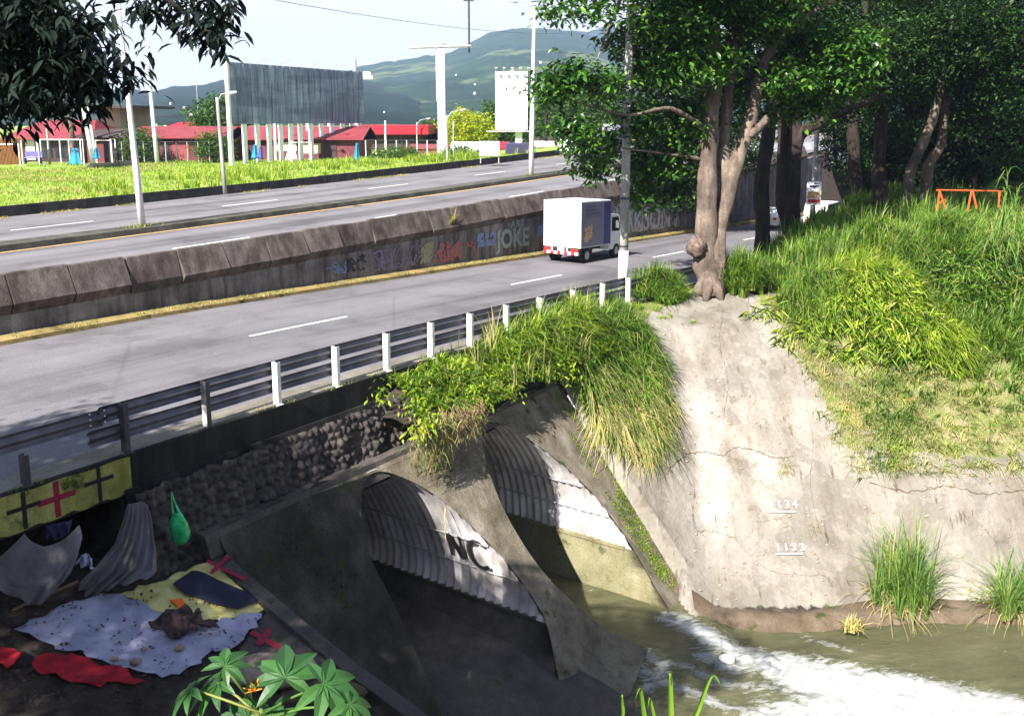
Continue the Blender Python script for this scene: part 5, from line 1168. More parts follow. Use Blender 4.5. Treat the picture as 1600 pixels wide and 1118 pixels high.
# ================================================================== VEHICLES
def L2W(base, rz):
    c, s_ = math.cos(rz), math.sin(rz)
    return lambda x, y, z: (base[0] + c * x - s_ * y, base[1] + s_ * x + c * y, base[2] + z)
HD = math.atan2(DY, DX)                                     # heading of the road in world
def wheel(parent, c, r, wd, fr):
    m = MB(); ay = np.array([fr[0], fr[1], 0.])
    m.tube([np.array(c) - ay * wd / 2, np.array(c) - ay * wd * .42, np.array(c) + ay * wd * .42, np.array(c) + ay * wd / 2], [r * .93, r, r, r * .93], 20); w_ = m.build('wheel', 'rubber', parent, False)
    m = MB(); m.tube([np.array(c) - ay * (wd / 2 + .012), np.array(c) + ay * (wd / 2 + .012)], r * .55, 14); m.build('rim', 'lamp_steel', w_); return w_
def boxtruck():
    s, t = 40.9, 24.95; z = float(zN(s)); base = W(s, t, z)
    g = (float(zN(s + 3)) - z) / 3
    def P(a, b, c): return W(s + a, t + b, z + c + g * a)       # a forward, b to the left
    T = thing('box_truck', 'small white box truck with red and white rear bumper driving away on the lower road', 'truck', base)
    def bx(m, a0, a1, b0, b1, c0, c1): m.hexa([P(a0, b0, c0), P(a1, b0, c0), P(a1, b1, c0), P(a0, b1, c0), P(a0, b0, c1), P(a1, b0, c1), P(a1, b1, c1), P(a0, b1, c1)])
    hw = 1.13
    m = MB(); bx(m, 0, 3.15, -hw, hw, .82, 3.22); m.build('cargo_box', 'white_paint', T)
    m = MB()
    for a in (-.012, ):
        bx(m, a, 0, -hw, hw, 3.15, 3.235); bx(m, a, 0, -hw, -hw + .05, .82, 3.15); bx(m, a, 0, hw - .05, hw, .82, 3.15); bx(m, a, 0, -.012, .012, .86, 3.15); bx(m, a, 0, -hw + .05, hw - .05, .82, .86)
    m.build('door_frame', 'post_white', T)
    m = MB()
    for b in (-.35, .35): m.tube([P(-.03, b, .95), P(-.03, b, 3.05)], .014, 6); 
    m.build('locking_bars', 'post_white', T)
    m = MB(); bx(m, .02, 3.13, -hw - .006, -hw, .86, 3.16); m.build('shaded_side', 'side_shade_grey', T)  # the box is white; shade on this side is put into the grey
    m = MB(); bx(m, 2.35, 3.13, -hw - .012, -hw - .007, .86, 3.16)
    for q in range(3): bx(m, .3, 2.0 - q * .3, -hw - .012, -hw - .007, 2.55 + q * .2, 2.575 + q * .2)
    m.build('blue_print', 'blue_panel', T)
    m = MB()
    for (a, c, r) in ((.55, 1.35, .28), (.95, 1.5, .25), (.75, 1.75, .2), (.45, 1.75, .12), (1.05, 1.85, .13)):
        pts = [P(a + r * math.cos(k * .7854), -hw - .010, c + r * math.sin(k * .7854)) for k in range(8)]; m.add(pts, [tuple(range(8))])
    m.build('orange_print', 'orange_print', T)
    m = MB(); bx(m, .05, 4.7, -.45, .45, .55, .8); bx(m, .3, 1.5, -.95, -.5, .45, .75); m.build('chassis', 'black_plastic', T)
    m = MB(); n = 10
    for i in range(n): m.m = i % 2; bx(m, -.16, -.1, -1.05 + i * .21, -1.05 + (i + 1) * .21, .46, .60)
    m.build('bumper', ['white_paint', 'red_paint'], T)
    m = MB(); bx(m, -.10, .1, -1.1, 1.1, .42, .80); m.build('rear_frame', 'black_plastic', T)
    for b in (-.8, .8):
        m = MB(); bx(m, -.13, -.1, b - .2, b + .2, .64, .76); m.build('tail_light', 'red_light', T)
    m = MB(); bx(m, -.13, -.1, -.2, .2, .64, .78); m.build('licence_plate', 'white_paint', T)
    for b in (-.42, .5): m = MB(); bx(m, -.13, -.1, b, b + .09, .60, .84); m.build('reflector', 'white_paint', T)
    # cab
    pr = [(3.25, .5), (3.25, 2.3), (3.5, 2.42), (4.35, 2.38), (4.85, 1.5), (4.95, .95), (4.95, .5)]
    V = [P(a, b, c) for b in (-.98, .98) for a, c in pr]; k = len(pr)
    mesh('cab', V, [(i, (i + 1) % k, k + (i + 1) % k, k + i) for i in range(k)] + [tuple(range(k)), tuple(k + i for i in range(k))[::-1]], 'white_paint', T)
    m = MB()
    for b in (-.986, .986): m.add([P(3.55, b, 1.5), P(4.7, b, 1.45), P(4.3, b, 2.25), P(3.55, b, 2.25)], [(0, 1, 2, 3)])
    m.build('side_window', 'glass_dark', T)
    m = MB(); m.add([P(4.37, -.9, 2.36), P(4.37, .9, 2.36), P(4.86, .9, 1.53), P(4.86, -.9, 1.53)], [(0, 1, 2, 3)]); m.build('windscreen', 'glass_dark', T)
    for b in (-1.2, 1.2):
        m = MB(); bx(m, 4.6, 4.68, b - .1, b + .1, 1.6, 2.0); m.tube([P(4.6, b, 1.95), P(4.45, b * .83, 2.0)], .02, 5); m.build('mirror', 'white_paint', T)
    for a in (.75, 4.1):
        for b in (-.86, .86): wheel(T, P(a, b, .40), .40, .26 if a > 2 else .4, (NX, NY))
boxtruck()
def car(name, label, s, t, zf, body, L=4.2, Wd=1.75, Hh=1.5, towards=False, van=False, lift=0., light='red_light', lampmat=None):
    z = float(zf(s)) + lift; T = thing(name, label, 'van' if van else 'car', W(s, t, z)); sg = -1 if towards else 1
    P = lambda a, b, c: W(s + a * sg, t + b * sg, z + c)
    pr = ([(0, .3), (0, 1.0), (.15, Hh), (L - 1.5, Hh), (L - .7, 1.1), (L, .95), (L, .3)] if van else [(0, .3), (0, .95), (.5, 1.0), (1.0, Hh), (L - 1.9, Hh), (L - 1.2, 1.0), (L - .1, .85), (L, .6), (L, .3)])
    V = []; k = len(pr)
    for b in (-1, 1):
        for a, c in pr: V.append(P(a, b * Wd / 2 * (1 if c < 1.1 else .86), c))
    Fs = [(i, (i + 1) % k, k + (i + 1) % k, k + i) for i in range(k)] + [tuple(range(k)), tuple(k + i for i in range(k))[::-1]]
    mesh('body', V, Fs, body, T)
    m = MB(); zt = Hh - .08; w0 = Wd / 2
    a0, a1 = (.3, L - 1.45) if van else (.95, L - 1.85)
    for b in (-1, 1): m.add([P(a0, b * (w0 * .99 + .004), 1.06), P(a1 + .45, b * (w0 * .99 + .004), 1.06), P(a1, b * (w0 * .87 + .01), zt), P(a0 + .1, b * (w0 * .87 + .01), zt)], [(0, 1, 2, 3)])
    m.build('side_window', 'glass_dark', T)
    m = MB(); f = L - 1.5 if van else L - 1.9; f2 = L - .7 if van else L - 1.2
    m.add([P(f + .04, -.62, zt), P(f + .04, .62, zt), P(f2 - .02, .7, 1.12), P(f2 - .02, -.7, 1.12)], [(0, 1, 2, 3)]); m.build('windscreen', 'glass_dark', T)
    for b in (-.66, .66):
        m = MB(); m.box(P(L + .005, b, .72), .12, .3, .14, HD); m.build('headlight', 'bolt_steel', T)
        m = MB(); m.box(P(-.005, b, .8), .1, .22, .2, HD); m.build('tail_light', light, T)
    for a in (.8, L - .8):
        for b in (-w0 + .1, w0 - .1): wheel(T, P(a, b, .32), .32, .2, (NX, NY))
    return T
car('car', 'small white car far along the lower road beyond the poster', 71, 24.6, zN, 'white_paint')
car('van', 'white van behind the small white car on the far lower road', 71.5, 21.0, zN, 'white_paint', 4.8, 1.9, 2.1, van=True)
# tank truck on the upper road seen through the leaves
def tanker():
    s, t = 80.5, 44.6; z = float(zU(s)) + .1; T = thing('tank_truck', 'white tank truck half hidden by leaves on the upper road', 'truck', W(s, t, z)); P = lambda a, b, c: W(s - a, t - b, z + c)
    def bx(m, a0, a1, b0, b1, c0, c1): m.hexa([P(a0, b0, c0), P(a1, b0, c0), P(a1, b1, c0), P(a0, b1, c0), P(a0, b0, c1), P(a1, b0, c1), P(a1, b1, c1), P(a0, b1, c1)])
    pr = [(4.0, .6), (4.0, 2.9), (5.6, 2.8), (6.0, 1.7), (6.1, .6)]; k = 5; V = [P(a, b, c) for b in (-1.15, 1.15) for a, c in pr]
    mesh('cab', V, [(i, (i + 1) % k, k + (i + 1) % k, k + i) for i in range(k)] + [tuple(range(k)), tuple(k + i for i in range(k))[::-1]], 'white_paint', T)
    m = MB(); m.add([P(5.63, -1, 2.7), P(5.63, 1, 2.7), P(5.98, 1, 1.8), P(5.98, -1, 1.8)], [(0, 1, 2, 3)]); m.build('windscreen', 'glass_dark', T)
    m = MB()
    for b in (-1.16, 1.16): m.add([P(4.3, b, 1.7), P(5.7, b, 1.7), P(5.45, b, 2.6), P(4.3, b, 2.6)], [(0, 1, 2, 3)])
    m.build('side_window', 'glass_dark', T)
    m = MB(); m.tube([P(-2.6, 0, 2.1), P(-2.4, 0, 2.1), P(3.5, 0, 2.1), P(3.7, 0, 2.1)], [.8, 1.15, 1.15, .8], 18); m.build('tank', 'grey_board', T, True)
    m = MB(); bx(m, -2.5, 6.0, -.5, .5, .6, .95); bx(m, 5.9, 6.2, -1.15, 1.15, .45, .8); m.build('chassis', 'black_plastic', T)
    m = MB(); bx(m, 4.1, 5.5, -1.0, 1.0, 2.92, 3.05); m.build('roof_stripe', 'red_paint', T)
    for a in (-1.4, 0, 5): 
        for b in (-.95, .95): wheel(T, P(a, b, .5), .5, .35, (NX, NY))
tanker()

# ================================================================== POLES AND LAMPS
def cpole(name, label, base, h, r0, r1, mat, cat='pole', top=None, lean=(0, 0)):
    t = thing(name, label, cat, base); m = MB(); b = np.array(base, float)
    m.tube([b + np.array([lean[0] * q, lean[1] * q, h * q]) for q in (0, .25, .5, .75, 1)], [r0 + (r1 - r0) * q for q in (0, .25, .5, .75, 1)], 12); m.build('shaft', mat, t, True)
    if top: top(t, b + np.array([lean[0], lean[1], h]))
    return t
def lamp_arm(vec, L=1.4, head=.6, up=.35, mat='lamp_steel'):
    def f(t, p):
        m = MB(); v = np.array(vec, float); v /= np.linalg.norm(v)
        m.tube([p - [0, 0, .3], p + v * L * .4 + [0, 0, up * .7], p + v * L + [0, 0, up]], [.04, .035, .03], 6); m.build('arm', mat, t)
        m = MB(); q = p + v * L + [0, 0, up]; m.tube([q, q + v * head * .4, q + v * head + [0, 0, head * .12]], [.05, .13, .06], 8); m.build('lamp_head', mat, t)
    return f
zm = lambda s: float(zU(s)) + .25
cpole('lamp_post', 'tall white tapering lamp post on the median at the left', W(26.0, 39.0, zm(26)), 11.5, .17, .07, 'pole_white', 'lamp post', lamp_arm((-NX, -NY, 0), 1.5), (-.45, 0))
cpole('lamp_post', 'tall white lamp post on the median in front of the white billboard', W(59.3, 39.0, zm(59)), 12.4, .2, .10, 'pole_white', 'lamp post', lamp_arm((-1, 0, 0), 1.2), (.2, 0))
def wood(u, v, Y, vtop, r, mat, label, top=None, name='street_lamp', cat='street lamp', lean=0):
    b = atY(u, v, Y); h = (v - vtop) * Y / F * 1.0; return cpole(name, label, b, h, r, r * .75, mat, cat, top, (lean, 0))
wood(352, 303, 59.4, 155, .13, 'pole_concrete', 'grey street lamp in the grass left of the large billboard', lamp_arm((1, -.1, 0), .75, .55, .25), lean=-.2)
wood(246, 257, 88, 80, .2, 'pole_white', 'thin white pole behind the median lamp post at the left', lambda t, p: (lambda m: (m.box(p, .5, .3, .15), m.build('cap', 'lamp_steel', t)))(MB()), 'pole', 'pole', -.3)
wood(699, 262, 84, 182, .1, 'pole_concrete', 'street lamp just right of the tall white pillar', lamp_arm((1, .3, 0), 1.2, .6, .45))
wood(709, 255, 92, 190, .08, 'pole_concrete', 'thin pole behind the street lamp beside the white pillar', None, 'pole', 'pole')
wood(652, 240, 120, 192, .1, 'pole_concrete', 'street lamp above the right end of the red canopy', lamp_arm((1, .2, 0), 1.2, .6, .4))
wood(311, 205, 140, 98, .05, 'lamp_steel', 'distant thin mast above the mountain slope', lamp_arm((-1, 0, 0), .6, .4, .1), 'mast', 'pole')
wood(603, 240, 110, 190, .12, 'pole_white', 'white pole in front of the red canopy building', None, 'pole', 'pole')
def pole972():
    b = W(32.9, 17.2, -.45); t = cpole('concrete_pole', 'tall grey concrete utility pole with a white painted foot beside the guardrail', b, 17, .19, .13, 'pole_concrete', 'utility pole', None, (.12, 0))
    m = MB(); m.tube([b + [0, 0, -.1], b + [.02, 0, 1.75]], [.20, .197], 12); m.build('white_foot', 'post_white', t, True)
    m = MB()
    for q in (1.9, 3.8, 6.2): m.tube([b + [.01, 0, q], b + [.01, 0, q + .07]], .2, 12)
    m.build('band', 'dark_steel', t)
pole972()
b = atY(1268, 358, 56.8); t = cpole('poster_pole', 'grey pole carrying a small colourful poster between the dark trunks', b, 9.5, .17, .12, 'pole_concrete', 'utility pole')
q = b + np.array([-.05, -.22, 0]); z0 = q[2] + (358 - 320) * 56.8 / F
m = MB(); m.box((q[0], q[1] + .01, z0 + .72), .88, .03, 1.42); po = m.build('poster', 'white_paint', t)
m = MB(); m.box((q[0], q[1] - .012, z0 + .62), .78, .01, .42); m.build('poster_print', 'orange_print', po)
m = MB(); m.box((q[0], q[1] - .012, z0 + 1.15), .6, .01, .12); m.box((q[0] + .1, q[1] - .012, z0 + 1.32), .3, .01, .06); m.build('poster_lettering', 'blue_panel', po)
m = MB(); m.box((q[0] - .0, q[1] - .012, z0 + .26), .7, .01, .22); m.build('poster_red', 'red_paint', po)

# billboards
def billboard():
    p0 = atZ(365, 259, 2.2); p1 = p0 + np.array([10.9, 21.5, 0]) ; d = p1 - p0; Lh = np.linalg.norm(d); d = d / Lh; n_ = np.array([d[1], -d[0], 0])
    # solve length so that the far edge stands at u = 569
    for k in np.linspace(5, 60, 800):
        q = p0 + d * k
        if U0 + F * q[0] / (q[1] * CP) > 569: Lh = k; break
    T = thing('billboard', 'huge blank slate grey billboard seen from behind on a row of white posts', 'billboard', p0)
    Pt = lambda a, o, z: (p0 + d * a + n_ * o)[:2].tolist() + [z]
    zt = float(atY(365, 97, p0[1])[2]); zb = float(atY(366, 194, p0[1])[2])
    m = MB(); m.hexa([Pt(.1, 0, zb), Pt(Lh, 0, zb), Pt(Lh, -.35, zb), Pt(.1, -.35, zb), Pt(.1, 0, zt), Pt(Lh, 0, zt), Pt(Lh, -.35, zt), Pt(.1, -.35, zt)]); m.build('board', 'billboard_back', T)
    m = MB()
    for k in range(1, 22): a = Lh * k / 22; m.hexa([Pt(a - .03, .05, zb), Pt(a + .03, .05, zb), Pt(a + .03, -.0, zb), Pt(a - .03, 0, zb), Pt(a - .03, .05, zt), Pt(a + .03, .05, zt), Pt(a + .03, 0, zt), Pt(a - .03, 0, zt)])
    m.build('battens', 'billboard_back', T)
    for k, a in enumerate([0, .09, .175, .255, .335, .41, .48, .56, .645, .73, .82, .90, .97]):
        r = .16; m = MB(); q = Pt(a * Lh, -.2, 0); zg = float(gz(q[0], q[1])) - .1; top_ = zt + .1 if k == 0 else zb
        m.box((q[0], q[1], (zg + top_) / 2), .34, .34, top_ - zg, math.atan2(d[1], d[0])); m.build('post', 'white_paint', T)
    for k, a in enumerate([.14, .24, .33, .45, .57, .7, .88]):
        m = MB(); q = Pt(a * Lh, -3.0, 0); zg = float(gz(q[0], q[1])) - .1; m.box((q[0], q[1], (zg + zb) / 2), .22, .22, zb - zg); m.build('rear_post', 'white_paint', T)
    for a in (.18, .33, .55, .76):
        m = MB(); m.tube([Pt(a * Lh, -.1, zt), Pt(a * Lh, .9, zt + .45)], .04, 5); m.box(Pt(a * Lh, 1.0, zt + .5), .3, .3, .12); m.build('floodlight', 'lamp_steel', T)
billboard()
def pillar():
    b = atZ(691, 243, 2.6); Y = b[1]; T = thing('pillar', 'tall white square pillar with a bare cross frame on top beside the far road', 'pillar', b); k = Y / F
    zt = float(atY(691, 76, Y)[2]); m = MB(); m.box((b[0], b[1], (b[2] + zt) / 2 - .1), 11 * k, 12 * k, zt - b[2] + .2); m.build('shaft', 'white_paint', T)
    m = MB(); m.box((b[0] - 6.2 * k, b[1], (zt + atY(691, 158, Y)[2]) / 2), 2.5 * k, 9 * k, zt - atY(691, 158, Y)[2]); m.build('cladding', 'white_paint', T)
    x0, x1 = b[0] - 50 * k, b[0] + 46 * k; m = MB()
    for dy in (-.5, .5): m.tube([(x0, Y + dy, zt + .05), (x1, Y + dy, zt + .25)], .09, 6); 
    for q in np.linspace(x0, x1, 14): m.tube([(q, Y - .5, zt + .1), (q + .3, Y + .5, zt + .1)], .04, 4)
    m.tube([(x0, Y - .5, zt), (b[0] - 2, Y - .5, zt - .5)], .05, 5); m.build('cross_arm', 'lamp_steel', T)
    xm = b[0] + 43 * k; zz = float(atY(735, 0, Y)[2]); m = MB(); m.tube([(xm, Y, zt - .5), (xm, Y, zz)], .11, 6); m.box((xm, Y, zz), 1.1, .3, .25); m.build('mast', 'dark_steel', T)
    m = MB(); m.box((b[0], Y, zt + .6), .9, .5, .15); m.tube([(b[0] - .4, Y, zt), (b[0] - .4, Y, zt + .6)], .04, 4); m.tube([(b[0] + .4, Y, zt), (b[0] + .4, Y, zt + .6)], .04, 4); m.build('top_bracket', 'lamp_steel', T)
pillar()
def whiteboard():
    b = atZ(809, 236, 3.0); Y = b[1]; k = Y / F; T = thing('billboard', 'blank white upright billboard on one post with a narrow catwalk', 'billboard', b)
    zt = float(atY(800, 112, Y)[2]); zb = float(atY(800, 203, Y)[2]); xa, xb, xc = [float(atY(u, 150, Y)[0]) for u in (774, 824, 832)]
    m = MB(); m.hexa([(xa, Y, zb), (xb, Y, zb), (xb, Y + .4, zb), (xa, Y + .4, zb), (xa, Y, zt), (xb, Y, zt), (xb, Y + .4, zt), (xa, Y + .4, zt)]); m.build('board', 'white_paint', T)
    m = MB()
    for q in np.linspace(xb + .1, xc + .3, 4): m.box((q, Y + 1.0, (zb + zt) / 2), .08, .08, zt - zb)
    for z in np.linspace(zb, zt, 6): m.tube([(xb, Y + .4, z), (xc + .3, Y + 1.6, z)], .05, 4)
    m.build('side_frame', 'dark_steel', T)
    m = MB(); m.box(((xa + xb) / 2 - .2, Y - .3, zb - .15), xb - xa + 1.6, 1.0, .12); m.build('catwalk', 'lamp_steel', T)
    m = MB(); m.box((b[0] + .1, Y + .3, (b[2] + zb) / 2), .75, .7, zb - b[2]); m.build('post', 'white_paint', T)
    for q in np.linspace(xa, xb, 5):
        m = MB(); m.tube([(q, Y - .1, zt), (q + .1, Y - .8, zt + .3)], .04, 4); m.box((q + .1, Y - .85, zt + .35), .3, .3, .12); m.build('floodlight', 'lamp_steel', T)
    for q in (xa + 1.2, xa + 3.2): m = MB(); m.box((q, Y - .03, zt - 1.8), .15, .05, .3); m.build('bracket', 'dark_steel', T)
whiteboard()
# distant crossed sign frame above the billboard
b = atY(557, 205, 150); T = thing('sign_frame', 'distant white sign frame showing above the right end of the large billboard', 'sign', b); k = 150 / F
m = MB(); m.tube([b, b + [0, 0, 107 * k]], .3, 6); m.build('mast', 'lamp_steel', T); m = MB(); m.box(b + [-2 * k, 0, 86 * k], 52 * k, .6, .6); m.box(b + [4 * k, 0, 81 * k], 46 * k, .6, .5); m.build('arms', 'white_paint', T)

# ================================================================== HOUSES BEYOND THE FIELD
def house(label, u0, u1, veave, vbot, Y, dep, wallm, roofm, vridge, over=.5, holes=(), gable=False, name='house', cat='house', flat=False, extra=None, lean=None):
    x0, x1 = float(atY(u0, veave, Y)[0]), float(atY(u1, veave, Y)[0]); ze = float(atY(u0, veave, Y)[2]); zb = float(atY(u0, vbot, Y)[2]); zr = float(atY(u0, vridge, Y)[2])
    T = thing(name, label, cat, ((x0 + x1) / 2, Y + dep / 2, zb)); m = MB()
    m.hexa([(x0, Y, zb - .5), (x1, Y, zb - .5), (x1, Y + dep, zb - .5), (x0, Y + dep, zb - .5), (x0, Y, ze), (x1, Y, ze), (x1, Y + dep, ze), (x0, Y + dep, ze)]); m.build('wall', wallm, T)
    m = MB(); o = over; th = .14
    if flat: m.hexa([(x0 - o, Y - o, ze), (x1 + o, Y - o, ze), (x1 + o, Y + dep + o, ze), (x0 - o, Y + dep + o, ze), (x0 - o, Y - o, zr), (x1 + o, Y - o, zr), (x1 + o, Y + dep + o, zr), (x0 - o, Y + dep + o, zr)])
    else:
        ym = Y + dep / 2; hip = 0 if gable else min(dep / 2, (x1 - x0) * .25); zo = ze - o * .3
        V = [(x0 - o, Y - o, zo), (x1 + o, Y - o, zo), (x1 + o, Y + dep + o, zo), (x0 - o, Y + dep + o, zo), (x0 - o + hip, ym, zr), (x1 + o - hip, ym, zr)]
        V += [(a, b_, c + th) for a, b_, c in V]
        m.add(V, [(0, 1, 5, 4), (1, 2, 5), (2, 3, 4, 5), (3, 0, 4), (6, 10, 11, 7), (7, 11, 8), (8, 11, 10, 9), (9, 10, 6), (0, 6, 7, 1), (1, 7, 8, 2), (2, 8, 9, 3), (3, 9, 6, 0)])
        rb_ = 0
    m.build('roof', roofm, T)
    for (a, b_, c, d, mt, nm) in holes:
        xa, xb = float(atY(a, 200, Y)[0]), float(atY(b_, 200, Y)[0]); zc, zd = float(atY(0, d, Y)[2]), float(atY(0, c, Y)[2])
        m = MB(); m.box(((xa + xb) / 2, Y - .03, (zc + zd) / 2), xb - xa, .1, zd - zc); m.build(nm, mt, T)
    return T
house('long low house with a red roof and cream gable at the left', 18, 138, 214, 256, 93, 9, 'dark_wall', 'red_roof', 190, .8, ((38, 52, 215, 250, 'house_white', 'wall_panel'), (54, 78, 222, 246, 'glass_dark', 'window'), (84, 104, 226, 246, 'glass_dark', 'window'), (18, 28, 214, 256, 'cream_wall', 'wall_panel')))
house('two storey beige house with a wide dark roof behind the utility poles', 152, 187, 169, 256, 100, 8, 'cream_wall', 'dark_roof', 165, 2.2, ((152, 188, 206, 210, 'dark_wall', 'ledge'), (165, 166, 172, 206, 'maroon_wall', 'column'), (155, 161, 178, 200, 'grey_board', 'window')), flat=True)
house('low maroon house with a dark roof in front of the beige one', 130, 207, 212, 254, 92, 5, 'maroon_wall', 'dark_roof', 204, .6, ((160, 176, 222, 252, 'dark_wall', 'doorway'),))
house('long maroon building with a red tin roof behind the white poles', 205, 342, 213, 253, 94, 9, 'maroon_wall', 'red_roof', 200, .7, gable=True, holes=((252, 262, 218, 251, 'dark_wall', 'doorway'), (267, 294, 219, 251, 'tin_red', 'shutter'), (300, 318, 222, 251, 'maroon_wall', 'shutter'), (225, 245, 221, 251, 'tin_red', 'shutter')))
house('raised red roofed house behind the long maroon building', 262, 302, 200, 240, 112, 7, 'cream_wall', 'bright_red_roof', 193, .6)
house('maroon building with a red roof behind the white billboard posts', 344, 560, 216, 256, 98, 9, 'maroon_wall', 'red_roof', 200, .6, gable=True, holes=((388, 400, 226, 252, 'dark_wall', 'doorway'), (430, 462, 222, 236, 'house_white', 'window'), (470, 500, 224, 240, 'cream_wall', 'window'), (505, 525, 220, 250, 'dark_wall', 'doorway')))
house('open hall under a bright red flat canopy right of the large billboard', 566, 656, 210, 250, 122, 12, 'dark_wall', 'bright_red_roof', 196, 1.2, ((566, 656, 236, 247, 'maroon_wall', 'low_wall'), (600, 602, 210, 244, 'house_white', 'column'), (625, 627, 210, 244, 'dark_steel', 'column')), flat=True, name='hall', cat='hall')
house('low shed with a white and red striped tin roof right of the pillar', 706, 776, 240, 250, 106, 9, 'tin_red', 'house_white', 225, .3, ((712, 742, 242, 249, 'tin_red', 'wall_panel'),), True, 'shed', 'shed')
house('low stained red shed behind the striped shed', 640, 700, 232, 250, 112, 6, 'tin_red', 'tin_red', 228, .2, (), True, 'shed', 'shed')
house('small red tin shed left of the purple fence', 768, 794, 232, 246, 116, 5, 'tin_red', 'bright_red_roof', 224, .2, (), True, 'shed', 'shed')
house('white kiosk with a low roof right of the white lamp post', 838, 862, 229, 243, 112, 4, 'house_white', 'house_white', 223, .4, ((846, 856, 228, 240, 'grey_board', 'window'),), True, 'kiosk', 'kiosk')
house('low dark house between the trees beside the kiosk', 838, 882, 222, 240, 128, 6, 'dark_wall', 'dark_roof', 216, .5)
b = atZ(765, 250, 2.9); T = thing('board', 'small grey board standing in front of the striped shed', 'sign board', b); m = MB(); m.box(b + [0, 0, 1.0], 1.8, .1, 1.3); m.build('panel', 'grey_board', T); m = MB(); m.box(b + [-.8, .1, .3], .08, .08, 1.2); m.box(b + [.8, .1, .3], .08, .08, 1.2); m.build('leg', 'lamp_steel', T)
# purple railing fence
b = atZ(812, 243, 2.9); k = b[1] / F; T = thing('metal_fence', 'purple blue metal fence behind the white billboard post', 'fence', b); m = MB(); x0 = b[0] - 22 * k; x1 = b[0] + 22 * k
for q in np.linspace(x0, x1, 22): m.box((q, b[1], b[2] + .65), .07, .07, 1.4)
m.build('bars', 'dark_steel', T); m = MB(); m.box((b[0], b[1] + .25, b[2] + .6), x1 - x0, .08, 1.25); m.build('panel', 'purple_metal', T)
# plank fence at far left
p0, p1 = atZ(-60, 262, 2.1), atZ(36, 258, 2.15); T = thing('plank_fence', 'orange brown plank fence at the far left edge of the field', 'fence', p0); m = MB()
for q in np.linspace(0, 1, 44): p = p0 + (p1 - p0) * q; m.box((p[0], p[1], p[2] + 1.3 - .0), .2, .05, 2.5 + .12 * random.random())
m.build('planks', 'wood_fence', T)
# goal frames
def goal(label, u0, u1, vb, vt, Y, r=.06):
    a = atY(u0, vb, Y); c = atY(u1, vb, Y); h = (vb - vt) * Y / F; T = thing('goal_frame', label, 'goal frame', a); m = MB(); m.tube([a, a + [0, 0, h], [c[0], c[1], a[2] + h], c], r, 6); m.tube([a, a + [.1, 1.2, .05]], r * .7, 5); m.tube([c, c + [.1, 1.2, .05]], r * .7, 5); m.build('frame', 'white_paint', T)
goal('white goal frame in front of the plank fence', -8, 32, 262, 226, 84); goal('white goal frame in front of the long red roofed house', 62, 132, 258, 219, 86, .05)
goal('white goal frame left of the standing person', 152, 176, 256, 220, 88); goal('white goal frame behind the white billboard posts', 457, 487, 254, 223, 90)
goal('narrow white frame just behind the standing person', 175, 182, 252, 218, 90)
# chain link fence along the field
def linkfence(label, us, Y, vb, hgt, uposts, mat='lamp_steel'):
    a = atY(us[0], vb, Y); c = atY(us[1], vb, Y); T = thing('wire_fence', label, 'fence', a)
    for u in uposts: m = MB(); p = atY(u, vb, Y); m.tube([p, p + [0, 0, hgt]], .05, 5); m.build('post', mat, T)
    m = MB(); m.tube([a + [0, 0, hgt], c + [0, 0, hgt]], .03, 4)
    for q in np.arange(.15, hgt, .22): m.tube([a + [0, 0, q], c + [0, 0, q]], .008, 3, False)
    n = int((c[0] - a[0]) / .25)
    for i in range(n): q = a + (c - a) * i / n; m.tube([q, q + [0, 0, hgt]], .007, 3, False)
    m.build('wire_mesh', 'dark_steel', T)
linkfence('thin wire fence in front of the long maroon building', (190, 345), 90, 253, 1.9, range(192, 346, 17)); linkfence('pale posted wire fence right of the large billboard', (572, 700), 96, 250, 2.0, range(572, 700, 16), 'white_paint')
linkfence('wire fence with a white top rail in front of the long red roofed house', (36, 136), 88, 256, 2.2, (36, 60, 66, 96, 110, 128), 'white_paint')
linkfence('pale wire posts among the trees at the bend of the upper road', (868, 906), 112, 238, 1.6, (872, 880, 900), 'white_paint')
# utility poles at left
for u, vt, r, mt, lb, ln in ((78, 150, .12, 'pole_concrete', 'thin pole rising from the red roof at the left', 0), (116, 110, .26, 'bark', 'brown wooden pole with a blue banner at its foot', 0), (134, 90, .2, 'bark_dark', 'dark pole left of the slanting pale pole', 0), (146, 120, .2, 'pole_white', 'slanting pale pole beside the dark pole', -.9), (151, 140, .12, 'pole_white', 'thin slanting pale pole in front of the beige house', -.5)):
    wood(u, 256, 89, vt, r, mt, lb, None, 'utility_pole', 'utility pole', ln)
def banner(u, v0, v1, label, mat='cloth_blue', wd=.7, Y=87):
    p = atY(u, v1, Y); h = (v1 - v0) * Y / F; a = np.linspace(0, 1, 8); P = np.array([[(p[0] + (x - .5) * wd * (1.15 - .8 * z) + .1 * z, p[1] + .12 * math.sin(x * 9), p[2] + .1 + h * z) for z in a] for x in a]); o = gridmesh('banner', P, mat, None, True, origin=p); tag(o, label, 'banner'); o.modifiers.new('t', 'SOLIDIFY').thickness = .02
banner(117, 234, 260, 'bright blue cloth hanging on the brown wooden pole', wd=1.1); banner(150, 232, 250, 'small blue cloth on the slanting pale pole', wd=.6); banner(398, 228, 250, 'blue cloth between the left billboard posts', wd=.6); banner(407, 230, 250, 'lilac cloth beside the blue one between the billboard posts', 'purple_metal', .5); banner(557, 226, 254, 'blue cloth at the right end of the billboard posts', wd=.5); banner(455, 229, 252, 'white sheet hanging between the middle billboard posts', 'house_white', 1.0)
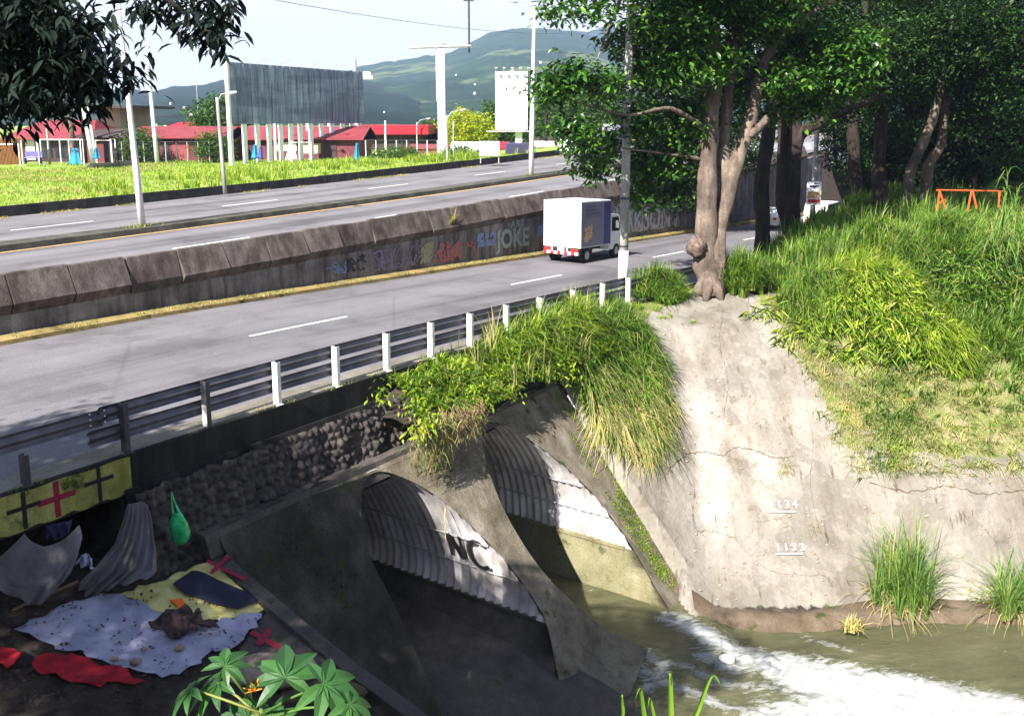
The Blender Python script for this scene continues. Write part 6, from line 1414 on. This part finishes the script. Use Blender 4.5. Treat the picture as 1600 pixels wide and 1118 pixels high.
# playground seats under the fence: low bench with blue seat
b = atY(52, 255, 87); T = thing('bench', 'blue painted bench behind the wire fence', 'bench', b); m = MB(); m.box(b + [0, 0, .5], 1.6, .5, .1); m.build('seat', 'purple_metal', T); m = MB(); m.box(b + [0, .25, .85], 1.6, .08, .5); m.build('backrest', 'purple_metal', T)
for q in (-.7, .7): m = MB(); m.box(b + [q, 0, .22], .08, .4, .5); m.build('leg', 'dark_steel', T)
# long dark drain pipe lying on the grass edge
a, c = atZ(137, 266, 2.1), atZ(213, 262, 2.1); m = MB(); m.tube([a + [0, 0, .15], a + [.4, 0, .22], (a + c) / 2 + [0, 0, .12], c + [-.4, 0, .25], c + [0, 0, .3]], [.2, .42, .45, .45, .3], 10); tag(m.build('log', 'dark_log', None, True, origin=a), 'long dark log lying at the edge of the field near the person', 'log')

def person(name, label, base, hgt, pose, cl_top, cl_leg, face=-90):
    """skin-modifier body: joints in units of height, x = right, y = forward"""
    J, E, Rr = pose; me = bpy.data.meshes.new(name); rz = R(face + 90)
    c, s_ = math.cos(rz), math.sin(rz)
    me.from_pydata([((x * c - y * s_) * hgt, (x * s_ + y * c) * hgt, z * hgt) for x, y, z in J], E, []); me.update()
    o = bpy.data.objects.new(name, me); link(o); o.location = tuple(base)
    sk = o.modifiers.new('skin', 'SKIN'); me.materials.append(MATS[cl_top])
    sv_ = me.skin_vertices[0].data
    for i, r in enumerate(Rr): sv_[i].radius = (r * hgt, r * hgt); 
    sv_[0].use_root = True
    o.modifiers.new('sub', 'SUBSURF').levels = 1; o.modifiers['sub'].render_levels = 2
    dg = bpy.context.evaluated_depsgraph_get(); m2 = bpy.data.meshes.new_from_object(o.evaluated_get(dg)); o.modifiers.clear(); o.data = m2
    for p in m2.polygons: p.use_smooth = True
    return tag(o, label, 'person')
POSE = ([(0, 0, .52), (0, .0, .62), (0, .01, .73), (0, .0, .82), (0, .005, .855), (0, .01, .93), (.1, 0, .80), (.125, -.01, .66), (.11, .05, .53), (.11, .07, .49), (-.1, 0, .80), (-.13, .0, .66), (-.12, .06, .54), (-.12, .08, .50),
         (.055, 0, .5), (.06, .02, .28), (.07, -.0, .05), (.075, .07, .02), (-.055, 0, .5), (-.06, -.01, .28), (-.07, -.03, .05), (-.07, .04, .02), (0, .015, .975)],
        [(0, 1), (1, 2), (2, 3), (3, 4), (4, 5), (5, 22), (3, 6), (6, 7), (7, 8), (8, 9), (3, 10), (10, 11), (11, 12), (12, 13), (0, 14), (14, 15), (15, 16), (16, 17), (0, 18), (18, 19), (19, 20), (20, 21)],
        [.10, .10, .115, .08, .036, .062, .05, .04, .028, .024, .05, .04, .028, .024, .07, .055, .036, .03, .07, .055, .036, .03, .05])
pb_ = atZ(183, 263, 2.2); pp = person('person', 'person in dark clothes standing at the edge of the field beside the log', pb_, 1.75, POSE, 'dark_clothes', 'dark_clothes', -70)
m = MB(); m.ball(pb_ + [0, 0, 1.68], .12, 10, 8, (1, 1, 1.1)); m.build('hair', 'black_plastic', pp, True)
p2 = atY(634, 252, 95); person('person', 'small distant person in red by the pale posted fence', p2, 1.6, POSE, 'red_paint', 'dark_clothes', -60)

# orange railing and overpass at right
rb0 = atY(1462, 333, 44); T = thing('railing', 'orange painted steel railing in the undergrowth below the trees', 'railing', rb0); k = 44 / F
def rp(u, v, dy=0): return atY(u, v, 44 + dy)
m = MB(); m.tube([rp(1464, 297), rp(1568, 299, 2)], .045, 6); m.build('top_rail', 'orange_steel', T)
for a, c in (((1468, 298), (1464, 332)), ((1468, 298), (1478, 328)), ((1518, 298), (1512, 330)), ((1520, 299), (1526, 326)), ((1562, 299), (1560, 324))): m = MB(); m.tube([rp(*a), rp(*c)], .045, 6); m.build('leg', 'orange_steel', T)
m = MB(); m.tube([rp(1466, 318), rp(1476, 312)], .03, 5); m.tube([rp(1468, 298), rp(1478, 315, 1.5)], .03, 5); m.build('brace', 'orange_steel', T)
T = thing('overpass', 'grey concrete overpass beam crossing above the lower road behind the trunks', 'bridge', atY(1250, 262, 96)); m = MB()
a, c = atY(1090, 262, 92), atY(1420, 250, 104); za, zb = float(atY(1250, 262, 96)[2]), float(atY(1250, 232, 96)[2])
m.hexa([(a[0], a[1], za), (c[0], c[1], za), (c[0], c[1] + 11, za), (a[0], a[1] + 11, za), (a[0], a[1], zb), (c[0], c[1], zb), (c[0], c[1] + 11, zb), (a[0], a[1] + 11, zb)]); m.build('beam', 'overpass_mat', T)
m = MB(); m.hexa([(a[0], a[1] - .15, zb - .3), (c[0], c[1] - .15, zb - .3), (c[0], c[1] + .2, zb - .3), (a[0], a[1] + .2, zb - .3), (a[0], a[1] - .15, zb + .6), (c[0], c[1] - .15, zb + .6), (c[0], c[1] + .2, zb + .6), (a[0], a[1] + .2, zb + .6)]); m.build('parapet', 'grey_board', T)
m = MB(); m.box((c[0] - 2, c[1] + 4, za - 3), 3, 6, 6); m.build('abutment', 'dark_wall', T)
m = MB(); m.box((c[0] - 8, c[1] + 9, za - 2.6), 26, .5, 5.4); m.build('back_wall', 'dark_wall', T)
# drooping overhead wires
for (a, b_, lb) in (((395, -6, 60), (900, 52, 140), 'thin overhead wire crossing the sky above the pillar'), ((150, 168, 100), (360, 176, 130), 'thin overhead wire in front of the left hills'), ((60, 150, 92), (240, 158, 92), 'overhead wire joining the utility poles at the left'), ((700, 188, 86), (960, 170, 130), 'thin overhead wire from the street lamp towards the trees')):
    A_, B_ = atY(*a), atY(*b_); m = MB(); m.tube([A_ * (1 - q) + B_ * q - np.array([0, 0, 4 * q * (1 - q) * .8]) for q in np.linspace(0, 1, 14)], .02, 4, False); tag(m.build('overhead_wire', 'dark_steel', None, origin=A_), lb, 'wire')

# ================================================================== CAMP UNDER THE DECK
def campz(X, Y): return camp(X * DX + Y * DY, X * NX + Y * NY)
def onG(u, v):
    z = -2.5
    for _ in range(25): p = atZ(u, v, z); z = .5 * z + .5 * float(campz(p[0], p[1]))
    return atZ(u, v, z)
def sheet(name, label, px, mat, lift, cat, n=34, amp=.05, seed=1, kids=(), wr=2.0, edge=.06):
    P = [onG(u, v)[:2] for u, v in px]; P = np.array(P); x0, y0 = P.min(0); x1, y1 = P.max(0)
    # finer outline with ragged edge
    rg = random.Random(seed); out = []
    for i in range(len(P)):
        a, b_ = P[i], P[(i + 1) % len(P)]; k = max(2, int(np.linalg.norm(b_ - a) / .12))
        for j in range(k): q = a + (b_ - a) * j / k; out.append((q[0] + rg.uniform(-edge, edge), q[1] + rg.uniform(-edge, edge)))
    poly = [Vector((a, b_, 0)) for a, b_ in out]
    from mathutils.geometry import delaunay_2d_cdt
    g = [(x, y) for x in np.linspace(x0, x1, n) for y in np.linspace(y0, y1, n)]; g = np.array(g); ins = inpoly(g[:, 0], g[:, 1], out); g = g[ins]
    pts = [Vector((a, b_)) for a, b_ in out] + [Vector((a, b_)) for a, b_ in g]; m_ = len(out)
    r = delaunay_2d_cdt(pts, [(i, (i + 1) % m_) for i in range(m_)], [list(range(m_))], 1, 1e-5); vv = np.array([v_[:] for v_ in r[0]]); 
    Z = campz(vv[:, 0], vv[:, 1]) + lift + amp * np.abs(fbm(vv[:, 0] * wr, vv[:, 1] * wr, seed) - .35) * 2
    o = mesh(name, np.column_stack([vv, Z]), [list(f) for f in r[2]], mat, None, True, origin=(x0, y0, float(Z.min()))); md = o.modifiers.new('t', 'SOLIDIFY'); md.thickness = .012
    return tag(o, label, cat)
ye = sheet('yellow_cloth', 'yellow sheet with a red cross spread at the head of the camp', [(188, 930), (250, 908), (300, 888), (340, 872), (362, 888), (398, 925), (414, 952), (380, 968), (330, 975), (280, 965), (230, 950)], 'tarp_yellow', .02, 'cloth', amp=.06, seed=3)
wt = sheet('white_tarp', 'dirty white tarpaulin spread on the ground of the camp', [(20, 992), (70, 960), (150, 932), (185, 935), (230, 955), (290, 978), (340, 978), (412, 962), (400, 985), (372, 1012), (330, 1022), (300, 1045), (262, 1066), (205, 1052), (150, 1032), (80, 1012)], 'tarp_white', .035, 'tarpaulin', 48, .12, 5, wr=2.6)
sheet('black_mat', 'black mat lying on the yellow sheet', [(270, 922), (300, 900), (310, 900), (350, 918), (404, 940), (400, 950), (372, 960), (330, 950), (290, 935)], 'mat_black', .12, 'mat', amp=.04, seed=6, edge=.01)
sheet('orange_scrap', 'orange scrap of cloth on the yellow sheet', [(266, 944), (284, 941), (300, 960), (286, 963)], 'scrap_orange', .1, 'cloth', 12, .03, 7, edge=.01)
sheet('red_cloth', 'large red cloth at the left edge near the bottom of the photo', [(-30, 1022), (20, 1022), (40, 1045), (20, 1062), (-30, 1060)], 'cloth_red', .15, 'cloth', amp=.2, seed=8)
sheet('red_cloth', 'red cloth lying below the white tarpaulin', [(58, 1040), (100, 1030), (150, 1038), (200, 1055), (225, 1070), (170, 1075), (110, 1068), (60, 1060)], 'cloth_red', .06, 'cloth', amp=.15, seed=9)
bd = sheet('bundle', 'dark crumpled bundle of clothes lying on the white tarpaulin', [(232, 985), (262, 972), (290, 970), (320, 985), (340, 985), (338, 998), (315, 997), (282, 1010), (255, 1000)], 'bundle_mat', .14, 'bundle', 30, .35, 10, wr=4)
# red cross strokes lying on sheets / slab
def stroke(name, pts, wd, mat, lift, label, cat, parent=None):
    P = [onG(u, v) for u, v in pts]; m = MB()
    for i in range(len(P) - 1):
        a, b_ = P[i], P[i + 1]; n_ = max(2, int(np.linalg.norm(b_ - a) / .12)); d_ = (b_ - a); d_[2] = 0; d_ /= np.linalg.norm(d_); s_ = np.array([-d_[1], d_[0], 0]) * wd / 2
        V = []
        for j in range(n_ + 1):
            q = a + (b_ - a) * j / n_; w_ = 1 + .2 * math.sin(j * 2.1)
            for e in (-1, 1): r_ = q + s_ * e * w_; V.append((r_[0], r_[1], float(campz(r_[0], r_[1])) + lift))
        m.add(V, [(2 * j, 2 * j + 2, 2 * j + 3, 2 * j + 1) for j in range(n_)])
    o = m.build(name, mat, parent)
    if label: tag(o, label, cat)
    return o
stroke('painted_cross', [(325, 889), (350, 903), (384, 918)], .09, 'paint_red', .19, None, None, ye); stroke('painted_cross', [(358, 882), (342, 898), (330, 910)], .09, 'paint_red', .192, None, None, ye)
# paving slab with red cross right of the tarp
sl_ = sheet('paving_slab', 'dark concrete slab with a red cross right of the tarpaulin', [(415, 962), (425, 958), (470, 1000), (520, 1045), (480, 1060), (420, 1040), (372, 1022)], 'slab_dark', .05, 'slab', 16, .0, 12, edge=.01)
stroke('painted_cross', [(392, 992), (415, 1004), (444, 1020)], .12, 'paint_red', .075, None, None, sl_); stroke('painted_cross', [(421, 988), (412, 1003), (402, 1012)], .12, 'paint_red', .077, None, None, sl_)
def rock(u, v, r, sq, mat, label, name='rock', seed=1):
    p = onG(u, v); m = MB(); m.ball(p + [0, 0, r * sq[2] * .3], r, 18, 12, sq); o = m.build(name, mat, None, True, origin=p)
    me = o.data; A_ = np.array([v_.co[:] for v_ in me.vertices]); A_ *= (1 + .35 * (fbm(A_[:, 0] * 2 / r + seed, A_[:, 1] * 2 / r + A_[:, 2] * 2 / r, seed) - .5))[:, None]; me.vertices.foreach_set('co', A_.ravel()); return tag(o, label, 'rock')
rock(425, 1052, .62, (1.3, .8, .35), 'stone', 'large tan boulder behind the broad leafed plant', seed=2)
rock(500, 1085, .5, (1.6, .7, .35), 'mud_mat', 'flat brown ledge stone right of the tan boulder', seed=4)
for i, (u, v, r, lb) in enumerate(((213, 1046, .09, 'small stone near the lower edge of the tarpaulin'), (281, 1024, .08, 'small dark stone right of the middle of the tarpaulin'), (226, 1026, .05, 'tiny stone in the middle of the tarpaulin'), (180, 1042, .06, 'tiny stone near the left corner of the tarpaulin edge'))):
    o = rock(u, v, r, (1.2, 1, .7), 'stone', lb, 'stone', 20 + i); o.location.z += .14
# litter of dead leaves and scraps (uncountable)
_n = 420; _uv = scatter([(0, 950), (120, 930), (240, 900), (400, 960), (470, 1040), (420, 1110), (0, 1117)], _n, lambda X, Y: camp(X * DX + Y * DY, X * NX + Y * NY), 9)
V, f = leaves(_uv + np.array([0, 0, .17]) * RNG.random((_n, 1)), .07, aspect=.6, droop=0.); tag(mesh('litter', V, f, 'bundle_mat'), kind='stuff')
# draped cloths hanging from the deck
def drape(label, rows, mat, Yoff, name='draped_cloth', folds=9, amp=.05, seed=1):
    """rows: list of pixel polylines from the top edge down, each with its distance Y"""
    G = []
    for pts, Y in rows:
        c = smooth_curve([atY(u, v, Y + dy) for u, v, dy in pts], 10); t_ = np.linspace(0, len(c) - 1, 46); G.append(np.array([[np.interp(x, np.arange(len(c)), c[:, k]) for k in range(3)] for x in t_]))
    G = np.array(G); a = np.linspace(0, len(G) - 1, 40); out = np.zeros((40, 46, 3))
    for i, x in enumerate(a):
        j = min(int(x), len(G) - 2); q = x - j; out[i] = G[j] * (1 - q) + G[j + 1] * q
    uu = np.linspace(0, 1, 46); 
    for i in range(40):
        w_ = amp * (.35 + i / 40); out[i, :, 1] += w_ * np.sin(uu * folds * 2 * math.pi + 1.2 * math.sin(i * .12 + seed)) + .05 * (fbm(uu * 6, uu * 0 + i * .15, seed) - .5)
        out[i, :, 2] += .04 * (fbm(uu * 5, uu * 0 + i * .1, seed + 3) - .5)
    o = gridmesh(name, out, mat, None, True, origin=out[0, 0]); o.modifiers.new('t', 'SOLIDIFY').thickness = .012; return tag(o, label, 'cloth')
drape('grey cloth slung like a hammock below the yellow painted panel', [([(38, 834, 0), (62, 852, 0), (95, 845, 0), (124, 820, 0)], 14.75), ([(15, 858, 0), (55, 880, 0), (95, 872, 0), (128, 842, 0)], 14.65), ([(-10, 880, 0), (40, 915, 0), (85, 905, 0), (122, 868, 0)], 14.55), ([(-25, 905, 0), (30, 936, 0), (62, 944, 0), (112, 892, 0)], 14.5)], 'cloth_grey', 0, folds=4, amp=.03)
drape('grey cloth hanging to a point beside the gabion wall', [([(200, 788, 0), (210, 785, 0), (222, 785, 0), (231, 790, 0)], 16.4), ([(194, 812, 0), (208, 812, 0), (224, 812, 0), (238, 815, 0)], 16.3), ([(180, 850, 0), (200, 852, 0), (222, 850, 0), (244, 858, 0)], 16.1), ([(150, 885, 0), (180, 895, 0), (215, 890, 0), (243, 892, 0)], 15.9), ([(120, 915, 0), (140, 930, 0), (180, 915, 0), (238, 900, 0)], 15.7)], 'cloth_grey', 0, folds=6, amp=.05, seed=4)
drape('dark blue cloth stuffed under the painted panel', [([(70, 822, 0), (85, 818, 0), (100, 816, 0), (112, 812, 0)], 15.2), ([(76, 842, 0), (88, 842, 0), (98, 838, 0), (108, 832, 0)], 15.2)], 'navy_cloth', 0, folds=3, seed=7)
drape('pale blue rag between the two grey cloths', [([(125, 868, 0), (132, 864, 0), (138, 866, 0), (142, 872, 0)], 15.3), ([(118, 882, 0), (128, 885, 0), (138, 884, 0), (148, 886, 0)], 15.2)], 'tarp_white', 0, folds=2, seed=8)
a, c = atY(-20, 972, 15.0), atY(122, 908, 15.6); m = MB(); m.tube([a, (a + c) / 2 + [0, 0, .02], c], .03, 7); tag(m.build('wooden_stick', 'stick', None, origin=a), 'long wooden stick below the hammock cloth', 'stick')
# green carrier bag on the gabion
def bag():
    top_ = np.array(atP(268, 768, (NX, NY, 0), 15.08)); k = 17.5 / F; T = None
    V = []; rows = [(30, 5, 3), (36, 9, 5), (50, 14, 8), (64, 15, 10), (76, 13, 9), (83, 7, 5), (86, 2, 2)]; n = 20
    for dv, wx, wy in rows:
        for j in range(n):
            th = 2 * math.pi * j / n; w_ = 1 + .13 * math.sin(5 * th + dv * .1) + .07 * math.sin(9 * th)
            V.append(top_ + np.array([(10 + dv * .04 + wx * math.cos(th) * w_) * k, -.12 + wy * math.sin(th) * k * w_, -dv * k]))
    Fs = [(i * n + j, i * n + (j + 1) % n, (i + 1) * n + (j + 1) % n, (i + 1) * n + j) for i in range(len(rows) - 1) for j in range(n)] + [tuple((len(rows) - 1) * n + j for j in range(n))]
    o = mesh('carrier_bag', V, Fs, 'bag_green', None, True, origin=top_); tag(o, 'green plastic carrier bag hanging on the gabion wall', 'bag')
    m = MB(); m.tube([top_, top_ + np.array([1 * k, -.05, -18 * k]), top_ + np.array([5 * k, -.12, -36 * k])], [.01, .018, .03], 6); m.tube([top_, top_ + np.array([5 * k, -.05, -14 * k]), top_ + np.array([15 * k, -.12, -34 * k])], [.01, .018, .03], 6); m.build('handle', 'bag_green', o)
bag()

# ================================================================== NEAR PLANTS
def palmate(m_, c, nrm, fwd, r, lobes=7):
    nrm = nrm / np.linalg.norm(nrm); fwd = fwd - nrm * (fwd @ nrm); fwd /= np.linalg.norm(fwd); sd = np.cross(nrm, fwd)
    for k in range(lobes):
        a = math.radians(-125 + 250 * k / (lobes - 1)); L = r * (1 - .35 * abs(k - (lobes - 1) / 2) / ((lobes - 1) / 2)) * random.uniform(.92, 1.05)
        d = fwd * math.cos(a) + sd * math.sin(a); s_ = np.cross(nrm, d); V = []; n = 7; prof = [.10, .62, .95, 1., .82, .45, 0]
        for i in range(n):
            q = i / (n - 1); w_ = prof[i] * L * .165 * (1 + .12 * (i % 2)); p = c + d * L * q - nrm * L * (.35 * q * q)
            V += [p - s_ * w_ + nrm * w_ * .35, p, p + s_ * w_ + nrm * w_ * .35]
        m_.add(V, [f for i in range(n - 1) for f in ((3 * i, 3 * i + 1, 3 * i + 4, 3 * i + 3), (3 * i + 1, 3 * i + 2, 3 * i + 5, 3 * i + 4))])
def castor():
    Y = 6.4; base = np.array([-1.75, 6.7, float(gz(-1.75, 6.7))]); T = thing('broad_leafed_plant', 'broad palmate leafed plant with yellow flower head at the bottom of the photo', 'plant', base)
    hub = atY(405, 1100, Y); m = MB(); m.tube([base, (base + hub) / 2 + [.05, 0, 0], hub], [.035, .03, .018], 8)
    LVS = [(340, 1066, .34, (-.4, -.2, .8), (-1, -.3, .1)), (445, 1058, .40, (.05, -.35, .9), (-.1, .3, 1)), (300, 1075, .30, (-.5, -.1, .8), (-1, 0, -.5)), (505, 1068, .40, (.4, -.3, .8), (1, .1, -.3)), (385, 1122, .32, (0, -.6, .7), (-.5, -.2, .2)), (350, 1040, .25, (.1, -.3, .9), (.5, .6, .6)), (545, 1100, .30, (.5, -.2, .7), (1, 0, -.6)), (425, 1130, .3, (.1, -.6, .7), (.4, -.3, .3))]
    for u, v, r, nr, fw in LVS:
        c = atY(u, v, Y + random.uniform(-.4, .3)); lm = MB(); palmate(lm, c, np.array(nr, float), np.array(fw, float), r); lm.build('leaf', 'leaf_castor', T, False)
        m.tube([hub + [0, 0, random.uniform(-.15, 0)], (hub + c) / 2 + [0, 0, -.03], c], [.012, .010, .008], 6)
    m.build('stem', 'reed', T, True)
    m = MB(); c = atY(398, 1078, Y - .2)
    for k in range(26):
        a = random.uniform(0, 6.3); e = random.uniform(.2, 1.4); d = np.array([math.cos(a) * math.cos(e), math.sin(a) * math.cos(e), math.sin(e)]); m.tube([c, c + d * random.uniform(.05, .10)], [.009, .003], 4)
    m.build('flower_head', 'fruit', T)
castor()
def nearblades():
    T = thing('tall_grass', 'few broad green grass blades rising at the bottom right of the photo', 'grass clump', (1.2, 5.6, float(gz(1.2, 5.6)))); 
    for (u0, v0, u1, v1, bend, wd) in ((975, 1135, 972, 1085, 0, .03), (1012, 1150, 1000, 1075, -12, .04), (1050, 1160, 1047, 1052, -3, .045), (1070, 1160, 1112, 1055, 20, .045), (1030, 1150, 1015, 1090, -5, .03)):
        Y = 5.6; b0 = np.array([1.2 + (u0 - 1040) * .002, 5.6, T.location.z]); P0 = atY(u0, v0, Y); P1 = atY(u1, v1, Y); V = []; pts = [b0, (b0 + P0) / 2, P0, (P0 * .5 + P1 * .5), P1, P1 + np.array([bend * .003, -.03, -.06])]
        c = smooth_curve(pts, 5)
        for i, p in enumerate(c): w_ = wd * .5 * (1 - (i / (len(c) - 1)) ** 3); V += [p - np.array([w_, w_ * .4, 0]), p + [0, .012, 0], p + np.array([w_, -w_ * .2, 0])]
        mesh('blade', V, [f for i in range(len(c) - 1) for f in ((3 * i, 3 * i + 1, 3 * i + 4, 3 * i + 3), (3 * i + 1, 3 * i + 2, 3 * i + 5, 3 * i + 4))], 'grass_green', T, True)
nearblades()

# ================================================================== HILLS
def hill(name, prof, D0, D1, mat, seed, rough_=.06):
    us = np.linspace(prof[0][0], prof[-1][0], 300); vs_ = np.interp(us, [p[0] for p in prof], [p[1] for p in prof]) + (fbm(us * .03, us * 0, seed) - .5) * 8 + (fbm(us * .2, us * 0, seed + 4) - .5) * 2.5
    rr = np.linspace(0, 1, 90); P = np.zeros((300, 90, 3))
    for j, q in enumerate(rr):
        Yd = D0 + (D1 - D0) * q; r = [atY(u, v, D1) for u, v in zip(us, vs_)]; r = np.array(r)
        X = r[:, 0] * Yd / D1; zt = r[:, 2]; n_ = fbm(X * .004, np.full_like(X, Yd * .004), seed + 1, 5) - .5; n2 = np.abs(fbm(X * .0025, np.full_like(X, Yd * .0012), seed + 9, 4) - .5) * 2
        Z = -4 + (zt + 4) * (q ** 1.25) * (1 + (1 - q) * (n_ * 1.0 - n2 * .55)); P[:, j] = np.stack([X, np.full_like(X, Yd), Z], -1)
    back = P[:, -1:].copy(); back[..., 1] += 600; back[..., 2] = -40
    o = gridmesh(name, np.concatenate([P, back], 1), mat, None, True); tag(o, kind='structure'); return P
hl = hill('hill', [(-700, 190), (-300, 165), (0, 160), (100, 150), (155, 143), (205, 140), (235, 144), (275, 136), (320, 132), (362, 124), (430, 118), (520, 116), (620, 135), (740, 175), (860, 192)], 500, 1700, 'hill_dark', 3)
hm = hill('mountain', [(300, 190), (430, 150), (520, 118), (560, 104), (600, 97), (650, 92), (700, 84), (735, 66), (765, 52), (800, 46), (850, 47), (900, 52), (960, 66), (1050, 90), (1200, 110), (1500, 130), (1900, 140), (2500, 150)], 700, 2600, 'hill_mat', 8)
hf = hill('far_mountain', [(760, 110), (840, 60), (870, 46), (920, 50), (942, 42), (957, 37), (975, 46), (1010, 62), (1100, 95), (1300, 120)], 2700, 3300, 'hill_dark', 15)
# little houses scattered over the slopes
hv = bpy.data.meshes.new('hillside_house'); 
hv.from_pydata([(-4, -3, -3), (4, -3, -3), (4, 3, -3), (-4, 3, -3), (-4, -3, 3), (4, -3, 3), (4, 3, 3), (-4, 3, 3), (-4, 0, 5), (4, 0, 5)], [], [(0, 1, 5, 4), (1, 2, 6, 5), (2, 3, 7, 6), (3, 0, 4, 7), (4, 5, 9, 8), (6, 7, 8, 9), (5, 6, 9), (7, 4, 8)]); hv.materials.append(MATS['far_house'])
hk = 0
for P, n_, jl in ((hl, 22, (10, 45)), (hm, 22, (10, 45))):
    for _ in range(400):
        i = random.randint(5, 290); j = random.randint(*jl); p = P[i, j]; pu = U0 + F * p[0] / (p[1] * CP)
        if 160 < pu < 980 and n_ > 0:
            o = bpy.data.objects.new('hillside_house', hv); COL.objects.link(o); o.location = tuple(p + [0, 0, 1.5]); k_ = random.uniform(.22, .5) * (1.1 if P is hm else .7); o.scale = (k_, k_, k_); o.rotation_euler.z = random.uniform(-.5, .5)
            tag(o, 'tiny white house far off on the ' + ('left hillside' if P is hl else 'mountain slope'), 'house', 'houses scattered on the ' + ('left hillside' if P is hl else 'mountain slope')); n_ -= 1
# ================================================================== HAZE
def haze():
    m = bpy.data.materials.new('haze'); m.use_nodes = True; n = m.node_tree; n.nodes.clear(); out = n.nodes.new('ShaderNodeOutputMaterial'); v = n.nodes.new('ShaderNodeVolumePrincipled')
    v.inputs['Color'].default_value = (.5, .68, 1, 1); v.inputs['Density'].default_value = .00018; v.inputs['Anisotropy'].default_value = .1; n.links.new(v.outputs[0], out.inputs['Volume']); MATS['haze'] = m
    b_ = MB(); b_.hexa([(-6000, -1500, -60), (6000, -1500, -60), (6000, 4000, -60), (-6000, 4000, -60), (-6000, -1500, 400), (6000, -1500, 400), (6000, 4000, 400), (-6000, 4000, 400)]); o = b_.build('haze', 'haze'); tag(o, kind='stuff')
haze()
